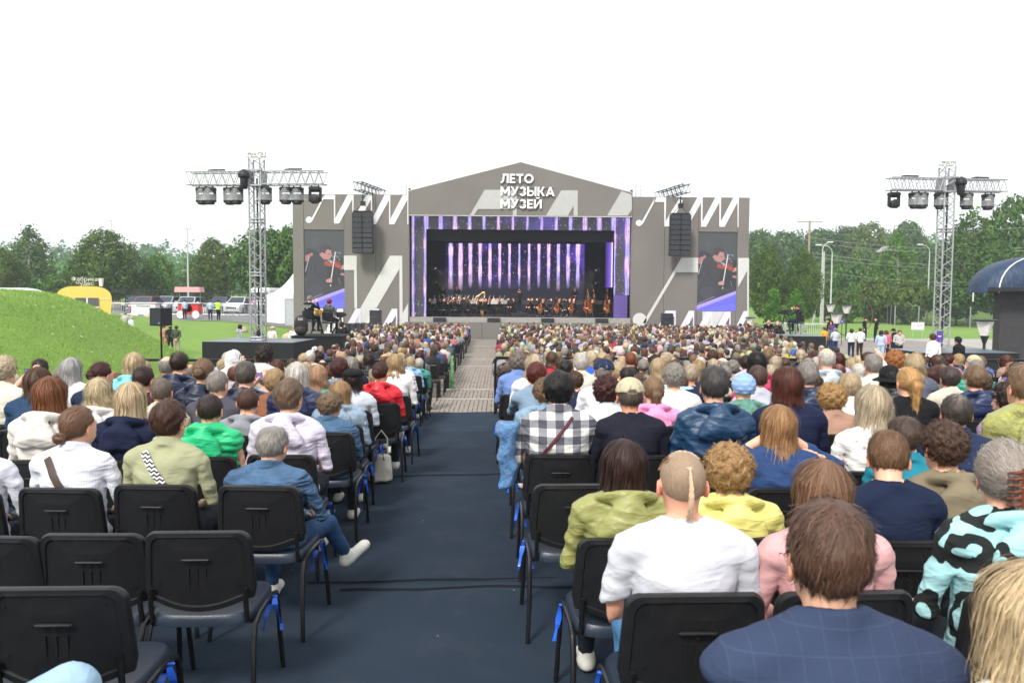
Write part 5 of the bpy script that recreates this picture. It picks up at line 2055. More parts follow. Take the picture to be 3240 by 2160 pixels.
# ------------------------------------------------------------------ people one can single out, from the photograph (u, v in a 2352-wide view)
HERO = [
    # right of the aisle, nearest first
    (1902, 1150, 1.74, 'man with brown hair in a checked blue blazer, nearest the camera', dict(hair='short', hcol=0x66493A, top='blazer', tcol=0x3A4E78, mat_=PM['check'], bw=1.2, bd=1.05, seed=2, pants=0x28324A)),
    (2366, 1284, 1.55, 'woman with blond shoulder-length hair cut by the right corner', dict(hair='bob', hcol=0xD3BA92, top='shirt', tcol=0xE6E2D6, seed=1)),
    (1567, 1028, 2.70, 'person with shaved sides and thin blond ponytail in a white t-shirt', dict(hair='undercut', hcol=0xB59A80, top='tee', tcol=0xD0D1D8, bw=1.06, seed=0, pants=0x4E7DA6, mat_=M_CLOTH, skin=srgb(0xE2A98E))),
    (1888, 1052, 2.72, 'girl with very long light brown hair in a pink top', dict(hair='long', hcol=0x8F6A50, top='sweater', tcol=0xD9A6A6, bw=.96, seed=1)),
    (2302, 1008, 2.72, 'woman with a brown hair claw in a mint hoodie with black print', dict(hair='claw', hcol=0xA79C92, top='hood', tcol=0x9ED0D2, mat_=PM['swirl'], bw=1.12, bd=1.1, seed=3, yaw=-.35)),
    (1432, 1006, 3.48, 'woman with dark brown bob in a khaki hooded jacket', dict(hair='shoulder', hcol=0x3C2520, top='hood', tcol=0x98985A, bw=1.02, seed=2)),
    (1673, 1016, 3.50, 'woman with curly blond hair in a yellow hooded jacket', dict(hair='curly', hcol=0xBE9663, top='hood', tcol=0xE2D97C, bw=1.04, bd=1.05, seed=1)),
    (2038, 998, 3.45, 'boy bowing his head in a navy sweater with white collar', dict(hair='short', hcol=0x7A5A40, top='sweater', tcol=0x14203A, bw=.98, tilt=-.45, yaw=-.35, seed=0)),
    (2168, 966, 3.62, 'boy with tousled curly brown hair in an olive hoodie', dict(hair='curlyshort', hcol=0x5B4032, top='hood', tcol=0x827760, mat_=M_CLOTH, bw=1.0, seed=3)),
    (1787, 928, 4.35, 'girl with long fair hair and raised elbows, blue and green jacket', dict(hair='shoulder', hcol=0xA87E55, top='jacket', tcol=0x2B4470, pose='behind', seed=1)),
    (2076, 957, 4.35, 'boy in a teal jacket behind the boy in navy', dict(hair='short', hcol=0x58443A, top='jacket', tcol=0x1F7C90, bw=.9, seed=0)),
    (2003, 883, 4.75, 'woman with long ash blond hair in a white floral blouse', dict(hair='shoulder', hcol='ash', top='shirt', tcol=0xE4E2DC, mat_=PM['floral'], bw=1.1, bd=1.05, seed=2)),
    (2193, 903, 4.75, 'man with thinning dark hair in a navy jacket', dict(hair='thinning', hcol=0x4A423C, top='jacket', tcol=0x22304E, bw=1.08, bd=1.06, seed=1, yaw=-.3)),
    (2352, 838, 4.9, 'person in a yellow-green rain poncho at the right edge', dict(hair='short', hcol='light', top='poncho', tcol=0xC9CF55, seed=1)),
    (1283, 847, 5.32, 'woman with black hair in a black and white plaid shirt', dict(hair='pixie', hcol='black', top='shirt', tcol=0x999999, mat_=PM['plaid'], bw=1.16, bd=1.12, seed=0, wide=1.05)),
    (1447, 860, 5.30, 'man in a beige cap and dark navy sweater', dict(hair='buzz', hcol=0x6E6258, hat='cap', hatcol=0xB9B093, top='sweater', tcol=0x191A28, bw=1.12, seed=1, skin=3)),
    (1640, 841, 5.30, 'man with greying hair in a navy blue rain jacket', dict(hair='short', hcol=0x4B4846, top='hood', tcol=0x1E3F60, bw=1.22, bd=1.1, seed=2)),
    (2320, 876, 5.6, 'woman with dark curls under a pink rain cape', dict(hair='curly', hcol='dark', top='poncho', tcol=0xC79AC4, seed=1, yaw=.5)),
    (1808, 840, 5.45, 'woman with chestnut bob in a navy sweater and pale collar', dict(hair='bob', hcol=0x572C20, top='sweater', tcol=0x161E3C, bw=1.12, seed=0)),
    (1910, 878, 6.1, 'woman with curly golden hair in a brown jacket', dict(hair='curly', hcol=0xBE965F, top='jacket', tcol=0xA98471, seed=0)),
    (2085, 843, 6.35, 'woman with a long blond ponytail in a black top', dict(hair='pony', hcol=0xC79C63, top='sweater', tcol=0x15151A, seed=1)),
    (1393, 862, 6.25, 'woman with dark auburn curls in a pale grey jacket', dict(hair='curly', hcol='dye', top='jacket', tcol=0xD9D9DA, seed=1)),
    (1500, 866, 6.45, 'girl with a light brown ponytail in a pink fleece', dict(hair='pony', hcol='light', top='hood', tcol=0xF09CC8, mat_=M_CLOTH, bw=.85, seed=1)),
    (1708, 856, 6.6, 'person in a blue knitted hat and green rain poncho', dict(hair=None, hat='knit', hatcol=0x8FAEDC, top='poncho', tcol=0x4FB39A, seed=2)),
    (1740, 836, 7.15, 'man with cropped brown hair in a grey jacket', dict(hair='buzz', hcol=0x5A4236, top='jacket', tcol=0xB6B8C8, seed=2)),
    (1855, 831, 7.15, 'man with grey hair in a navy quilted jacket', dict(hair='short', hcol='grey', top='puffer', tcol=0x22304F, seed=1)),
    (1950, 853, 7.0, 'woman with fair hair in a white jacket over grey bag', dict(hair='pixie', hcol='blond', top='jacket', tcol=0xE2E3E6, seed=1)),
    (1385, 819, 7.6, 'man in a navy baseball cap and white shirt', dict(hair='buzz', hcol='grey', hat='cap', hatcol=0x1E2A48, top='shirt', tcol=0xE8E9EA, seed=2, yaw=-.4)),
    (1548, 834, 7.2, 'woman with short grey curls in a white cardigan', dict(hair='curlyshort', hcol='grey', top='sweater', tcol=0xE6E2DC, seed=1)),
    (1557, 852, 7.9, 'woman in profile wearing a pale blue hat', dict(hair='pixie', hcol='brown', hat='bucket', hatcol=0xA9C6DA, top='jacket', tcol=0x2F7A50, seed=1, yaw=1.1)),
    (1738, 806, 8.7, 'woman with black hair in a bright pink raincoat', dict(hair='shoulder', hcol='black', top='hood', tcol=0xE23A6A, seed=2)),
    (1898, 796, 9.0, 'bald man in a pale grey hooded jacket', dict(hair='bald', hcol='white', top='hood', tcol=0xB7C1CA, bw=1.15, seed=1)),
    (2005, 813, 8.6, 'man in a cream jacket holding up his hand', dict(hair='short', hcol='grey', top='jacket', tcol=0xDDD6C6, pose='armup', seed=2)),
    (2055, 803, 9.9, 'woman with bushy ginger curls in a white top', dict(hair='curly', hcol=0xB3713F, top='shirt', tcol=0xDDDDE0, seed=1)),
    (2043, 836, 7.9, 'person in a black bucket hat', dict(hair='bob', hcol='black', hat='bucket', hatcol=0x151518, top='hood', tcol=0x22242C, seed=1)),
    (2100, 812, 9.1, 'woman with thick blond hair in a dark striped jacket', dict(hair='bobwave', hcol='blond', top='jacket', tcol=0x5A6070, seed=2)),
    (2240, 836, 7.4, 'boy with short brown hair in a navy hooded jacket', dict(hair='pixie', hcol='light', top='hood', tcol=0x232F55, seed=1)),
    (2180, 838, 7.9, 'person with dark grey hair in a cream jacket, facing away', dict(hair='pixie', hcol=0x4A403C, top='jacket', tcol=0xD3CBB8, seed=1)),
    (1190, 806, 9.9, 'woman with grey curls in a cornflower blue top at the aisle', dict(hair='curly', hcol=0x877C72, top='shirt', tcol=0x6E88BE, bw=1.15, bd=1.1, seed=2)),
    (1228, 812, 8.9, 'woman with tousled white-blond hair in a white blouse', dict(hair='bobwave', hcol='ash', top='shirt', tcol=0xE4EAF0, seed=1)),
    (1232, 828, 7.6, 'woman with short mahogany hair holding up a phone', dict(hair='pixie', hcol=0x5F2418, top='shirt', tcol=0x7D93A8, pose='phone', seed=1)),
    (1252, 868, 6.3, 'woman with light brown hair in a pale blue rain poncho', dict(hair='curlyshort', hcol='light', top='poncho', tcol=0x8FC4E8, seed=2)),
    (1335, 810, 9.6, 'man with white hair in a plaid shirt by the railing', dict(hair='short', hcol='white', top='shirt', tcol=0xC9C6B8, seed=2)),
    # left of the aisle
    (178, 930, 4.55, 'woman with a low bun in a pale striped shirt, brown strap', dict(hair='lowbun', hcol=0x7B5B44, top='shirt', tcol=0xC9C9DA, mat_=PM['stripe'], bw=1.08, seed=1, yaw=-.35)),
    (388, 913, 4.58, 'woman with short brown hair in a sage green tunic', dict(hair='pixie', hcol=0x4C2F22, top='shirt', tcol=0xA3A482, bw=1.12, bd=1.12, seed=0, yaw=-.25)),
    (622, 980, 4.50, 'man with short grey hair in a denim jacket, leg crossed', dict(hair='short', hcol=0xA9A39C, top='jacket', tcol=0x37608C, mat_=PM['denim'], pose='cross', bw=1.2, bd=1.15, seed=1, pants=0x27466B, yaw=-.25, tilt=-.12)),
    (-45, 950, 4.55, 'person in a white shirt cut by the left edge', dict(hair='short', hcol='brown', top='shirt', tcol=0xD8D8E2, bw=1.05, seed=1)),
    (117, 863, 5.45, 'woman with long auburn hair in a white vest and grey hood', dict(hair='shoulder', hcol=0x83502F, top='hood', tcol=0xD9D4CC, mat_=M_CLOTH, bw=1.12, seed=2)),
    (302, 876, 5.42, 'woman with straight pale blond hair in a navy hooded top', dict(hair='shoulder', hcol=0xCDB591, top='hood', tcol=0x151D38, mat_=M_CLOTH, bw=1.08, seed=1)),
    (483, 902, 5.45, 'boy with short dark hair in a bright green quilted vest', dict(hair='buzz', hcol=0x3A2E28, top='vest', tcol=0x1DB877, bw=.92, seed=1)),
    (663, 865, 5.45, 'woman with short fawn hair in a pale lilac jacket', dict(hair='pixie', hcol=0x7C6450, top='hood', tcol=0xDAD0DF, bw=1.18, bd=1.1, seed=2, yaw=-.3)),
    (570, 890, 6.25, 'boy with cropped brown hair in a grey hoodie', dict(hair='buzz', hcol=0x54382B, top='hood', tcol=0x8B8C94, mat_=M_CLOTH, bw=.9, seed=1)),
    (228, 866, 6.3, 'woman with pale blond bob in a white hooded jacket', dict(hair='bobwave', hcol=0xD8C49C, top='hood', tcol=0xE6E3DE, seed=1)),
    (373, 866, 6.5, 'man with cropped grey hair in a beige jacket', dict(hair='buzz', hcol=0x7B6E62, top='jacket', tcol=0xD3C4A8, seed=2)),
    (499, 848, 6.6, 'man with grey hair in a charcoal and speckled sweater', dict(hair='buzz', hcol=0x99918A, top='sweater', tcol=0x4A4A55, bw=1.18, seed=1, yaw=-.2)),
    (757, 900, 6.3, 'woman with short sandy curls in a denim jacket', dict(hair='curlyshort', hcol=0x8B745A, top='jacket', tcol=0x35587E, mat_=PM['denim'], bw=1.04, seed=2, yaw=-.3)),
    (782, 873, 7.2, 'woman with streaked fair hair in a pale blue raincoat', dict(hair='shoulder', hcol=0xB08C62, top='poncho', tcol=0xA9CDEB, seed=1)),
    (812, 842, 8.1, 'person in a black beret and pale grey jacket', dict(hair='bob', hcol='dark', hat='beret', hatcol=0x151315, top='jacket', tcol=0xC2C8D2, seed=2)),
    (873, 830, 8.6, 'woman with dark red hair tied back in a red jacket', dict(hair='bun', hcol=0x4A261B, top='hood', tcol=0xD8222F, bw=1.1, seed=2, yaw=-.3)),
    (908, 812, 10.0, 'woman with honey blond hair in a white jacket', dict(hair='bobwave', hcol='gold', top='jacket', tcol=0xE6E2E2, seed=1)),
    (88, 842, 6.6, 'woman with a brown bob in a navy and white jacket', dict(hair='bob', hcol='brown', top='jacket', tcol=0x27405F, seed=1)),
    (165, 820, 8.4, 'woman with long silver hair in a white top', dict(hair='shoulder', hcol=0xB4B2B0, top='shirt', tcol=0xE0E2E2, seed=1)),
    (232, 830, 7.6, 'woman with a wine-red hair bun in a navy jacket', dict(hair='bun', hcol='dye', top='jacket', tcol=0x1F2B44, seed=1, yaw=-.4)),
    (310, 808, 8.5, 'woman with blond bob in a turquoise raincoat', dict(hair='bob', hcol='blond', top='hood', tcol=0x79CFD6, bw=1.12, seed=1)),
    (330, 840, 7.4, 'woman with smooth dark hair in a burgundy top', dict(hair='lowbun', hcol=0x3A241C, top='sweater', tcol=0x3C1E28, seed=1, yaw=-.3)),
    (412, 806, 8.6, 'man with dark hair in a navy hooded jacket on the left', dict(hair='thinning', hcol='dark', top='hood', tcol=0x1C2844, bw=1.1, seed=1)),
    (468, 822, 7.6, 'woman with a messy fair bun in a navy jacket', dict(hair='bun', hcol='light', top='hood', tcol=0x18223A, bw=1.05, seed=2)),
    (385, 815, 9.2, 'bald man in a brown jacket on the left', dict(hair='bald', hcol='grey', top='jacket', tcol=0x7B6648, seed=1)),
    (565, 830, 7.5, 'man with greying dark hair holding up a phone', dict(hair='short', hcol=0x5F5752, top='hood', tcol=0x2A3042, pose='phone', seed=1)),
    (632, 843, 7.4, 'woman with short golden hair in a rust jacket', dict(hair='pixie', hcol='gold', top='jacket', tcol=0x8A5A40, seed=1)),
    (684, 830, 7.3, 'woman with platinum hair in a navy quilted jacket', dict(hair='bob', hcol='white', top='puffer', tcol=0x252F52, seed=1)),
    (730, 838, 7.9, 'woman with strawberry blond bob in a teal top', dict(hair='bobwave', hcol=0xC49A78, top='sweater', tcol=0x3FB39A, seed=1)),
    (780, 818, 8.3, 'woman with wine-dark hair in a clear blue raincoat', dict(hair='pixie', hcol='dye', top='poncho', tcol=0x9CC7E6, seed=1)),
    (537, 800, 10.6, 'person with a white hood up near the black podium', dict(hair=None, top='hoodup', tcol=0xE8E6E4, seed=1)),
    (607, 790, 11.0, 'woman with big dark curls in front of the black podium', dict(hair='curly', hcol='dark', top='jacket', tcol=0xD5CFCB, seed=1)),
    (10, 818, 7.4, 'woman with grey hair in a cream jacket photographing, far left', dict(hair='curlyshort', hcol='ash', top='jacket', tcol=0xD8D2C0, pose='phone', seed=1)),
]
PLACED = []
HTOP = 1.346
SCL = []
for (u, v, D, lab, kw) in HERO:
    hp = PV(u, v, D)
    fl = float(cz(hp.x, D))
    H = HTOP + (.02 if kw.get('hat') or kw['top'] == 'hoodup' else 0) + (.015 if kw.get('hair') in ('curly', 'pixie') else 0)
    if kw.get('tilt', 0) < -.3:
        H -= .03
    sc = (hp.z - fl) / H
    s = min(max(sc, .80), 1.13)
    SCL.append((round(sc, 2), lab[:30]))
    w = min(max(s, .95), 1.05) / s
    wide = kw.pop('wide', 1.0) * w
    t = person((hp.x, D, fl), lab, scale=s, wide=wide, fine=D < 5.6, **kw)
    PLACED.append((hp.x, D))
# the seated neighbour of whom only a bent knee shows, bottom left
person((-1.58, 1.95, float(cz(-1.58, 1.95))), 'person in light blue jeans, only a bent knee in the picture', hair='short', hcol='dark', top='sweater', tcol=0x16181E,
       pants=0x9DBAD2, seed=0, rz=-.75, scale=1.06, pose='kneeup')

# chairs for everybody placed, with their row and seat
LROW = [2.85, 3.67, 4.55, 5.45, 6.35, 7.25, 8.15, 9.05, 9.95, 10.85, 11.75, 12.65, 13.55, 14.4, 15.2]
RROW = [1.75, 2.72, 3.5, 4.42, 5.32, 6.2, 7.1, 8.0, 8.9, 9.8, 10.7, 11.6, 12.5, 13.4, 14.3, 15.2]
SEATS = {}
ar0 = random.Random(5)


def seat_chair(x, y, full=True):
    side = 'left' if x < -.6 else 'right'
    rows = LROW if side == 'left' else RROW
    r_ = min(range(len(rows)), key=lambda i: abs(rows[i] - y))
    k = SEATS.get((side, r_), 0)
    SEATS[(side, r_)] = k + 1
    c = chair(x, y, None, full=full, rz=ar0.uniform(-.06, .06))
    c['_k'] = [0 if side == 'left' else 1, r_]
    return c


CH_LIST = []
for x, y in PLACED:
    CH_LIST.append(seat_chair(x, y))
# empty chairs, as in the photograph (u = centre of the back, row)
for u, v, D in ((205, 1224, 3.67), (446, 1230, 3.67), (-30, 1220, 3.67), (120, 1368, 2.85), (1320, 1110, 4.42), (1432, 1110, 4.45),
                (-170, 1368, 2.85), (1330, 1245, 3.5), (2085, 1372, 2.75)):
    x = PV(u, v, D - .22).x
    if all(abs(x - a) > .40 or abs(D - b) > .40 for a, b in PLACED):
        CH_LIST.append(seat_chair(x, D))
        PLACED.append((x, D))

# ------------------------------------------------------------------ everybody else on the carpet and the first terraces
ar = random.Random(21)
TOPS = [('shirt', .2), ('sweater', .14), ('jacket', .26), ('hood', .18), ('puffer', .08), ('poncho', .05), ('tee', .06), ('blazer', .03)]
TC = [(0xE4E4E4, 'white', 5), (0xD8CDB8, 'cream', 3), (0x1D2740, 'navy', 5), (0x18181C, 'black', 4), (0x8FB4D6, 'sky blue', 2), (0x3A5F90, 'blue', 2), (0x7FA79A, 'grey-green', 1),
      (0x3C9C86, 'teal', 1), (0xC87F90, 'pink', 2), (0xB52F3A, 'red', 1), (0xA6A9B2, 'grey', 4), (0xC7B6D2, 'lilac', 1), (0x6C6A4A, 'olive', 1), (0xD6C65A, 'yellow', .7), (0x55433A, 'brown', 1.5), (0x2B66C8, 'bright blue', 1), (0xB98C70, 'tan', 1.5)]
HS = [('short', 'short', 2.2), ('pixie', 'cropped full', 2.4), ('bob', 'bobbed', 2.6), ('bobwave', 'wavy', 2), ('shoulder', 'shoulder-length', 2.2), ('longwave', 'long wavy', .9), ('long', 'long', .9),
      ('curly', 'curly', 1.3), ('curlyshort', 'short curly', 1), ('pony', 'ponytailed', 1.1), ('bun', 'bunned', .9), ('buzz', 'shaven', .7), ('bald', 'bald-topped', .5), ('thinning', 'thinning', .4)]
HN = [('brown', 3.0), ('dark', 1.8), ('light', 2.4), ('blond', 3.2), ('ash', 2.4), ('grey', 2.4), ('white', 1.6), ('auburn', 1.1), ('red', .6), ('black', .5), ('gold', 1.2), ('dye', .4)]
HNW = {'light': 'light brown', 'ash': 'ash blond', 'dye': 'wine-red', 'gold': 'golden', 'dark': 'dark brown'}


def pick(lst):
    w = [t[-1] for t in lst]
    return ar.choices(lst, w)[0]


n_people = len(HERO) + 1
GEN = {}


def extra(x, y, side, full_chair=True):
    global n_people
    tp = pick(TOPS)[0]
    tcv, tcn, _ = pick(TC)
    hs, hw, _ = pick(HS)
    hn = pick(HN)[0]
    if hs in ('bald', 'buzz', 'thinning') and hn in ('blond', 'red', 'dye', 'gold'):
        hn = 'grey'
    yaw = ar.choice([0, 0, -.35, .35, .8, -.8])
    pose = ar.choices(['lap', 'phone'], [12, 1])[0]
    sd = ar.choice([0, 1]) if pose == 'lap' else 1
    bw = ar.choice([1.0, 1.0, 1.1]) if pose == 'lap' else 1.0
    fl = floorz(x, y)
    key = (hs, hn, tp, tcn, side)
    GEN.setdefault(key, []).append((x, y))
    hat = None
    if ar.random() < .04:
        hat = ar.choice(['cap', 'bucket', 'knit'])
    t = person((x, y, fl), None, hair=None if hat == 'knit' else hs, hcol=hn, top=tp, tcol=tcv, pose=pose, bw=bw, bd=1.0 if bw == 1 else 1.06, seed=sd, yaw=yaw, scale=ar.uniform(.84, .97),
               skin=ar.randrange(5), hat=hat, hatcol=ar.choice([0xDDDDDD, 0x20283A, 0xB9B093]), legs=(full_chair), rz=ar.uniform(-.3, .3))
    t.rotation_euler.x = ar.uniform(-.06, .05)
    t.rotation_euler.y = ar.gauss(0, .05)
    art = 'an' if HNW.get(hn, hn)[0] in 'aeiou' else 'a'
    t['_lab'] = '%s %s hair, %s %s' % (hw, HNW.get(hn, hn), tcn, WORDS[tp])
    n_people += 1
    return t


GENP = []
for side, rows in (('left', LROW), ('right', RROW)):
    for ri, D in enumerate(rows):
        if side == 'left' and ri < 2 or side == 'right' and ri < 3:
            continue
        x = -1.62 if side == 'left' else .36
        if side == 'right' and ri == 3:
            x = 1.9
        lim = -(1150 / 1845) * D - .15 if side == 'left' else (1202 / 1845) * D + .2
        if side == 'left' and D > 9.2:
            lim = max(lim, -5.8 if D < 10.4 else -.352 * D)
        seat = 0
        while (x > lim if side == 'left' else x < lim):
            xx = x + ar.uniform(-.05, .05)
            if all(abs(xx - a) > .43 or abs(D - b) > .52 for a, b in PLACED):
                t = extra(xx, D + ar.uniform(-.04, .04), side)
                GENP.append((t, side, D))
                PLACED.append((xx, D))
                CH_LIST.append(seat_chair(xx, D, D < 9))
            x += -.55 if side == 'left' else .55
print('carpet people', n_people, 'chairs', n_chair)

# terraces: the nearest rows singly, the rest of the seated crowd as one mass
def block(D):
    return (np.interp(D, [16, 25, 40, 57], [-4.0, -4.9, -7.4, -8.3]), np.interp(D, [16, 25, 40, 57], [-1.42, -1.5, -1.75, -2.1]),
            np.interp(D, [14, 20, 57], [-.12, -.10, -.10]), np.interp(D, [16, 25, 38, 44, 55], [7.5, 10, 12.9, 15.6, 18]))


FAR = []
D = 17.0
brow = 0
while D < 54.6:
    l0, l1, r0, r1 = block(D)
    for side, a, b, st in (('left', l1, l0, -.54), ('right', r0, r1, .54)):
        x = a + (st * .5)
        k = 0
        while (x > b if side == 'left' else x < b):
            if ar.random() > .035:
                xx, yy = x + ar.uniform(-.06, .06), D + ar.uniform(-.08, .08)
                if n_people < 245:
                    t = extra(xx, yy, side, full_chair=(k < 2))
                    GENP.append((t, side, D))
                    if n_chair < 290 and k < 4:
                        CH_LIST.append(seat_chair(xx, yy, False))
                else:
                    FAR.append((xx, yy, floorz(xx, yy)))
            x += st
            k += 1
    D += .93
    brow += 1
# aisle chairs beside the far rows too, up to the limit
print('single people', n_people, 'far', len(FAR), 'chairs', n_chair)

# labels: say look first; where two share it, name the place
groups = {}
for t, side, D in GENP:
    groups.setdefault((t['_lab']), []).append((t, side, D))
for lab, lst in groups.items():
    if len(lst) == 1:
        t, side, D = lst[0]
        t['label'] = 'person with %s' % lab + (' left of the aisle' if side == 'left' else ' right of the aisle')
    else:
        lst.sort(key=lambda q_: q_[2])
        for i, (t, side, D) in enumerate(lst):
            t['label'] = 'person with %s, %s nearest of its kind' % (lab, ORD[i])
    for t, side, D in lst:
        del t['_lab']
rowd = {}
for c in CH_LIST:
    s_, r_ = c['_k'][0], round(c.location.y, 1)
    rowd.setdefault((s_, round((c.location.y) / .9)), []).append(c)
    del c['_k']
for i, (k, lst) in enumerate(sorted(rowd.items())):
    lst.sort(key=lambda c: abs(c.location.x))
    rr = sorted(q_[1] for q_ in rowd if q_[0] == k[0]).index(k[1])
    for j, c in enumerate(lst):
        c['label'] = 'black chair, %s row from the camera, %s seat %s of the aisle' % (ORD[rr], ORD[j], 'left' if k[0] == 0 else 'right')

# far crowd: coarse figures merged, coloured per figure
def low_parts(style, hh, hk, ht):
    J = rig('lap')
    tf = lambda p: smax(smin(torso(p, J, 1.05, 1.05) - .016, np.minimum(arm(p, J, 0, 1.2), arm(p, J, 1, 1.2)), .03), .64 - p[2], .02)
    out_ = []
    for fn, lo, hi, h in ((tf, (-.42, -.3, .40), (.42, .40, 1.2), ht), (head, (-.14, -.16, 1.0), (.14, .16, 1.40), hk), (hair_field(style), (-.17, -.27, HC[2] + HB.get(style, -.16)), (.17, .15, HC[2] + .17), hh)):
        V, Q = nets(fn, lo, hi, h)
        V = V if fn is tf else (V - np.array((0, -.02, 1.1))) * .96 + np.array((0, -.02, 1.1))
        out_.append((V, Q))
    return out_


LODS = {}
for st in ('short', 'pixie', 'bob', 'shoulder', 'curly', 'pony', 'bald'):
    LODS[st] = (low_parts(st, .033, .044, .080), low_parts(st, .054, .070, .135))
VV, QQ, CC = [], [], []
off = 0
cr = np.random.RandomState(4)
for (x, y, z) in FAR:
    st = ar.choices(list(LODS), [2, 2.2, 2.4, 2.2, 1.4, 1, .5])[0]
    parts = LODS[st][0 if y < 31 else 1]
    tcv = tuple(c_ * .72 for c_ in srgb(pick(TC)[0])); hc = HCOL[ar.choice(['brown', 'dark', 'light', 'auburn']) if ar.random() < .45 else pick(HN)[0]]; sk = SKIN[ar.randrange(5)]
    s = cr.uniform(.82, .98)
    a = cr.normal(0, .35)
    Mr = np.array(Matrix.Rotation(a, 3, 'Z') @ Matrix.Rotation(cr.normal(0, .07), 3, 'Y') @ Matrix.Rotation(cr.normal(0, .06), 3, 'X'))
    for (V, Q), c in zip(parts, (tcv, sk, tuple(t * cr.uniform(.55, 1.0) for t in hc))):
        VV.append((V * s) @ Mr.T + np.array((x, y, z)))
        QQ.append(Q + off)
        CC.append(np.tile(np.array(c, np.float32), (len(V), 1)) * cr.uniform(.9, 1.1, (len(V), 1)))
        off += len(V)
q = N('crowd')
at = q.n('Attribute', attribute_name='col').outputs['Color']
v = q.coord('Object')
q.base(q.mix(q.math('MULTIPLY', q.noise(q.coord('Object', (40, 40, 9)), 1.0, 3, .7), .55), at, q.mix(1.0, at, (.5, .48, .46), 'MULTIPLY')))
M_CROWD = q.set(Roughness=.7)
crowd = link('seated_crowd', npmesh('seated_crowd', np.concatenate(VV), np.concatenate(QQ), M_CROWD, colors=np.concatenate(CC)))
tag(crowd, 'dense mass of seated spectators filling the plaza before the stage', 'crowd', kind='stuff')
# their chairs along the aisle
mb = MB()
bm = CH['back']
for (x, y, z) in FAR:
    if -2.9 < x < .55:
        for s_ in (-.235, .235):
            mb.tube([(x + s_, y - .25, z), (x + s_, y - .17, .42 + z)], .016, 4)
            mb.tube([(x + s_, y + .22, z), (x + s_, y + .17, .42 + z)], .016, 4)
        mb.box((x, y - .22, z + .68), (.47, .04, .32), rx=R(8), bev=.015)
        mb.box((x, y, z + .44), (.46, .44, .05), bev=.015)
o = mb.build('aisle_chairs', M_PLAST)
tag(o, 'black chairs of the far rows along the brick aisle', 'chairs', kind='stuff')
print('HEROSCALE', [s for s in SCL if not .86 < s[0] < 1.1])

# ================================================================== towers, podiums, site furniture
def text_mesh(txt, size, m, depth=0.004, name='lettering'):
    cu = bpy.data.curves.new('t', 'FONT')
    cu.body = txt
    cu.size = size
    cu.extrude = depth
    cu.align_x = 'CENTER'
    cu.align_y = 'CENTER'
    cu.resolution_u = 3
    ob = bpy.data.objects.new('t', cu)
    COL.objects.link(ob)
    dg = bpy.context.evaluated_depsgraph_get()
    me = bpy.data.meshes.new_from_object(ob.evaluated_get(dg))
    bpy.data.objects.remove(ob)
    me.name = name
    me.materials.clear()
    me.materials.append(m)
    return me


M_SKIRT = mat('podium_black', (0.008, 0.009, 0.011), 0.75, var=.25, scale=3)
M_TARP = mat('tarp_blue_grey', (0.10, 0.13, 0.16), 0.30, var=.35, scale=3, bump=.5, bscale=8)
M_SIGNW = mat('sign_white', (0.75, 0.75, 0.74), 0.5, var=.04)
M_BLKCLOTH = mat('black_cover', (0.015, 0.015, 0.018), 0.5, var=.3, bump=.5, bscale=20)
q = N('clear_plastic')
q.base((0.95, 0.96, 0.97))
q.bump(q.noise(q.coord('Object'), 9, 4, .6, 1.5), .6, .03)
q.b.inputs['Alpha'].default_value = 0.16
M_CLEAR = q.set(Roughness=.15)


def moving_head(loc, label, tilt=0.0, cover=True, rz=0.0):
    t = thing('moving_head_light', label, 'stage light', loc, rz, 'moving head lights on the towers')
    mb = MB()
    mb.box((0, 0, -.07), (.36, .28, .12), bev=.025)
    for s in (-.11, .11):
        mb.tube([(s, 0, .05), (s, 0, -.02)], .02, 6)
    mb.build('base', M_CAB, t)
    mb = MB()
    for s in (-1, 1):
        mb.box((s * .17, 0, -.30), (.06, .14, .36), bev=.015)
    mb.box((0, 0, -.15), (.38, .16, .05), bev=.015)
    mb.build('yoke', M_CAB, t)
    mb = MB()
    Mx = Matrix.Translation((0, 0, -.40)) @ Matrix.Rotation(tilt, 4, 'Y') @ Matrix.Rotation(R(90) if not cover else R(180), 4, 'X')
    mb.lathe([(.06, -.18), (.12, -.16), (.14, -.05), (.15, .06), (.16, .12), (.12, .15)], 16, M=Mx)
    mb.build('lamp_head', M_CAB, t, True)
    if cover:
        mb = MB()
        mb.lathe([(.15, -.05), (.18, -.14), (.23, -.30), (.30, -.44)], 20)
        vs, fs = mb.v, mb.f[:-2]
        mb.f = fs
        mb.build('rain_cover', M_CLEAR, t, True)
    return t


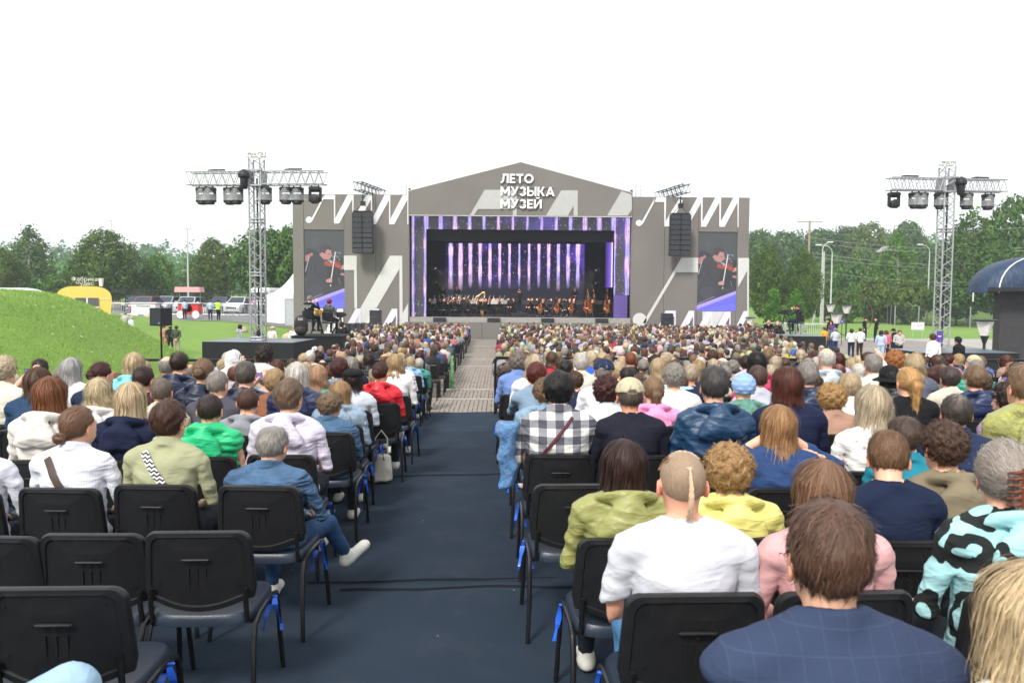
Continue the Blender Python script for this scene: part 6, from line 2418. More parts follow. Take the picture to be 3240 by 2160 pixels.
def tower(u, D, vtop, vbase, vbeam, side, rot, heads, label, boxw, boxlab, gx):
    base = PV(u, vbase, D)
    top = PV(u, vtop, D)
    beam = PV(u, vbeam, D)
    g = gx
    # podium
    hh_ = base.z - g
    pod = thing('tower_podium', boxlab, 'podium', (base.x + boxw[2], D + .3, g), R(boxw[3]))
    mb = MB()
    mb.box((0, 0, hh_ / 2), (boxw[0], boxw[1], hh_ - .02))
    mb.build('skirt', M_SKIRT, pod)
    mb = MB()
    mb.box((0, 0, hh_ - .008), (boxw[0] - .02, boxw[1] - .02, .016))
    mb.build('tarp', M_TARP, pod)
    t = thing('lighting_tower', label, 'lighting tower', (base.x, D, base.z), rot)
    H = top.z - base.z
    mb = MB()
    truss(mb, (0, 0, 0), (0, 0, H - .28), .36, .026, seg=int(H / .46), rb=.013)
    mb.build('mast', M_ALU, t)
    mb = MB()
    for k in (0, .34, .62):
        z = H * k + .02
        for (a, b) in (((-.18, -.18), (.18, -.18)), ((.18, -.18), (.18, .18)), ((.18, .18), (-.18, .18)), ((-.18, .18), (-.18, -.18))):
            mb.tube([(a[0], a[1], z), (b[0], b[1], z)], .02, 6)
            mb.tube([(a[0], a[1], z + .1), (b[0], b[1], z + .1)], .02, 6)
    mb.build('mast_joint', M_ALU, t)
    zb = beam.z - base.z
    mb = MB()
    for s in (-1, 1):
        truss(mb, (s * .24, 0, zb), (s * (2.26 if side < 0 else 2.08), 0, zb), .40, .022, seg=7, rb=.012)
    mb.build('cross_beam', M_ALU, t)
    mb = MB()
    for s in (-1, 1):
        for z in (zb - .24, zb + .24):
            mb.box((0, s * .23, z), (.52, .05, .05))
        mb.box((s * .23, 0, zb), (.04, .46, .50))
    mb.build('sleeve_block', M_ALU, t)
    mb = MB()
    mb.box((0, 0, H - .14), (.62, .14, .18), bev=.02)
    for s in (-.16, .16):
        mb.tube([(s, -.1, H - .30), (s, -.1, H - .16)], .03, 6)
    hd = mb.build('tower_head', M_SIGNW, t)
    o = link('lettering', text_mesh('PROLYTE', .125, mat('letter_dark', (.10, .08, .07), .6)), hd)
    o.location = (0, -.0755, H - .14)
    o.rotation_euler = (R(90), 0, 0)
    mb = MB()
    mb.tube([(.02, -.02, .1), (.03, -.03, zb * .5), (.02, -.02, zb)], .028, 6)
    mb.build('cable', M_BLKCLOTH, t)
    for s in (-1.35, 1.2):
        mb = MB()
        mb.tube([(s - .28, 0, zb + .25), (s - .1, .05, zb + .28), (s + .1, -.05, zb + .26), (s + .3, 0, zb + .27)], .04, 6)
        mb.build('cable_bundle', M_BLKCLOTH, t)
    # rain-covered fixture on the front of the sleeve
    mb = MB()
    x = boxw[4]
    mb.lathe([(.02, .20), (.13, .14), (.19, .02), (.18, -.05), (.12, -.10), (.115, -.38), (.09, -.42)], 12, (x, -.32, zb + .05))
    mb.build('covered_fixture', M_BLKCLOTH, t, True)
    for k, (uu, cov, tl, lab) in enumerate(heads):
        x = (uu - u) / 1845 * D
        lp = Vector((x, rnd.uniform(-.08, .08), zb - .27))
        lp.rotate(Matrix.Rotation(rot, 3, 'Z'))
        moving_head((base.x + lp.x, D + lp.y, base.z + lp.z), lab, tl, cov, rot)
    return t


nth = ['leftmost', 'second from the left', 'third from the left', 'fourth from the left', 'fifth from the left', 'sixth from the left', 'seventh from the left', 'rightmost']
tower(594, 26, 345, 782, 410, -1, R(-7), [(465, True, 0, 'leftmost covered moving light on the left tower'), (484, True, 0, 'second covered moving light on the left tower'),
      (528, True, 0, 'third covered moving light on the left tower'), (547, True, 0, 'fourth covered moving light on the left tower'), (614, True, 0, 'covered moving light just right of the left mast'),
      (662, True, 0, 'sixth covered moving light on the left tower'), (687, True, 0, 'seventh covered moving light on the left tower'), (731, False, R(20), 'uncovered moving light at the right end of the left tower')],
      'silver truss lighting tower with cross beam left of the stage', (2.95, 2.2, 0.0, -6, -.28), 'low black podium under the left lighting tower', .42)
tower(2160, 27.5, 365, 806, 425, 1, R(5), [(2036, False, R(-25), 'uncovered moving light at the left end of the right tower'), (2084, True, 0, 'second moving light on the right tower, covered'),
      (2101, True, 0, 'third moving light on the right tower, covered'), (2146, True, 0, 'fourth moving light on the right tower, covered'), (2206, True, 0, 'fifth moving light on the right tower, covered'),
      (2262, True, 0, 'covered moving light at the right end of the right tower')],
      'silver truss lighting tower with cross beam right of the stage', (3.4, 2.2, .55, 4, .30), 'low black podium under the right lighting tower', .35)

# camera podium, left
g = P(1015, 1100, 31)
pz = PV(735, 772, 31).z
x0, x1 = PV(672, 790, 31).x, PV(786, 790, 31).x
pod = thing('camera_podium', 'black camera podium at the foot of the left wing', 'podium', ((x0 + x1) / 2, 31.8, .25))
mb = MB(); mb.box((0, 0, (pz - .25) / 2), (x1 - x0, 2.0, pz - .25)); mb.build('skirt', M_SKIRT, pod)
mb = MB(); mb.box((0, 0, pz - .25 + .008), (x1 - x0 + .06, 2.06, .016)); mb.build('deck', M_BLACK, pod)
PODZ_L = pz + .02
pz2 = PV(1850, 772, 38).z
x0, x1 = PV(1806, 790, 38).x, PV(1893, 790, 38).x
pod = thing('camera_podium', 'black camera podium in front of the barriers on the right', 'podium', ((x0 + x1) / 2, 38.8, .0))
mb = MB(); mb.box((0, 0, pz2 / 2), (x1 - x0, 2.0, pz2)); mb.build('skirt', M_SKIRT, pod)
mb = MB(); mb.box((0, 0, pz2 + .008), (x1 - x0 + .06, 2.06, .016)); mb.build('deck', M_TARP, pod)
PODZ_R = pz2 + .02

# loudspeaker on a tripod in front of the mound
D = 16.5
p0, p1 = PV(353, 707, D), PV(386, 748, D)
sx_, w_ = (p0.x + p1.x) / 2, (p1.x - p0.x)
ft = float(gz(sx_, D))
t = thing('speaker_stand', 'black tripod speaker stand at the foot of the green mound', 'speaker stand', (sx_, D, ft))
mb = MB(); mb.tube([(0, 0, .25), (0, 0, p1.z - ft)], .02, 8); mb.build('pole', M_LEG, t)
mb = MB(); mb.lathe([(.03, 0), (.035, .03), (.03, .08)], 10, (0, 0, .75)); mb.build('collar', M_LEG, t)
for k in range(3):
    a_ = R(90 + 120 * k + 20)
    mb = MB(); mb.tube([(0, 0, .78), (.55 * math.cos(a_), .55 * math.sin(a_), .0)], .014, 6); lg = mb.build('leg', M_LEG, t)
    mb = MB(); mb.tube([(0, 0, .35), (.30 * math.cos(a_), .30 * math.sin(a_), .36)], .009, 6); mb.build('brace', M_LEG, t)
t = thing('loudspeaker', 'black loudspeaker box standing on a tripod by the mound', 'loudspeaker', (sx_, D, p1.z), R(-25))
hs = p0.z - p1.z
mb = MB(); mb.prism([(-.17, 0), (.17, 0), (.17, hs), (-.17, hs)], .26, Matrix.Translation((0, -.13, 0))); mb.build('cabinet', M_CAB, t)
mb = MB(); mb.box((0, -.136, hs / 2), (.30, .012, hs - .05)); mb.build('grille', M_GRILLE, t)
mb = MB(); mb.box((.10, -.144, .06), (.03, .004, .03)); mb.build('badge', M_ALU, t)

# railings at the end of the carpet
def railing(x0, x1, y, label, br):
    t = thing('railing', label, 'railing', (x0, y, float(cz((x0 + x1) / 2, y))))
    L = x1 - x0
    mb = MB(); mb.box((L / 2, 0, 1.10), (L, .05, .05)); mb.build('top_rail', M_LEG, t)
    mb = MB(); mb.box((L / 2, 0, .12), (L, .03, .03)); mb.build('lower_rail', M_LEG, t)
    n = int(L / 1.9)
    for k in range(n + 1):
        mb = MB(); mb.box((L * k / n, 0, .54), (.05, .05, 1.09)); mb.build('post', M_LEG, t)
    x = 0 if br > 0 else L
    mb = MB(); mb.tube([(x, 0, .80), (x + br, 0, .35)], .016, 6); mb.build('brace', M_LEG, t)


railing(-7.2, -1.50, 15.7, 'black metal railing at the end of the carpet, left of the aisle', -.6)
railing(-.10, 10.6, 15.7, 'black metal railing at the end of the carpet, right of the aisle', .55)

# things of cloth along the aisle
M_TOTE = mat('cotton_tote', (.62, .58, .50), .9, var=.15, bump=.4, bscale=30)
def cloth_blob(name, label, cat, loc, r, hgt, m, seed, pinch=.35, handle=False):
    t = thing(name, label, cat, loc)
    def fn(p):
        x, y, z = p
        k = 1 - pinch * np.clip(z / hgt, 0, 1)
        d = (L2(x / (r[0] * k), y / (r[1] * k)) - 1) * min(r) * .7
        d = smax(d, np.abs(z - hgt / 2) - hgt / 2, .03)
        return d + (.024 if seed > 4 else .016) * (folds((x, y, z * .6), seed, 1.3) - .5)
    V, Q = nets(fn, (-r[0] * 1.3, -r[1] * 1.4, -.05), (r[0] * 1.3, r[1] * 1.4, hgt + .05), .014)
    link('fabric', npmesh('fabric', V, Q, m), t)
    if handle:
        mb = MB()
        mb.tube([(-.07, 0, hgt - .02), (-.06, 0, hgt + .16), (0, 0, hgt + .24), (.06, 0, hgt + .16), (.07, 0, hgt - .02)], .008, 6)
        mb.build('handle', m, t, True)
    return t


tp = PV(876, 1085, 8.3)
cloth_blob('tote_bag', 'cream cotton tote bag on the carpet by the left aisle', 'bag', (tp.x, 8.3, float(cz(tp.x, 8.3)) + .02), (.13, .08), .30, M_TOTE, 2, .2, True)
M_FBLUE = bpy.data.materials['thin_film'].copy()
M_FBLUE.name = 'thin_film_blue'
for nm, colr in (('blue', (.10, .42, .80)),):
    for n_ in M_FBLUE.node_tree.nodes:
        if n_.type == 'OBJECT_INFO':
            pass
tp = PV(1165, 1120, 5.25)
o = cloth_blob('rain_poncho', 'crumpled blue plastic poncho hanging beside the plaid shirt', 'poncho', (tp.x, 5.25, tp.z), (.062, .09), .46, M_FILM, 5, -.45)
for ch in o.children:
    ch.color = srgb(0x3A92DA) + (1,)
tp = PV(1066, 860, 22)
o = cloth_blob('rain_poncho', 'green plastic poncho hanging from an aisle chair', 'poncho', (tp.x - .33, 22, .52), (.09, .13), .98, M_FILM, 6, .45)
for ch in o.children:
    ch.color = srgb(0x5FB04A) + (1,)

# blue ribbons on the aisle chairs
al = [(c.location.x, c.location.y) for c in CH_LIST if c.location.y < 15]
for sd in ('left', 'right'):
    best = {}
    for x, y in al:
        if (x < -.6) == (sd == 'left'):
            k = round(y / .9)
            if k not in best or abs(x + .5) < abs(best[k][0] + .5):
                best[k] = (x, y)
    for i, (k, (x, y)) in enumerate(sorted(best.items())):
        xx = x + (.248 if sd == 'left' else -.248)
        if sd == 'left' and x < -2.2 or sd == 'right' and x > 1.2:
            continue
        ribbon(xx, y + .10, floorz(x, y) + .43, 'blue ribbon on the aisle chair, %s from the camera, %s side' % (ORD[i], sd), 1.0, i)

# straps worn across the back
def strap(ob, p0, p1, w, m, name='bag_strap', zig=False):
    top = [c for c in ob.children if c.type == 'MESH' and c.name.split('.')[0] in ('shirt', 'jacket', 'sweater', 'hooded_jacket', 't_shirt')][0]
    n = len(top.data.vertices)
    co = np.zeros(n * 3, np.float32)
    top.data.vertices.foreach_get('co', co)
    co = co.reshape(-1, 3)
    co = co[(co[:, 1] < .03)]
    vs, fs = [], []
    N_ = 26
    d = np.array(p1) - np.array(p0)
    nn = np.array((-d[1], d[0])) / np.linalg.norm(d)
    for i in range(N_):
        c = np.array(p0) + d * i / (N_ - 1)
        row = []
        for s in (-1, 0, 1):
            q_ = c + nn * w / 2 * s
            k = np.argsort((co[:, 0] - q_[0]) ** 2 + (co[:, 2] - q_[1]) ** 2)[:12]
            row.append((q_[0], co[k, 1].min(), q_[1]))
        y = min(r_[1] for r_ in row) - .004
        vs += [(row[0][0], y, row[0][2]), (row[1][0], y - .003, row[1][2]), (row[2][0], y, row[2][2])]
        if i:
            b = 3 * i
            fs += [(b - 3, b - 2, b + 1, b), (b - 2, b - 1, b + 2, b + 1)]
    mb = MB()
    mb.add(vs, fs)
    mb.build(name, m, ob, True)


byl = {o.get('label'): o for o in bpy.data.objects if o.get('label')}
q = N('zigzag_strap')
s_ = q.n('SeparateXYZ'); q.l(q.coord('Object'), s_.inputs[0])
zz_ = q.math('ADD', q.math('MULTIPLY', s_.outputs[2], 42.0), q.math('ABSOLUTE', q.math('SUBTRACT', q.math('FRACT', q.math('MULTIPLY', s_.outputs[0], 30.0)), .5)))
q.base(q.mix(q.math('LESS_THAN', q.math('FRACT', zz_), .5), (.75, .75, .73), (.02, .02, .02)))
M_ZIG = q.set(Roughness=.8)
strap(byl['woman with a low bun in a pale striped shirt, brown strap'], (-.12, 1.05), (.17, .62), .045, mat('brown_leather', (.07, .045, .035), .5))
strap(byl['woman with short brown hair in a sage green tunic'], (-.10, 1.06), (.16, .70), .048, M_ZIG)
strap(byl['woman with black hair in a black and white plaid shirt'], (.08, 1.06), (-.19, .72), .022, mat('maroon_leather', (.10, .025, .035), .5))
# denim seams
M_STITCH = mat('denim_seam', (.16, .26, .38), .8)
dn = byl['man with short grey hair in a denim jacket, leg crossed']
strap(dn, (-.19, .925), (.19, .925), .016, M_STITCH, 'seam')
strap(dn, (-.09, .925), (-.075, .60), .014, M_STITCH, 'seam')
strap(dn, (.09, .925), (.075, .60), .014, M_STITCH, 'seam')
# hair claw
cl = byl['woman with a brown hair claw in a mint hoodie with black print']
mb = MB()
for s in (-1, 1):
    for k in range(6):
        z = 1.265 - k * .022
        mb.tube([(.03 + s * .006, -.165, z), (.03 + s * .035, -.172, z - .006), (.03 + s * .052, -.150, z - .012)], [.007, .006, .004], 6)
    mb.tube([(.03 + s * .008, -.166, 1.275), (.03 + s * .008, -.170, 1.145)], .008, 6)
for i, v_ in enumerate(mb.v):
    p_ = Matrix.Rotation(-.35, 3, 'Z') @ (Vector(v_) - Vector((0, -.035, 1.10)))
    mb.v[i] = tuple(p_ + Vector((0, -.035, 1.10)))
mb.build('hair_claw', mat('claw_brown', (.16, .045, .022), .25), cl, True)

# phones in raised hands
n_ph = 0
M_PHONE = mat('phone_black', (.012, .012, .014), .2)
M_PSCR = emis('phone_screen', (.16, .12, .30), 1.0)
for o in list(bpy.data.objects):
    if o.name.split('.')[0] == 'person' and o.parent is None:
        bd = [c for c in o.children if c.name.split('.')[0] == 'body']
        if bd and bd[0].data == CACHE.get(('body', 'phone', 0.0, 0.0, .0085)):
            w = o.matrix_basis @ Vector((.03, .36, 1.17))
            t = thing('phone', 'phone held up by the %s' % ' '.join((o.get('label') or 'person').split()[:11]), 'phone', tuple(w), o.rotation_euler.z, 'phones held up')
            mb = MB(); mb.box((0, 0, 0), (.150, .009, .075), bev=.003); mb.build('case', M_PHONE, t)
            mb = MB(); mb.box((0, -.0052, 0), (.138, .001, .066)); mb.build('screen', M_PSCR, t)
            n_ph += 1


# ------------------------------------------------------------------ standing people
def stand(u, v, D, label, hair='short', hcol='brown', top='shirt', tcol=0xDDDDDD, pants=0x22252C, pose='stand', rz=0.0, ground=None, group='bystanders', sc=None, **kw):
    h_ = PV(u, v, D)
    g_ = ground if ground is not None else max(float(gz(h_.x, D)) + (.05 if h_.x > 18 else 0), -.3)
    H = 1.785 if pose.startswith('stand') else 1.365
    s = sc or min(max((h_.z - g_) / H, .86), 1.08)
    return person((h_.x, D, g_), label, hair, hcol, top, tcol, pose=pose, pants=pants, rz=rz, scale=s, wide=1.0 / s * min(max(s, .92), 1.05), group=group, shoes=False, **kw)


stand(1988, 728, 57, 'guard in black jacket with pale bands and cap', hcol='dark', hat='cap', hatcol=0x101014, top='jacket', tcol=0x15171C, pants=0x101216, rz=-2.4, bw=1.12)
stand(2012, 727, 56, 'guard in a black t-shirt with his hands behind his back', hair='short', hcol='dark', hat='cap', hatcol=0x101014, top='tee', tcol=0x14161C, pants=0x101216, pose='stand_back', rz=1.4)
stand(1918, 753, 41, 'grey-haired man in a pale checked shirt and jeans', hair='short', hcol='grey', top='tee', tcol=0xC4CBDA, pants=0x2B3F60, pose='stand_front', rz=.15, bw=1.12)
stand(1893, 750, 42, 'woman in a long yellow raincoat', hair='bun', hcol='auburn', top='jacket', tcol=0xE3A52C, pants=0xC08A22, pose='stand_front', rz=.4)
stand(1905, 749, 43, 'young man with brown hair beside the yellow raincoat', hair='short', hcol='brown', top='jacket', tcol=0x59606E, pants=0x2B3F60, rz=.2)
stand(1910, 736, 50, 'woman in a purple jacket behind the couple', hair='long', hcol='dark', top='hood', tcol=0x4C2C80, rz=2.2)
stand(1902, 730, 51, 'person in black wearing a dark cap', hcol='dark', hat='cap', hatcol=0x141418, top='jacket', tcol=0x17171B, rz=1.2)
stand(1956, 762, 40, 'woman with long brown hair in a white sweater and jeans', hair='long', hcol='brown', top='sweater', tcol=0xE8E8E4, pants=0x1F2C42, pose='stand_front', rz=-.4)
stand(1976, 752, 39.5, 'man in a white shirt and brown trousers', hcol='brown', top='shirt', tcol=0xEDEDED, pants=0x3C2E28, pose='stand_front', rz=.1)
stand(2024, 772, 37, 'woman with dark wavy hair in a pale blue dress', hair='longwave', hcol='dark', top='shirt', tcol=0xB8CBE6, pants=0xB8CBE6, rz=-.5)
stand(2035, 778, 38, 'child in a pink patterned jacket', hair='bob', hcol='auburn', top='jacket', tcol=0xD66A7C, sc=.82)
stand(2053, 768, 39, 'man in black bending his head', hcol='dark', hat='cap', hatcol=0x17181C, top='jacket', tcol=0x15161A, rz=.5, tilt=-.3)
stand(2066, 770, 36, 'woman wrapped in a grey shawl looking down', hair='pixie', hcol='brown', top='poncho', tcol=0xB3B0AE, pose='stand_front', rz=2.9, tilt=-.3, mat_=M_CLOTH)
stand(2142, 773, 25.0, 'young man with curly hair in a white shirt by the right tower', hair='curlyshort', hcol='brown', top='shirt', tcol=0xECECEC, pants=0x18191E, rz=.2, sc=.98)
stand(2199, 790, 24.0, 'person with black hair and white collar before the right podium', hair='curlyshort', hcol='black', top='jacket', tcol=0x14151A, rz=.4, sc=.95)
stand(1700, 742, 46, 'man in a bright blue jacket and black cap', hcol='dark', hat='cap', hatcol=0x121216, top='hood', tcol=0x1E55B8, rz=.7)
stand(1717, 742, 47, 'woman in a brown patterned dress near the right wing', hair='long', hcol='auburn', top='jacket', tcol=0x5C4640, rz=2.0)
stand(1735, 738, 48, 'woman in denim photographing beside the right wing', hair='longwave', hcol='gold', top='jacket', tcol=0x2F4562, pose='stand_cam', rz=1.3)
stand(1766, 730, 45, 'cameraman in black standing with raised camera', hcol='dark', top='black', tcol=0x16161A, pose='stand_cam', rz=2.9)
stand(1780, 750, 41, 'woman in a black raincoat with her hood up', hair=None, top='hoodup', tcol=0x141416, rz=.9)
stand(1792, 746, 41, 'person in a long black leather coat', hair='long', hcol='dark', top='hood', tcol=0x121214, rz=-.2)
stand(1786, 736, 46, 'man in brown by the barriers', hair='bald', hcol='grey', top='jacket', tcol=0x3C2A22, rz=2.6)
cm = stand(1833, 713, 39, 'seated cameraman in black on the right podium', hcol='brown', hat='cap', hatcol=0x3A2C26, top='hood', tcol=0x141416, pose='phone', ground=PODZ_R + .15, sc=1.0, rz=.5)
chair(cm.location.x, cm.location.y, 'black chair of the cameraman on the right podium', z=PODZ_R + .14, rz=.5)
c1 = stand(712, 708, 31.6, 'cameraman in black with white print on the left podium', hair='short', hcol='grey', top='black', tcol=0x131316, pose='phone', ground=PODZ_L + .12, sc=1.05, rz=-.3, bw=1.1)
c2 = stand(757, 712, 31.8, 'camera operator in a grey hooded jacket and red headphones', hair='short', hcol=0x8A2A2E, top='hood', tcol=0x474C50, pose='lap', ground=PODZ_L + .06, sc=1.0, rz=-.2)
chair(c1.location.x, c1.location.y, 'black chair of the cameraman on the left podium', z=PODZ_L + .12, rz=-.3)
chair(c2.location.x, c2.location.y, 'black chair of the operator with red headphones', z=PODZ_L + .06, rz=-.2)
# print on the cameraman's back
o = link('back_print', text_mesh('Московское\nобластное\n360', .055, mat('print_white', (.7, .7, .7), .7), .001), c1)
o.location = (0, -.205, .93); o.rotation_euler = (R(84), 0, 0)
bp = PV(693, 765, 31.2)
t = thing('backpack', 'black backpack marked 360 on the left camera podium', 'backpack', (bp.x, 31.1, PODZ_L), .1)
def fnb(p):
    x, y, z = p
    d = ell(p, (0, 0, .38), (.27, .17, .42))
    d = smin(d, ell(p, (0, -.14, .18), (.22, .10, .16)), .03)
    return smax(d, .0 - z, .03)
V, Q = nets(fnb, (-.34, -.30, -.05), (.34, .24, .86), .025)
link('bag_body', npmesh('bag_body', V, Q, M_BLKCLOTH), t)
o = link('lettering', text_mesh('360', .13, mat('print_white', (.7, .7, .7), .7), .002), t)
o.location = (0, -.162, .63); o.rotation_euler = (R(80), 0, 0)
mb = MB(); mb.tube([(-.2, -.20, .30), (0, -.245, .31), (.2, -.20, .30)], .008, 6); mb.build('piping', mat('red_piping', (.25, .02, .04), .6), t)
# broadcast cameras on tripods
for (u, v, D, z, rz, lab, cov) in ((727, 716, 31.9, PODZ_L, -.2, 'video camera under an orange cover on the left podium', (.75, .38, .03)), (777, 722, 32, PODZ_L, -.3, 'video camera under a black cover on the left podium', (.015, .015, .018)),
                                   (1808, 716, 39.4, PODZ_R, .4, 'black video camera on the right podium', (.012, .012, .014))):
    p = PV(u, v, D)
    t = thing('video_camera', lab, 'video camera', (p.x, D + .35, z), rz)
    h = p.z - z - .12
    mb = MB()
    mb.box((0, 0, h + .1), (.16, .45, .22), bev=.04)
    mb.tube([(0, .2, h + .1), (0, .42, h + .1)], .07, 10)
    mb.box((-.11, -.12, h + .18), (.08, .14, .09), bev=.02)
    mb.build('camera_body', mat('cover_' + lab[:14].replace(' ', '_') + str(u), cov, .6, bump=.5, bscale=20), t)
    for k in range(3):
        a_ = R(90 + 120 * k)
        mb = MB(); mb.tube([(0, 0, h), (.32 * math.cos(a_), .32 * math.sin(a_), 0)], .022, 6); mb.build('leg', M_LEG, t)
stand(785, 738, 33.5, 'man in a black cap standing behind the left camera podium', hcol='dark', hat='cap', hatcol=0x131316, top='tee', tcol=0x1B1B1F, pose='stand_cam', ground=.1)
stand(723, 778, 22.0, 'woman with long hair in a white cap looking towards the camera', hair='long', hcol='auburn', hat='cap', hatcol=0xE6E6E6, top='jacket', tcol=0x2A2B30, pose='stand_front', rz=2.8, ground=.0, sc=.98)
stand(851, 743, 49, 'security man in a navy cap and navy jacket by the subwoofers', hcol='brown', hat='cap', hatcol=0x151C30, top='jacket', tcol=0x1D2A52, pants=0x151A28, rz=-.6)
stand(405, 747, 42, 'man in an olive jacket with hands behind his back', hair='short', hcol='dark', top='jacket', tcol=0x444B3C, pants=0xA9A08E, pose='stand_back', rz=.2)
stand(391, 746, 42.5, 'bald man in a black jacket on the lawn', hair='bald', hcol='dark', top='jacket', tcol=0x1A1B20, rz=.4)
stand(376, 748, 43, 'woman in a long tan coat on the lawn', hair='shoulder', hcol='light', top='jacket', tcol=0xB88F6C, pants=0xB88F6C, rz=-.2)
stand(303, 740, 45, 'white-haired person in a pale shirt behind the mound', hair='short', hcol='white', top='shirt', tcol=0xC9D4DE, rz=-.6)
stand(288, 742, 46, 'dark-haired person behind the crest of the mound', hair='pixie', hcol='grey', top='shirt', tcol=0xB9B4B0, rz=.3)
stand(552, 744, 40, 'woman with a brown ponytail in a grey hoodie on the lawn', hair='shoulder', hcol='dark', top='hood', tcol=0xA2A4A8, rz=-.8)
stand(594, 752, 37, 'person in black behind the left tower', hcol='brown', top='jacket', tcol=0x17181B)
stand(626, 748, 38, 'person in a white cap and white sweatshirt with a camera', hair='shoulder', hcol='ash', hat='cap', hatcol=0xE8E4E0, top='sweater', tcol=0xE6E2DA, rz=-.3, pose='stand_front')
stand(676, 746, 36, 'blond person in white beside the left podium', hair='shoulder', hcol='blond', top='shirt', tcol=0xE6E6E6)
stand(483, 719, 60, 'man in a pale blue shirt by the red cart', hair='short', hcol='brown', top='shirt', tcol=0xB9CBE2, pants=0x333A4A, rz=.5)
stand(502, 719, 60, 'man in a yellow high-visibility vest', hair='short', hcol='dark', top='vest', tcol=0xCBEB3A, pants=0x17181C, rz=-.5)
stand(424, 719, 62, 'man in a white and blue shirt near the loudspeaker', hair='short', hcol='dark', top='shirt', tcol=0xC4DAEC, rz=.9)
stand(567, 686, 72, 'man in dark clothes at the car park barrier', hair='short', hcol='dark', top='jacket', tcol=0x262C3E, pants=0x20242E)
stand(583, 684, 74, 'man in a pink shirt walking through the car park', hair='short', hcol='grey', top='shirt', tcol=0xD69AC2, pants=0x22252C, pose='stand_walk')
stand(470, 692, 70, 'person in white trousers beside the red cart', hair='short', hcol='dark', top='jacket', tcol=0x1A1B20, pants=0xE4E2DC)
stand(604, 688, 73, 'person in black near the white tent', hair='short', hcol='dark', top='jacket', tcol=0x1B1C22, rz=.9)

# ------------------------------------------------------------------ orchestra on the stage
def ppx(X, Y):
    return P(1280 + X / 3.178, 1000, Y).x


M_WOOD = mat('violin_wood', (.30, .075, .018), .28, var=.3, scale=9)
M_WOOD2 = mat('cello_wood', (.36, .10, .022), .28, var=.3, scale=5)


def string_instrument(kind, label, loc, rot, s):
    t = thing(kind, label, kind.replace('_', ' '), loc, 0, None)
    t.rotation_euler = rot
    t.scale = (s, s, s)
    out_ = []
    for k in range(40):
        f = k / 40 * 2 * PI
        z = .5 - .5 * math.cos(f)
        zz_ = z
        wv = .26 * math.sin(PI * zz_) ** .55 * (1 - .32 * math.exp(-((zz_ - .52) / .12) ** 2)) * (1.0 if zz_ < .5 else .84)
        out_.append((wv if math.sin(f) > 0 else -wv, zz_))
    mb = MB(); mb.prism(out_, .16, Matrix.Translation((0, -.08, 0))); bd = mb.build('soundbox', M_WOOD2 if s > .5 else M_WOOD, t)
    mb = MB(); mb.box((0, -.10, 1.12), (.055, .05, .75)); mb.box((0, -.10, .62), (.06, .03, .5)); mb.build('fingerboard', M_BLACK, t)
    mb = MB(); mb.tube([(0, -.1, 1.48), (0, -.06, 1.60), (0, -.12, 1.66), (0, -.16, 1.61)], .035, 6); mb.build('scroll', M_WOOD, t)
    mb = MB(); mb.box((0, -.11, .38), (.16, .02, .05)); mb.build('bridge', M_SIGNW, bd)
    if s > .5:
        mb = MB(); mb.tube([(0, 0, 0), (0, 0, -.35)], .012, 6); mb.build('endpin', M_ALU, t)
    return t


om = random.Random(12)
MUS = []
def musician(X, Y, pose, inst, label, rz=None, sc=1.0, hair=None, floor=None):
    x = ppx(X, Y)
    z = (SF if floor is None else floor) + .004
    cx_, cy_ = ppx(1150, Y0 + 2), Y0 + 2.0
    a_ = math.atan2(-(cx_ - x), (cy_ - Y)) if rz is None else rz
    hs = hair or om.choice(['short', 'short', 'bob', 'pony', 'bun', 'shoulder'])
    t = person((x, Y, z), label, hs, om.choice(['dark', 'brown', 'black', 'light']), 'black', 0x111114, pose=pose, pants=0x0E0E10, rz=a_, scale=sc, group='orchestra musicians', shoes=False, skin=om.randrange(5))
    if not pose.startswith('stand'):
        chair(x, Y, 'black chair of the ' + ' '.join(label.split()[:12]), rz=a_, z=z, full=False, group='orchestra chairs')
    Mw = Matrix.Translation((x, Y, z)) @ Matrix.Rotation(a_, 4, 'Z')
    if inst == 'violin':
        p = Mw @ Vector((-.03, .14, 1.10))
        string_instrument('violin', 'violin of the ' + ' '.join(label.split()[:11]), p, (R(-78), 0, a_ + R(25)), .36)
        b = thing('bow', 'bow of the ' + ' '.join(label.split()[:11]), 'bow', Mw @ Vector((.17, .30, .92)), a_)
        MB().tube([(0, 0, 0), (-.2, .1, .62)], .008, 5).build('stick', M_SIGNW, b)
    if inst == 'cello':
        p = Mw @ Vector((.02, .36, .30))
        string_instrument('cello', 'cello of the ' + ' '.join(label.split()[:11]), p, (R(22), R(10), a_ + PI), .76)
    if inst == 'bass':
        p = Mw @ Vector((-.05, .38, .26))
        string_instrument('double_bass', 'double bass of the ' + ' '.join(label.split()[:10]), p, (R(14), R(8), a_ + PI), 1.12)
    return t


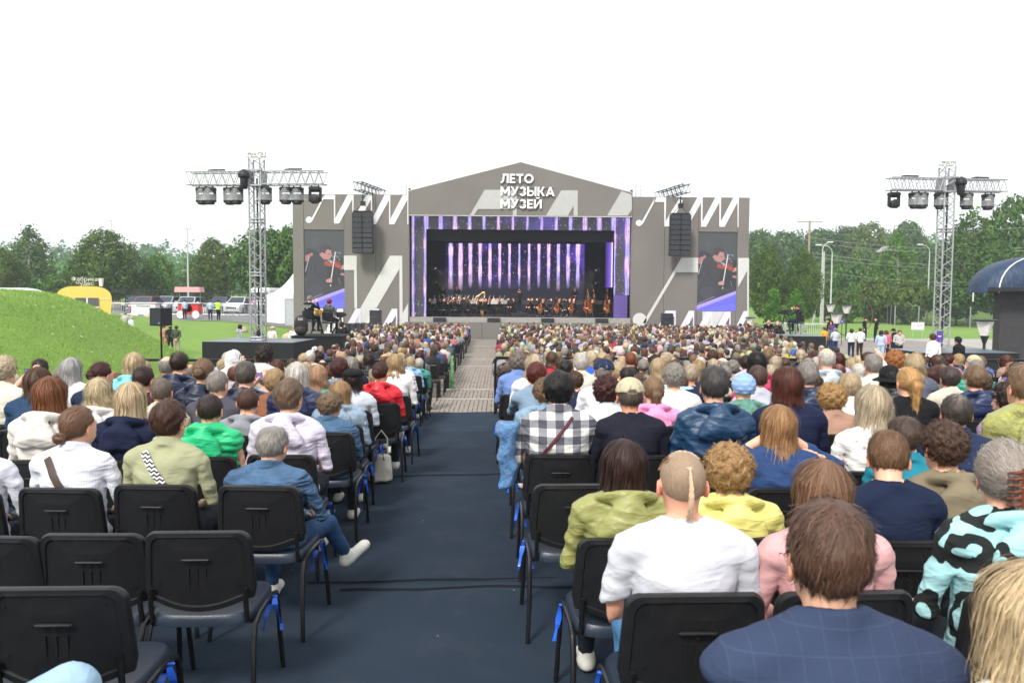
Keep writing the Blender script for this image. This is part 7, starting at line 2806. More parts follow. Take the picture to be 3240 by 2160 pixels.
Xs = [250, 345, 395, 470, 515, 560, 640, 760, 810, 855]
for k, X in enumerate(Xs):
    musician(X, Y0 + 2.3 + .5 * (k % 2) + .1 * k, 'violin', 'violin', 'violinist in black, %s from the left in the front rows' % ORD[k])
for k, X in enumerate([300, 430, 500, 600, 700, 930, 975]):
    musician(X, Y0 + 4.0 + .25 * (k % 2), 'violin', 'violin', 'violinist in black, %s from the left in the second rows' % ORD[k])
for k, X in enumerate([1390, 1555, 1700, 1890, 2060]):
    musician(X, Y0 + 1.7 + .4 * (k % 2), 'cello', 'cello', 'cellist in black, %s from the left, right of the conductor' % ORD[k], rz=R(150) - k * .0)
for k, X in enumerate([1840, 1900, 2035]):
    musician(X, Y0 + 4.0 + .3 * k, 'stand_front', 'bass', 'bass player standing at the right, %s from the left' % ORD[k], rz=R(155))
for k, X in enumerate([780, 900, 1045, 1090, 1245, 1280, 1330, 1470, 1600, 1660]):
    musician(X, Y0 + 5.6 + .3 * (k % 2), 'phone' if k % 2 else 'lap', None, 'wind player in black, %s from the left at the back' % ORD[k])
musician(385, Y0 + 7.4, 'stand_front', None, 'tall percussionist in black standing at the rear left', rz=PI, floor=SF + .5)
musician(525, Y0 + 7.6, 'stand_front', None, 'second percussionist standing at the rear left', rz=PI, floor=SF + .5)
musician(1710, Y0 + 7.6, 'stand_front', None, 'percussionist standing at the rear right', rz=PI, floor=SF + .45)
musician(1152, Y0 + 2.4, 'stand_cam', None, 'white-haired conductor in black facing the orchestra', rz=0.0, hair='bald', floor=SF + .25)
mb = MB(); mb.box((ppx(1152, Y0 + 2.4), Y0 + 2.4, SF + .125), (1.2, 1.1, .25), bev=.02)
pd = mb.build('conductor_podium', M_BLACK); tag(pd, 'small black podium under the conductor', 'podium')
for k, X in enumerate([290, 420, 490, 590, 690, 830, 900, 1000, 1060, 1220, 1310, 1450, 1620, 1760, 1960]):
    Y = Y0 + 1.5 + (k % 3) * 1.3
    t = thing('music_stand', 'black music stand, %s from the left among the players' % ORD[k], 'music stand', (ppx(X, Y), Y, SF + .004), om.uniform(-.5, .5), 'music stands')
    MB().tube([(0, 0, .1), (0, 0, .95)], .014, 6).build('pole', M_LEG, t)
    MB().box((0, 0, 1.05), (.48, .02, .32), rx=R(-25)).build('desk', M_LEG, t)
    for a_ in (0, 2.09, 4.19):
        MB().tube([(0, 0, .25), (.25 * math.cos(a_), .25 * math.sin(a_), 0)], .01, 5).build('leg', M_LEG, t)
# harp
X = ppx(752, Y0 + 5.0)
t = thing('harp', 'gilded harp among the violins', 'harp', (X, Y0 + 5.0, SF))
M_GOLD = mat('harp_gold', (.55, .34, .12), .3, .4)
MB().tube([(.35, 0, .1), (.36, 0, 1.0), (.38, 0, 1.8)], .045, 8).build('column', M_GOLD, t)
MB().tube([(.38, 0, 1.8), (.2, 0, 1.72), (0, 0, 1.55), (-.2, 0, 1.45), (-.32, 0, 1.25)], .04, 8).build('neck', M_GOLD, t)
MB().tube([(-.32, 0, 1.25), (-.1, 0, .6), (.3, 0, .1)], [.05, .09, .13], 8).build('soundboard', M_GOLD, t)
mb = MB()
for k in range(12):
    f = k / 12
    mb.tube([(-.25 + .52 * f, 0, 1.1 - .9 * f), (-.28 + .62 * f, 0, 1.40 + .36 * f)], .004, 4, False)
mb.build('strings', M_ALU, t)
# lit stage lamps on the side trees
for k, (X, Yz, Y) in enumerate(((298, 735, Y0 + 5), (290, 600, Y0 + 5), (1945, 620, Y0 + 6), (1945, 750, Y0 + 6))):
    p = P(1280 + X / 3.178, 660 + Yz / 3.178, Y)
    t = thing('stage_lamp', ['lower lit lamp in the left wing of the stage', 'upper lit lamp in the left wing of the stage', 'upper lit lamp in the right wing of the stage', 'lower lit lamp in the right wing of the stage'][k], 'stage light', p)
    MB().lathe([(.05, -.15), (.13, -.1), (.14, .12)], 12, M=Matrix.Rotation(R(60 if X < 1000 else -60), 4, 'Y')).build('housing', M_CAB, t)
    MB().lathe([(.02, 0), (.10, .0)], 12, (0.14 if X < 1000 else -.14, 0, .0)).build('lens', emis('lamp_lens', (1, .9, .8), 6), t)
    ld = bpy.data.lights.new('stage_lamp_light', 'SPOT')
    ld.energy = 1500
    ld.color = (1.0, .80, .62)
    ld.spot_size = R(75)
    ld.shadow_soft_size = .1
    lo = bpy.data.objects.new('lamp_light', ld)
    COL.objects.link(lo)
    lo.parent = t
    tgt = Vector((APEX.x + (-1.5 if X < 1000 else 1.5), Y0 + 3.2, SF + .9)) - p
    lo.rotation_euler = tgt.to_track_quat('-Z', 'Y').to_euler()
    lo.location = tgt.normalized() * .25

# ================================================================== vegetation
def leaf_mat(name, lo, hi):
    q = N(name)
    at = q.n('Attribute', attribute_name='col').outputs['Color']
    oi = q.n('ObjectInfo')
    v = q.coord('Object')
    c = q.ramp(q.noise(v, .8, 3), [(.3, lo), (.7, hi)])
    c = q.mix(1.0, c, at, 'MULTIPLY')
    c = q.mix(1.0, c, oi.outputs['Color'], 'MULTIPLY')
    q.base(c)
    q.b.inputs['Specular IOR Level'].default_value = .3
    tr = q.n('BsdfTranslucent')
    q.l(c, tr.inputs[0])
    mxs = q.n('MixShader')
    mxs.inputs[0].default_value = .2
    out_ = [n_ for n_ in q.t.nodes if n_.type == 'OUTPUT_MATERIAL'][0]
    q.l(q.b.outputs[0], mxs.inputs[1]); q.l(tr.outputs[0], mxs.inputs[2]); q.l(mxs.outputs[0], out_.inputs[0])
    return q.set(Roughness=.55)


M_LEAF = leaf_mat('leaf', (.034, .076, .013), (.100, .165, .030))
M_BARK = mat('bark', (.10, .085, .065), .9, var=.35, scale=8, bump=.6, bscale=20)
M_BIRCH = mat('birch_bark', (.50, .48, .44), .8, var=.4, scale=5)


def crown_arrays(rs, n_clump, per, shape, size, droop=0.0, fill=.45, spread=.55):
    """leaf quads in clumps through a crown volume given by shape(t)->radius, t = 0 bottom..1 top"""
    t = rs.uniform(0, 1, n_clump * 3)
    w = np.array([shape(a) for a in t])
    keep = rs.uniform(0, w.max(), len(t)) < w
    t = t[keep][:n_clump]
    w = w[keep][:n_clump]
    a = rs.uniform(0, 2 * PI, len(t))
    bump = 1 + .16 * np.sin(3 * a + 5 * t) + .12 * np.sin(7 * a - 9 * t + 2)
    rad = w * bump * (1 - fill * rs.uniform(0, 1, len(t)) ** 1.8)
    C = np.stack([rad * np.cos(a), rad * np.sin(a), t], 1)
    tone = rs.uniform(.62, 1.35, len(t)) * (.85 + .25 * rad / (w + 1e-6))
    n = len(t) * per
    cc = np.repeat(C, per, 0)
    sp = spread * size * 2.2
    off_ = rs.normal(0, 1, (n, 3)) * np.array((sp, sp, sp * .7))
    if droop:
        off_[:, 2] -= np.abs(rs.normal(0, droop, n))
    nrm = off_ + np.stack([cc[:, 0], cc[:, 1], 0 * cc[:, 0]], 1) * .15 + rs.normal(0, .5, (n, 3)) + np.array((0, 0, .35))
    nrm /= np.linalg.norm(nrm, axis=1, keepdims=True) + 1e-9
    u = np.cross(nrm, rs.normal(0, 1, (n, 3)))
    u /= np.linalg.norm(u, axis=1, keepdims=True) + 1e-9
    v = np.cross(nrm, u)
    s = size * rs.uniform(.5, 1.2, n)[:, None]
    return cc, off_, u * s, v * s * .7, np.repeat(tone, per) * rs.uniform(.85, 1.15, n)


def crown_mesh(name, seed, H, W, n_clump, per, size, kind):
    rs = np.random.RandomState(seed)
    shp = {'linden': lambda t: W * (math.sin(PI * min(1, t * .92 + .06)) ** .62) * (1.12 - .35 * t),
           'round': lambda t: W * math.sin(PI * min(1, max(0, t * .96 + .02))) ** .6,
           'birch': lambda t: W * (math.sin(PI * min(1, t * .93 + .05)) ** .8) * (1.15 - .62 * t),
           'cone': lambda t: W * (1.02 - t) ** .8 * min(1, .5 + t * 6),
           'thuja': lambda t: W * (math.sin(PI * min(1, t * .80 + .18)) ** .55) * (1.1 - .5 * t)}[kind]
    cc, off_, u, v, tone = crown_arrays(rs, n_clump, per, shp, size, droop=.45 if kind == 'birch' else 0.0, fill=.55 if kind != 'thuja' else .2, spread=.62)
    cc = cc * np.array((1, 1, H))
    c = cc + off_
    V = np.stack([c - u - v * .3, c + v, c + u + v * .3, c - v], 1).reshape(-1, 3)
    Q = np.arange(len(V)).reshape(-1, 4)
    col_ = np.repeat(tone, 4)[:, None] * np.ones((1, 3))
    return npmesh(name, V, Q, M_LEAF, smooth=False, colors=col_)


def trunk_mesh(seed, Ht, Hc, W, m, limbs=7):
    r = random.Random(seed)
    mb = MB()
    top = Ht + Hc * .8
    mb.tube([(0, 0, -.3), (.02, .0, Ht * .5), (-.03, .03, Ht), (.05, 0, Ht + Hc * .4), (0, .02, top)], [.028 * Hc, .024 * Hc, .02 * Hc, .012 * Hc, .002 * Hc], 8)
    for k in range(limbs):
        z = Ht + Hc * (.02 + .6 * k / limbs)
        a_ = r.uniform(0, 6.28)
        L = W * r.uniform(.55, .85)
        mb.tube([(0, 0, z), (L * .5 * math.cos(a_), L * .5 * math.sin(a_), z + Hc * .10), (L * math.cos(a_), L * math.sin(a_), z + Hc * .16)], [.011 * Hc, .007 * Hc, .003 * Hc], 6)
    return mb.mesh('trunk', m, True)


PROTO = {}
for nm, sd, H, W, nc, per, sz, kind, Ht, bark in (('linden', 1, 8, 3.7, 1900, 8, .14, 'linden', 1.2, M_BARK), ('linden2', 2, 8, 3.7, 1900, 8, .14, 'linden', 1.2, M_BARK),
                                                  ('maple', 3, 8, 4.2, 800, 9, .24, 'round', 1.6, M_BARK), ('birch', 4, 10, 3.2, 700, 9, .17, 'birch', 2.2, M_BIRCH),
                                                  ('round', 5, 7, 3.2, 620, 9, .20, 'round', 1.0, M_BARK), ('bush', 6, 3, 2.2, 260, 9, .16, 'round', .1, M_BARK),
                                                  ('thuja', 7, 3.0, .72, 420, 8, .075, 'thuja', .1, M_BARK)):
    PROTO[nm] = (crown_mesh('crown', sd, H, W, nc, per, sz, kind), trunk_mesh(sd, Ht, H, W, bark), Ht, H, W)


def tree(kind, u, vtop, D, wpx, label, tint=(1, 1, 1), group=None, cat='tree', name=None, base=None, vbase=None):
    cr_, tr_, Ht, H, W = PROTO[kind]
    p = PV(u, vtop, D)
    g = float(gz(p.x, D)) if base is None else base
    ht = p.z - g
    s = ht / (Ht + H * 1.02)
    w = wpx / 1845 * D / (2 * W * 1.05)
    t = thing(name or 'tree', label, cat, (p.x, D, g), rnd.uniform(0, 6.28), group)
    t.scale = (w, w, s)
    o = link('crown', cr_, t)
    o.location = (0, 0, Ht)
    o.color = tuple(tint) + (1,)
    link('trunk', tr_, t)
    return t


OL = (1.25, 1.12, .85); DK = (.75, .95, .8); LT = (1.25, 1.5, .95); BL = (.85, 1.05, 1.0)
tree('linden', -8, 566, 92, 125, 'olive green linden cut by the left edge', OL)
tree('birch', 64, 512, 112, 120, 'tall airy birch behind the mound on the left', (.95, 1.05, .95))
tree('round', 30, 600, 100, 70, 'small dark tree below the birch', DK)
tree('linden', 237, 524, 93, 168, 'broad dense linden behind the yellow trailer', (1.05, 1.08, .75))
tree('round', 362, 584, 98, 76, 'small light green round tree between two lindens', LT)
tree('linden2', 487, 546, 93, 112, 'olive green linden right of the tall lamp post', OL)
tree('maple', 607, 524, 91, 160, 'dark green maple behind the left tower', (.85, 1.1, .8))
tree('maple', 672, 518, 90, 110, 'dark green tree half hidden by the left wing of the stage', (.9, 1.15, .8))
tree('bush', 112, 632, 95, 80, 'pale green willow shrub behind the mound', LT, cat='shrub', name='shrub')
tree('bush', 178, 628, 98, 70, 'dark shrub left of the broad linden', DK, cat='shrub', name='shrub')
tree('bush', 600, 655, 90, 70, 'yellowish bush behind the parked cars', OL, cat='shrub', name='shrub')
for u in (150, 300, 330, 420, 440):
    tree('round', u, 612 + (u * 7) % 23, 130 + (u % 40), 90, 'green tree of the middle distance, %s' % {150: 'left of the broad linden', 300: 'just right of the broad linden', 330: 'behind the small round tree', 420: 'left of the tall lamp post', 440: 'right of the tall lamp post'}[u], (.85, 1.0, .95))
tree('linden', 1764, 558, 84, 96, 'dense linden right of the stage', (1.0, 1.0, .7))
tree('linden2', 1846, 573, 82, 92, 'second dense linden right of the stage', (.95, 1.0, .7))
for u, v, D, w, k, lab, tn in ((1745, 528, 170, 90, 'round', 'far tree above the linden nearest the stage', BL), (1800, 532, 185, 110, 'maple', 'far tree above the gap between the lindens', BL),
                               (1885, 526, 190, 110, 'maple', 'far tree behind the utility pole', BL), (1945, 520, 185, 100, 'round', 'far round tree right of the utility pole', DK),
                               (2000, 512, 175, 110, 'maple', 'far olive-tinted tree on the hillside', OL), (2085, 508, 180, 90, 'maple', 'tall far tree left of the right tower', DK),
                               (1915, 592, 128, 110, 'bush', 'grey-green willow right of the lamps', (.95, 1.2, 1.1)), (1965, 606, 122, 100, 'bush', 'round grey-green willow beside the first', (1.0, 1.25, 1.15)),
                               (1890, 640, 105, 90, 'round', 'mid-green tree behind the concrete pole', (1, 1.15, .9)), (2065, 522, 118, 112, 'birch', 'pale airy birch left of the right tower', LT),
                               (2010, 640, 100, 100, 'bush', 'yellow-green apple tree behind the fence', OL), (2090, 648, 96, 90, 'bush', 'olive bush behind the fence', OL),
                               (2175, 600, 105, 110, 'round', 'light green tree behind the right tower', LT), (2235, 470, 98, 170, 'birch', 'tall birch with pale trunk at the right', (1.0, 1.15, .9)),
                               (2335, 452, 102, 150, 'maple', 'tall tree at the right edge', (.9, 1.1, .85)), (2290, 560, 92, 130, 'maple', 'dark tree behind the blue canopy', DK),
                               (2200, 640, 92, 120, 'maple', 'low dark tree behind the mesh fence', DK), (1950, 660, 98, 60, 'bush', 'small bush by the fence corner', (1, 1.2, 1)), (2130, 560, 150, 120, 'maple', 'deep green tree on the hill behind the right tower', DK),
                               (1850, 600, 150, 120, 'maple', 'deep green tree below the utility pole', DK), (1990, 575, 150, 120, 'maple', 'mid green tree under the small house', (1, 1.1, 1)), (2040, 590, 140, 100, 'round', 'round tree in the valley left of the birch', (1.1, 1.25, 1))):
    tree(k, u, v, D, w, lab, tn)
for u, v in ((1778, 658), (1829, 662)):
    tree('thuja', u, v, 66, 42, 'clipped bright green thuja %s' % ('nearest the stage' if u < 1800 else 'behind the camera podium'), (1.3, 1.9, 1.0), 'thujas behind the barriers', 'shrub', 'thuja')

# far wood as one mass
rs = np.random.RandomState(8)
VV, CC = [], []
def wood(u0, u1, n, v_lo, v_hi, D0, D1, wpx, tint):
    for k in range(n):
        u = rs.uniform(u0, u1)
        D = rs.uniform(D0, D1)
        p = PV(u, rs.uniform(v_lo, v_hi), D)
        g = float(gz(p.x, D)) - 1
        H = p.z - g
        W = wpx / 1845 * D / 2 * rs.uniform(.7, 1.3)
        pine = rs.uniform() < .35
        shp = (lambda t: W * .75 * (1.05 - t) ** .7 * min(1, .4 + t * 5)) if pine else (lambda t: W * math.sin(PI * min(1, max(0, t * .95 + .03))) ** .55)
        cc, off_, uu, vv, tone = crown_arrays(rs, 64, 4, shp, .62 * D / 250, fill=.5, spread=.55)
        cc = cc * np.array((1, 1, H * .93)) + np.array((p.x, D, g + H * .05))
        c = cc + off_ * 1.0
        VV.append(np.stack([c - uu, c + vv, c + uu, c - vv], 1).reshape(-1, 3))
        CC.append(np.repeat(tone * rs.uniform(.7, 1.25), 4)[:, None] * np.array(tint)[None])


wood(-60, 730, 95, 550, 592, 260, 360, 52, (1.25, 1.75, 2.2))  # pale blue tints put part of the distance haze into the leaf colour
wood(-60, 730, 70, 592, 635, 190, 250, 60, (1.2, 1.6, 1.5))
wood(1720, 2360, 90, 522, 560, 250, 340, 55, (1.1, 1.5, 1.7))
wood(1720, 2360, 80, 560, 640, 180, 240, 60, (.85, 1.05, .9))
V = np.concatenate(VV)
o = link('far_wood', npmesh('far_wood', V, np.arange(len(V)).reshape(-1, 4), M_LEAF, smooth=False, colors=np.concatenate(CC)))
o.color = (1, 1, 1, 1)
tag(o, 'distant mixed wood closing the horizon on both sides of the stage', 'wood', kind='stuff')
# dry meadow strip behind the left fence
mm = sheet('meadow', np.linspace(-110, -12, 40), np.linspace(112.5, 150, 12), lambda X, Y: gz(X, Y) + .06 + .25 * smooth(112, 120, Y), mat('dry_meadow', (.26, .24, .10), .95, var=.35, scale=.6))

# ================================================================== poles, fences, vehicles
M_CONC = mat('concrete', (.42, .41, .39), .9, var=.15, bump=.3)
M_POLE = mat('pole_grey', (.55, .56, .57), .5, .3)
M_WPOLE = mat('pole_wood', (.30, .24, .18), .9, var=.3)
M_GREEN = mat('post_green_black', (.02, .028, .025), .5)
M_STEEL = mat('galvanised', (.55, .57, .58), .4, .6)
M_MESH = mat('fence_grey', (.016, .02, .02), .6)

def lamp_post(u, v, D, label, arm=0.0):
    p = PV(u, v, D)
    g = float(gz(p.x, D))
    t = thing('street_lamp', label, 'street lamp', (p.x, D, g), 0)
    H = p.z - g
    MB().tube([(0, 0, 0), (0, 0, H * .5), (0, 0, H - (.9 if arm else 0))], [.11, .09, .06], 8).build('pole', M_POLE, t, True)
    if arm:
        s = 1 if arm > 0 else -1
        MB().tube([(0, 0, H - .9), (s * .08, 0, H - .5), (s * .5, 0, H - .12), (arm, 0, H)], .045, 8).build('bracket', M_POLE, t, True)
    MB().box((arm, 0, H), (.7, .25, .14), bev=.05).build('lamp_housing', M_SIGNW, t)


lamp_post(430, 525, 85, 'tall grey lamp post left of the left tower')
lamp_post(255, 506, 108, 'tall lamp post behind the broad linden')
lamp_post(236, 519, 112, 'shorter lamp mast left of the one behind the linden')
lamp_post(1912, 563, 92, 'bent street lamp right of the utility pole', -1.6)
lamp_post(1890, 556, 96, 'lamp with a short bracket near the utility pole', .9)
lamp_post(2136, 562, 98, 'bent street lamp left of the right tower', -1.2)
# utility pole with a strut
a = PV(1860, 507, 105); b = PV(1863, 700, 105)
g = float(gz(a.x, 105))
t = thing('utility_pole', 'tall wooden utility pole with crossarm and slanting strut', 'utility pole', (a.x, 105, g))
H = a.z - g
MB().tube([(0, 0, 0), (0, 0, H)], [.2, .13], 8).build('pole', M_WPOLE, t, True)
MB().tube([(0, 0, H * .62), (2.4, 0, 0)], [.14, .18], 8).build('strut', M_WPOLE, t, True)
MB().box((0, 0, H - .15), (3.2, .12, .12)).build('crossarm', M_WPOLE, t)
for s in (-1.5, -.8, .8, 1.5):
    MB().lathe([(.06, 0), (.08, .1), (.04, .25)], 8, (s, 0, H - .09)).build('insulator', M_SIGNW, t)
a = PV(1893, 578, 90)
g2 = float(gz(a.x, 90))
t = thing('concrete_pole', 'pale concrete lamp pole with strut behind the barriers', 'pole', (a.x, 90, g2))
MB().tube([(0, 0, 0), (0, 0, a.z - g2)], [.16, .11], 8).build('pole', M_CONC, t, True)
MB().tube([(-.1, 0, (a.z - g2) * .8), (-1.1, 0, 0)], .11, 8).build('strut', M_CONC, t, True)
wires = []
for k, (v0, v1) in enumerate(((508, 512), (545, 560), (556, 566), (580, 600), (588, 610), (620, 640))):
    p = PV(1862, v0, 105); e = PV(2480, v1, 92)
    pts = [(p.x + (e.x - p.x) * f, 105 - 13 * f, p.z + (e.z - p.z) * f - 1.0 * 4 * f * (1 - f)) for f in np.linspace(0, 1, 14)]
    t = MB().tube(pts, .014, 4).build('power_line', M_CONC)
    tag(t, 'thin power line crossing the trees at the right, %s from the top' % ORD[k], 'power line', 'power lines')

def fence(pts, h, label, m, post_m, step, barstep, cat='fence', topspike=False, post_w=.09):
    t = thing('fence', label, cat, (0, 0, 0))
    for (x0, y0), (x1, y1) in zip(pts[:-1], pts[1:]):
        L = math.hypot(x1 - x0, y1 - y0)
        n = max(1, int(L / step))
        for k in range(n):
            f0, f1 = k / n, (k + 1) / n
            ax_, ay = x0 + (x1 - x0) * f0, y0 + (y1 - y0) * f0
            bx_, by_ = x0 + (x1 - x0) * f1, y0 + (y1 - y0) * f1
            za, zb_ = float(gz(ax_, ay)), float(gz(bx_, by_))
            mb = MB(); mb.box((ax_, ay, za + h / 2), (post_w, post_w, h + .08)); mb.build('post', post_m, t)
            mb = MB()
            for zz_ in (.15, h - .2):
                mb.tube([(ax_, ay, za + zz_), (bx_, by_, zb_ + zz_)], .022, 4)
            nb_ = int(math.hypot(bx_ - ax_, by_ - ay) / barstep)
            for j in range(1, nb_):
                f = j / nb_
                xx, yy, z_ = ax_ + (bx_ - ax_) * f, ay + (by_ - ay) * f, za + (zb_ - za) * f
                mb.tube([(xx, yy, z_ + .08), (xx, yy, z_ + h + (.12 if topspike else 0))], .028 if topspike else .02, 3, False)
            mb.build('fence_panel', m, t)


M_DGREY = mat('dark_iron', (.015, .015, .016), .5)
fence([(-95, 87), (-13, 87)], 2.3, 'black iron railings behind the car park', M_DGREY, M_DGREY, 3.0, .17, topspike=True)
pA, pB, pC, pD = PV(1722, 720, 130), PV(1985, 722, 118), PV(2075, 742, 90), PV(2360, 755, 80)
fence([(pA.x, 128), (pB.x, 118)], 2.2, 'dark green mesh fence behind the thujas', M_MESH, M_STEEL, 3.0, .10)
fence([(pB.x, 118), (pC.x, 92), (pD.x, 80)], 2.2, 'dark mesh fence with grey posts on the right lawn', M_MESH, M_STEEL, 2.6, .075)
M_HEDGE = M_LEAF

def barrier(x, y, z, rz, label, m=M_STEEL, w=2.2):
    t = thing('crowd_barrier', label, 'barrier', (x, y, z), rz, 'steel crowd barriers')
    mb = MB()
    mb.tube([(-w / 2, 0, .15), (-w / 2, 0, .95), (-w / 2 + .12, 0, 1.08), (w / 2 - .12, 0, 1.08), (w / 2, 0, .95), (w / 2, 0, .15), (-w / 2, 0, .15)], .022, 6)
    mb.build('frame', m, t)
    mb = MB()
    for k in range(1, 16):
        mb.tube([(-w / 2 + w * k / 16, 0, .15), (-w / 2 + w * k / 16, 0, 1.08)], .011, 4, False)
    mb.build('bars', m, t)
    for s in (-.75, .75):
        MB().tube([(s, -.3, 0), (s, 0, .16), (s, .3, 0)], .02, 5).build('foot', m, t)


k = 0
for u in range(258, 600, 31):
    p = PV(u, 720, 69)
    barrier(p.x, 69 + .15 * (k % 2), float(gz(p.x, 69)) + .03, 0, 'grey steel barrier at the car park, %s from the left' % ORD[k])
    k += 1
for k, (u, D, rz) in enumerate(((1783, 63, .05), (1822, 62, -.05), (1868, 61, .06))):
    p = PV(u, 760, D)
    barrier(p.x, D, .0, rz, 'pale steel barrier behind the right camera podium, %s from the left' % ORD[k], M_SIGNW, 1.9 if k < 2 else 2.4)


def car(u, v, D, col_, label, rz=0.0, kind='suv'):
    p = PV(u, v, D)
    g = float(gz(p.x, D)) + .03
    t = thing('parked_car', label, 'car', (p.x, D, g), rz, 'cars parked behind the barriers')
    m = mat('car_%02d' % len([1 for n_ in MATS if n_.startswith('car_')]), col_, .25, .1, var=.03)
    gl_ = mat('car_glass', (.03, .045, .06), .08)
    L, Wd, H = 4.4, 1.82, 1.62 if kind == 'suv' else 1.45
    # body: cross-sections along y (front at -y, towards the camera)
    secs = [(-2.2, .55, .28, .62), (-2.12, .80, .22, .80), (-1.9, .88, .20, .93), (-1.0, .91, .20, 1.02), (0, .91, .20, 1.05), (1.2, .91, .20, 1.06), (2.0, .88, .22, 1.02), (2.2, .78, .30, .85)]
    vs, fs = [], []
    for y, w, z0, z1 in secs:
        vs += [(-w, y, z0 + .1), (-w * .96, y, z0), (w * .96, y, z0), (w, y, z0 + .1), (w, y, z1 - .12), (w * .92, y, z1), (-w * .92, y, z1), (-w, y, z1 - .12)]
    for i in range(len(secs) - 1):
        for j in range(8):
            j2 = (j + 1) % 8
            fs.append((i * 8 + j, i * 8 + j2, i * 8 + 8 + j2, i * 8 + 8 + j))
    fs += [tuple(range(7, -1, -1)), tuple(range((len(secs) - 1) * 8, len(secs) * 8))]
    body = MB().add(vs, fs).build('body', m, t, True)
    cab = [(-1.25, .80, 1.0), (-.45, .66, H), (1.3, .66, H - .02), (2.05, .78, 1.0)]
    vs = []
    for y, w, z in cab:
        vs += [(-w, y, z), (w, y, z)]
    vs2 = [(-.84, -1.25, 1.0), (.84, -1.25, 1.0), (-.68, -.45, H), (.68, -.45, H), (-.68, 1.3, H - .02), (.68, 1.3, H - .02), (-.84, 2.05, 1.0), (.84, 2.05, 1.0)]
    MB().add(vs2, [(0, 1, 3, 2), (2, 3, 5, 4), (4, 5, 7, 6), (0, 2, 4, 6), (1, 7, 5, 3)]).build('cabin', m, t, True)
    nn = Vector((0, -(H - 1.0), .8)).normalized() * .012
    MB().add([Vector(a_) + nn for a_ in ((-.76, -1.17, 1.05), (.76, -1.17, 1.05), (.63, -.52, H - .06), (-.63, -.52, H - .06))], [(0, 1, 2, 3)]).build('windscreen', gl_, t)
    for s in (-1, 1):
        MB().add([(s * .845, -1.0, 1.06), (s * .845, 1.75, 1.06), (s * .70, 1.2, H - .08), (s * .70, -.38, H - .08)], [(0, 1, 2, 3) if s > 0 else (3, 2, 1, 0)]).build('side_window', gl_, t)
        MB().box((s * .66, -2.09, .78), (.40, .12, .14), bev=.03).build('headlight', mat('headlight', (.75, .78, .8), .1), t)
        MB().box((s * 1.0, -.75, 1.08), (.22, .12, .15), bev=.03).build('mirror', m, t)
        for y in (-1.35, 1.35):
            w_ = MB().lathe([(.22, -.1), (.32, -.09), (.34, 0), (.32, .09), (.22, .1)], 16, M=Matrix.Translation((s * .84, y, .34)) @ Matrix.Rotation(R(90), 4, 'Y')).build('wheel', mat('tyre', (.015, .015, .015), .8), t)
            MB().lathe([(.05, 0), (.20, .0), (.21, .012)], 14, M=Matrix.Translation((s * .945, y, .34)) @ Matrix.Rotation(R(90) * s, 4, 'Y')).build('rim', M_ALU, w_)
    MB().box((0, -2.19, .60), (1.0, .06, .20), bev=.02).build('grille', M_BLACK, t)
    MB().box((0, -2.215, .42), (.52, .02, .11)).build('number_plate', M_SIGNW, t)


car(350, 704, 80, (.10, .10, .11), 'dark parked car left of the white cart', .1)
car(320, 704, 82, (.02, .02, .024), 'black parked car by the trailer')
car(388, 703, 80, (.36, .38, .41), 'silver car with pale bonnet in the car park', -.05)
car(338, 704, 77, (.30, .06, .10), 'dark red car behind the white cart')
car(437, 703, 78, (.52, .53, .54), 'white car behind the red cart')
car(510, 702, 80, (.03, .045, .07), 'dark blue off-roader in the car park', .05)
car(552, 703, 78, (.55, .56, .57), 'white car left of the tower in the car park', -.08)
# white van behind the tent
p = PV(612, 668, 84)
t = thing('delivery_van', 'white van behind the left tower', 'van', (p.x, 84, float(gz(p.x, 84))))
MB().box((0, 0, 1.5), (2.0, 5.0, 2.2), bev=.25).build('body', M_SIGNW, t)
MB().box((0, -2.503, 1.75), (1.7, .02, .7), bev=.0).build('windscreen', mat('car_glass', (.03, .045, .06), .08), t)
for s in (-1, 1):
    for y in (-1.6, 1.6):
        MB().lathe([(.25, -.1), (.36, 0), (.25, .1)], 14, M=Matrix.Translation((s * .85, y, .36)) @ Matrix.Rotation(R(90), 4, 'Y')).build('wheel', mat('tyre', (.015, .015, .015), .8), t)

# white pagoda tents beside the stage
M_TENT = mat('tent_white', (.80, .80, .80), .7, var=.03, scale=.6)
def tent(u0, u1, vtop, veave, D, label):
    a, b = PV(u0, veave, D), PV(u1, veave, D)
    g = float(gz((a.x + b.x) / 2, D))
    top = PV((u0 + u1) / 2, vtop, D + (b.x - a.x) / 2).z - g
    w = b.x - a.x
    e = a.z - g
    t = thing('pagoda_tent', label, 'tent', ((a.x + b.x) / 2, D + w / 2, g), 0, 'white pagoda tents')
    n = 10
    vs, fs = [], []
    for i in range(n + 1):
        f = i / n
        hw = w / 2 * (1 - f) ** 1.0
        z = e + (top - e) * (f ** 1.9)
        hw = w / 2 * (1 - f) + .03
        vs += [(-hw, -hw, z), (hw, -hw, z), (hw, hw, z), (-hw, hw, z)]
    for i in range(n):
        for j in range(4):
            j2 = (j + 1) % 4
            fs.append((i * 4 + j, i * 4 + j2, i * 4 + 4 + j2, i * 4 + 4 + j))
    MB().add(vs, fs).build('roof', M_TENT, t, True)
    for k, (x, y, sx, sy) in enumerate(((0, -w / 2, w, .03), (0, w / 2, w, .03), (-w / 2, 0, .03, w - .1), (w / 2, 0, .03, w - .1))):
        MB().box((x, y, e / 2 + .05), (sx - .02, sy, e - .1)).build('side_wall', M_TENT, t)
    for x in (-1, 1):
        for y in (-1, 1):
            MB().box((x * w / 2, y * w / 2, e / 2), (.08, .08, e)).build('corner_post', M_ALU, t)


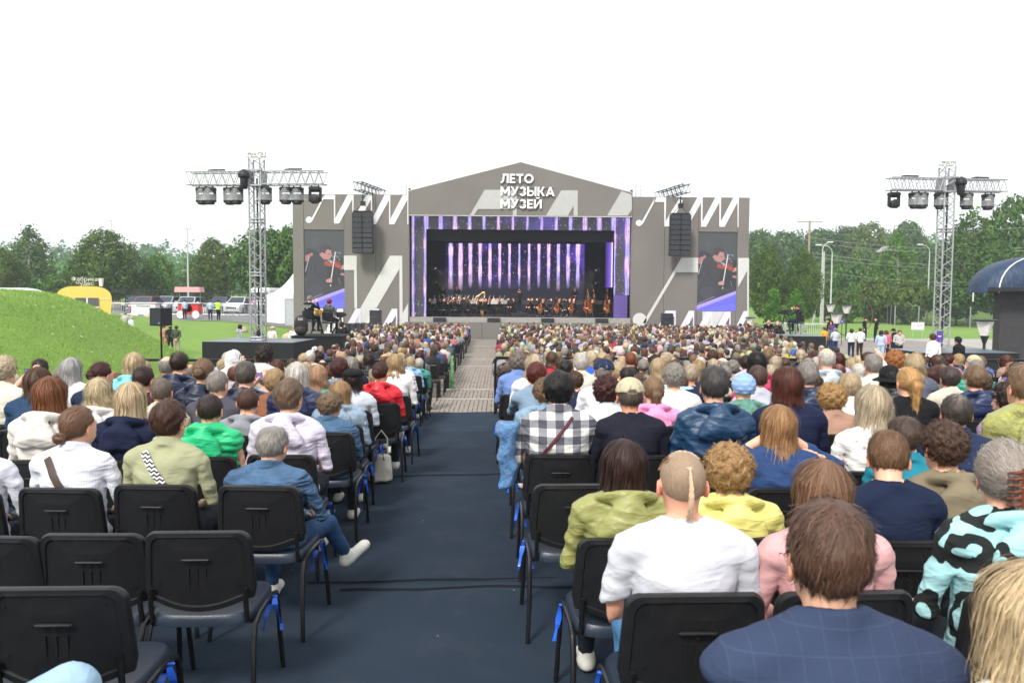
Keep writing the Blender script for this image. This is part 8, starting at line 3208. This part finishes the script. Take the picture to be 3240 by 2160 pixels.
tent(611, 720, 622, 676, 62, 'white pagoda tent against the left wing of the stage')
p = PV(667, 735, 60)
MBt = thing('portable_toilet', 'grey portable cabin between the white tent and the stage', 'cabin', (p.x, 60.5, float(gz(p.x, 60.5))))
MB().box((0, 0, 1.05), (.9, .9, 2.1), bev=.05).build('cabin', mat('cabin_grey', (.38, .40, .42), .5), MBt)
MB().box((0, -.455, 1.0), (.62, .02, 1.75)).build('door', mat('cabin_door', (.48, .50, .52), .5), MBt)
# boulders on the lawn
def boulder(u, v, D, w, label, seed, c=(.40, .34, .28)):
    p = PV(u, v, D)
    r_ = w / 1845 * D / 2
    t = thing('boulder', label, 'boulder', (p.x, D, float(gz(p.x, D)) - .05))
    fn = lambda p_: ell(p_, (0, 0, r_ * .45), (r_, r_ * .8, r_ * .75)) + .12 * r_ * (folds((p_[0] / r_ * .3, p_[1] / r_ * .3, p_[2] / r_ * .3), seed) - .5)
    V, Q = nets(fn, (-r_ * 1.4, -r_ * 1.3, -r_ * .5), (r_ * 1.4, r_ * 1.3, r_ * 1.6), r_ * .12)
    link('stone', npmesh('stone', V, Q, mat('boulder_%d' % seed, c, .95, var=.3, scale=4, bump=.5, bscale=15)), t)


boulder(342, 712, 60, 28, 'pinkish boulder beside the yellow trailer', 1, (.50, .36, .30))
boulder(558, 775, 52, 26, 'pale boulder by the red cart', 2)
boulder(663, 750, 52, 32, 'sand-coloured boulder at the edge of the car park', 3, (.48, .40, .28))
boulder(530, 762, 41.5, 22, 'tan boulder beside the woman in grey', 4, (.50, .38, .28))
boulder(865, 768, 46, 30, 'sand-coloured boulder below the left subwoofers', 5, (.48, .40, .28))

# yellow food trailer
a, b = PV(122, 700, 50), PV(236, 700, 50)
W_ = b.x - a.x
g = float(gz((a.x + b.x) / 2, 54)) - .2
ztop = PV(180, 657, 50).z
zb_ = g
H = ztop - g
t = thing('food_trailer', 'rounded yellow food trailer half hidden by the mound', 'food trailer', ((a.x + b.x) / 2, 50.8, g), .46)
M_YEL = mat('trailer_yellow', (.85, .58, .13), .35, var=.05)
prof = []
n = 14
for k in range(n + 1):
    t_ = PI * k / n
    c_, s_ = math.cos(t_), math.sin(t_)
    prof.append((W_ / 2 * abs(c_) ** .55 * (1 if c_ > 0 else -1), H * .55 + H * .45 * abs(s_) ** .75))
prof = [(W_ / 2 - .1, .25)] + [(x, z) for x, z in prof] + [(-W_ / 2 + .1, .25)]
MB().prism(prof[::-1], 2.2, Matrix.Translation((0, -1.1, 0))).build('body', M_YEL, t, True)
wn = MB().box((.15, -1.13, H * .52), (W_ * .42, .06, H * .26)).build('serving_window', mat('trailer_window', (.10, .10, .11), .2), t)
MB().box((.15, -1.17, H * .52), (.08, .04, H * .26)).build('window_bar', M_SIGNW, wn)
MB().box((.15, -1.35, H * .37), (W_ * .44, .4, .06)).build('counter', M_SIGNW, t)
MB().box((0, -1.115, H * .62), (W_ * .96, .03, .05)).build('trim', mat('trailer_trim', (.8, .7, .45), .5), t)
for s in (-1, 1):
    MB().lathe([(.2, -.1), (.3, 0), (.2, .1)], 14, M=Matrix.Translation((s * .6, -1.0, .3)) @ Matrix.Rotation(R(90), 4, 'X')).build('wheel', mat('tyre', (.015, .015, .015), .8), t)
for k, (tx, dz) in enumerate((('Фабрика', .42), ('Чудес', .16))):
    o = link('sign_lettering', text_mesh(tx, .34, mat('sign_cream', (.75, .70, .62), .5), .03), t)
    o.location = (.05, -.9, H + dz)
    o.rotation_euler = (R(90), 0, 0)
MB().lathe([(.10, 0), (.14, .45), (.16, .5)], 10, (.95, -.9, H)).build('sign_cup', M_SIGNW, t)
# white stall behind the mound crest, far left
a = PV(38, 668, 48)
t = thing('white_boat_stall', 'white curved stall roof with blue letters behind the mound', 'stall', (a.x, 48, float(gz(a.x, 48))))
zt = PV(38, 661, 48).z - float(gz(a.x, 48))
MB().prism([(-1.4, 0), (1.3, 0), (1.25, zt - .25), (.8, zt - .08), (.2, zt), (-1.4, zt)], 1.6, Matrix.Translation((0, -.8, 0))).build('body', M_SIGNW, t)
o = link('lettering', text_mesh('ИБЛИ', .26, mat('blue_letter', (.05, .16, .55), .5), .01), t)
o.location = (-.45, -.815, zt - .16); o.rotation_euler = (R(90), 0, 0)

# red cart and white cart
def cart(u, v, D, main, label, awn, w):
    p = PV(u, v, D)
    t = thing('vendor_cart', label, 'cart', (p.x, D, float(gz(p.x, D)) + .03), 0)
    mm_ = mat('cart_' + label.split()[0], main, .45)
    MB().box((0, 0, .75), (w, .8, .85), bev=.03).build('box', mm_, t)
    MB().box((0, -.02, 1.2), (w + .3, .95, .06)).build('counter', M_SIGNW, t)
    for s in (-1, 1):
        wh = MB().lathe([(.26, -.03), (.30, -.03), (.30, .03), (.26, .03)], 18, M=Matrix.Translation((s * w * .36, -.45, .32)) @ Matrix.Rotation(R(90), 4, 'X')).build('wheel', M_SIGNW, t)
        mb = MB()
        for k in range(8):
            a_ = k * PI / 4
            mb.tube([(s * w * .36, -.45, .32), (s * w * .36 + .26 * math.cos(a_), -.45, .32 + .26 * math.sin(a_))], .015, 4)
        mb.build('spokes', M_SIGNW, wh)
    if awn:
        for x in (-1, 1):
            MB().tube([(x * w * .5, 0, 1.2), (x * w * .5, 0, 2.2)], .02, 6).build('awning_post', M_ALU, t)
        MB().prism([(-w * .62, 2.05), (w * .62, 2.05), (w * .58, 2.45), (-w * .58, 2.45)], 1.0, Matrix.Translation((0, -.55, 0))).build('awning', mat('awning_pink', (.72, .36, .38), .7, var=.1, scale=14), t)
        MB().lathe([(.02, 0), (.30, .0)], 18, M=Matrix.Translation((0, -.412, .80)) @ Matrix.Rotation(R(90), 4, 'X')).build('emblem', mat('emblem_pink', (.75, .42, .45), .6), t)
    else:
        o = link('lettering', text_mesh('Обжоркино', .20, mat('letter_dark', (.10, .08, .07), .6), .006), t)
        o.location = (0, -.41, .95); o.rotation_euler = (R(90), 0, 0)


cart(437, 732, 63, (.62, .04, .04), 'red vendor cart with a pink awning', True, 1.6)
cart(335, 728, 64, (.75, .75, .74), 'white vendor cart behind the loudspeaker', False, 1.9)

# blue canopied black box at the right edge
D = 36
x0 = PV(2300, 700, D).x
zt, z0 = PV(2283, 664, D).z, .2
t = thing('rear_screen', 'back of a large black screen under a blue canopy', 'screen', (x0, D, z0))
MB().box((2.6, .3, (zt - z0) / 2), (5.2, .5, zt - z0)).build('screen_back', mat('screen_back', (.042, .042, .045), .8, var=.15, scale=3), t)
n = 12
vs, fs = [], []
e0 = PV(2278, 672, D - .4)
mt = bpy.data.materials.get('canopy') or None
q = N('canopy_blue')
q.base(q.ramp(q.noise(q.coord('Object', (1, 1, 1)), 2.0, 3), [(.3, (.006, .024, .062)), (.7, (.011, .042, .10))]))
q.bump(q.noise(q.coord('Object', (3, 1, .6)), 2.2, 4, .6, .6), .8, .12)
M_CAN = q.set(Roughness=.5)
ctop = PV(2352, 597, D).z
ez = e0.z - z0
vs, fs = [], []
nr, na = 9, 28
for i in range(nr + 1):
    f = i / nr * PI / 2
    for j in range(na):
        a_ = 2 * PI * j / na
        cx_, sx2 = math.cos(a_), math.sin(a_)
        k = math.cos(f) ** .8
        vs.append(((e0.x - x0) + 3.5 + 3.5 * k * abs(cx_) ** .7 * (1 if cx_ > 0 else -1), 1.0 + 1.3 * k * abs(sx2) ** .5 * (1 if sx2 > 0 else -1), ez + (ctop - e0.z + .25) * math.sin(f) ** .9))
for i in range(nr):
    for j in range(na):
        j2 = (j + 1) % na
        fs.append((i * na + j, i * na + j2, i * na + na + j2, i * na + na + j))
MB().add(vs, fs).build('canopy', M_CAN, t, 'all')
mb = MB()
mb.tube([vs[i * na + na // 2 + 3] for i in range(nr)], .03, 6)
mb.tube([vs[na // 2], Vector(vs[na // 2]) - Vector((0, 0, .4))], .03, 6)
mb.build('canopy_rib', M_SIGNW, t)
MB().box((2.6, -.4, zt - z0 - .02), (6.4, .9, .18)).build('valance', M_BLKCLOTH, t)
# funnel-shaped lawn lamps
def funnel(u, vt, vb, D, label, s=1.0):
    a = PV(u, vt, D)
    g = max(float(gz(a.x, D)), -.1)
    H = a.z - g
    t = thing('garden_lamp', label, 'lamp', (a.x, D, g), 0, 'funnel lamps of the plaza')
    MB().tube([(0, 0, 0), (0, 0, H - .75 * s)], .045 * s, 8).build('post', M_GREEN, t, True)
    MB().lathe([(.045 * s, H - .78 * s), (.13 * s, H - .52 * s)], 12).build('cone', M_GREEN, t, True)
    MB().lathe([(.14 * s, H - .52 * s), (.30 * s, H - .06 * s)], 4).build('lantern', mat('lantern_white', (.72, .70, .66), .4), t)
    MB().lathe([(.36 * s, H - .06 * s), (.37 * s, H - .02 * s), (.30 * s, H)], 8).build('lid', M_GREEN, t)


funnel(2263, 733, 830, 29, 'large dark funnel lamp beside the rear screen', 1.15)
funnel(1945, 700, 770, 58, 'slim funnel lamp on the lawn, right one of a pair', 1.2)
funnel(1908, 697, 760, 60, 'slim funnel lamp on the lawn, left one of a pair', 1.2)
funnel(1922, 718, 770, 50, 'funnel lamp beside the woman in purple', 1.3)
funnel(1724, 728, 760, 52, 'small funnel lamp at the corner of the right wing', 1.0)
# thin ring sculpture
c_ = PV(1957, 702, 66)
t = thing('ring_sculpture', 'large thin rusty ring sculpture on the lawn', 'sculpture', (c_.x, 66, -.1))
rr = 1.75
MB().tube([(rr * math.cos(a_), 0, 1.72 + rr * math.sin(a_)) for a_ in np.linspace(0, 2 * PI, 48)], .035, 6).build('ring', mat('rust', (.13, .08, .06), .8), t, True)
# info boards and small flags
p = PV(2108, 748, 60)
t = thing('lawn_sign', 'small white notice board on two green legs', 'sign', (p.x, 60, -.1))
for s in (-.35, .35):
    MB().tube([(s, 0, 0), (s, 0, 1.0)], .025, 6).build('leg', mat('leg_green', (.25, .5, .3), .6), t)
MB().box((0, 0, 1.1), (.95, .04, .55)).build('board', M_SIGNW, t)
o = link('lettering', text_mesh('ПО ГАЗОНАМ\nНЕ ХОДИТЬ', .10, mat('letter_red', (.4, .05, .04), .6), .002), t); o.location = (0, -.026, 1.1); o.rotation_euler = (R(90), 0, 0)
M_PURP = mat('banner_purple', (.10, .05, .38), .6)
for (u, v, D, lab) in ((2157, 772, 26.0, 'small purple sign at the foot of the right tower'), (1934, 738, 52, 'small purple sign on the lawn edge')):
    p = PV(u, v, D)
    g = max(float(gz(p.x, D)), 0)
    t = thing('info_sign', lab, 'sign', (p.x, D, g), 0, 'small purple signs')
    MB().tube([(0, 0, 0), (0, 0, p.z - g)], .018, 6).build('post', M_LEG, t)
    MB().box((0, -.02, p.z - g), (.17, .02, .34)).build('board', M_PURP, t)
    MB().box((0, -.032, p.z - g), (.11, .004, .03)).build('print', M_SIGNW, t)
# a small house on the hillside
p = PV(2036, 578, 150)
t = thing('house', 'tiny house with a pale roof among the hillside trees', 'house', (p.x, 150, p.z - 2.5))
MB().box((0, 0, 1.2), (2.2, 3, 2.4)).build('wall', mat('house_wall', (.28, .16, .12), .8), t)
MB().prism([(-1.4, 2.4), (1.4, 2.4), (0, 3.5)], 3.4, Matrix.Translation((0, -1.7, 0))).build('roof', mat('house_roof', (.30, .29, .30), .6), t)
MB().box((.4, -1.51, 1.3), (.5, .04, .6)).build('window', M_SIGNW, t)

# the air: a closed box of thin even haze round everything but the sky
M_HAZE = bpy.data.materials.new('haze')
M_HAZE.use_nodes = True
ht = M_HAZE.node_tree
ht.nodes.clear()
ho = ht.nodes.new('ShaderNodeOutputMaterial')
hv = ht.nodes.new('ShaderNodeVolumePrincipled')
hv.inputs['Color'].default_value = (.86, .93, 1.0, 1)
hv.inputs['Density'].default_value = .0007
hv.inputs['Anisotropy'].default_value = .2
ht.links.new(hv.outputs[0], ho.inputs['Volume'])
hz = MB().box((0, 1000, 20), (1900, 2500, 60)).build('haze', M_HAZE)
tag(hz, 'thin pale summer haze over the distant woods', 'haze', kind='stuff')
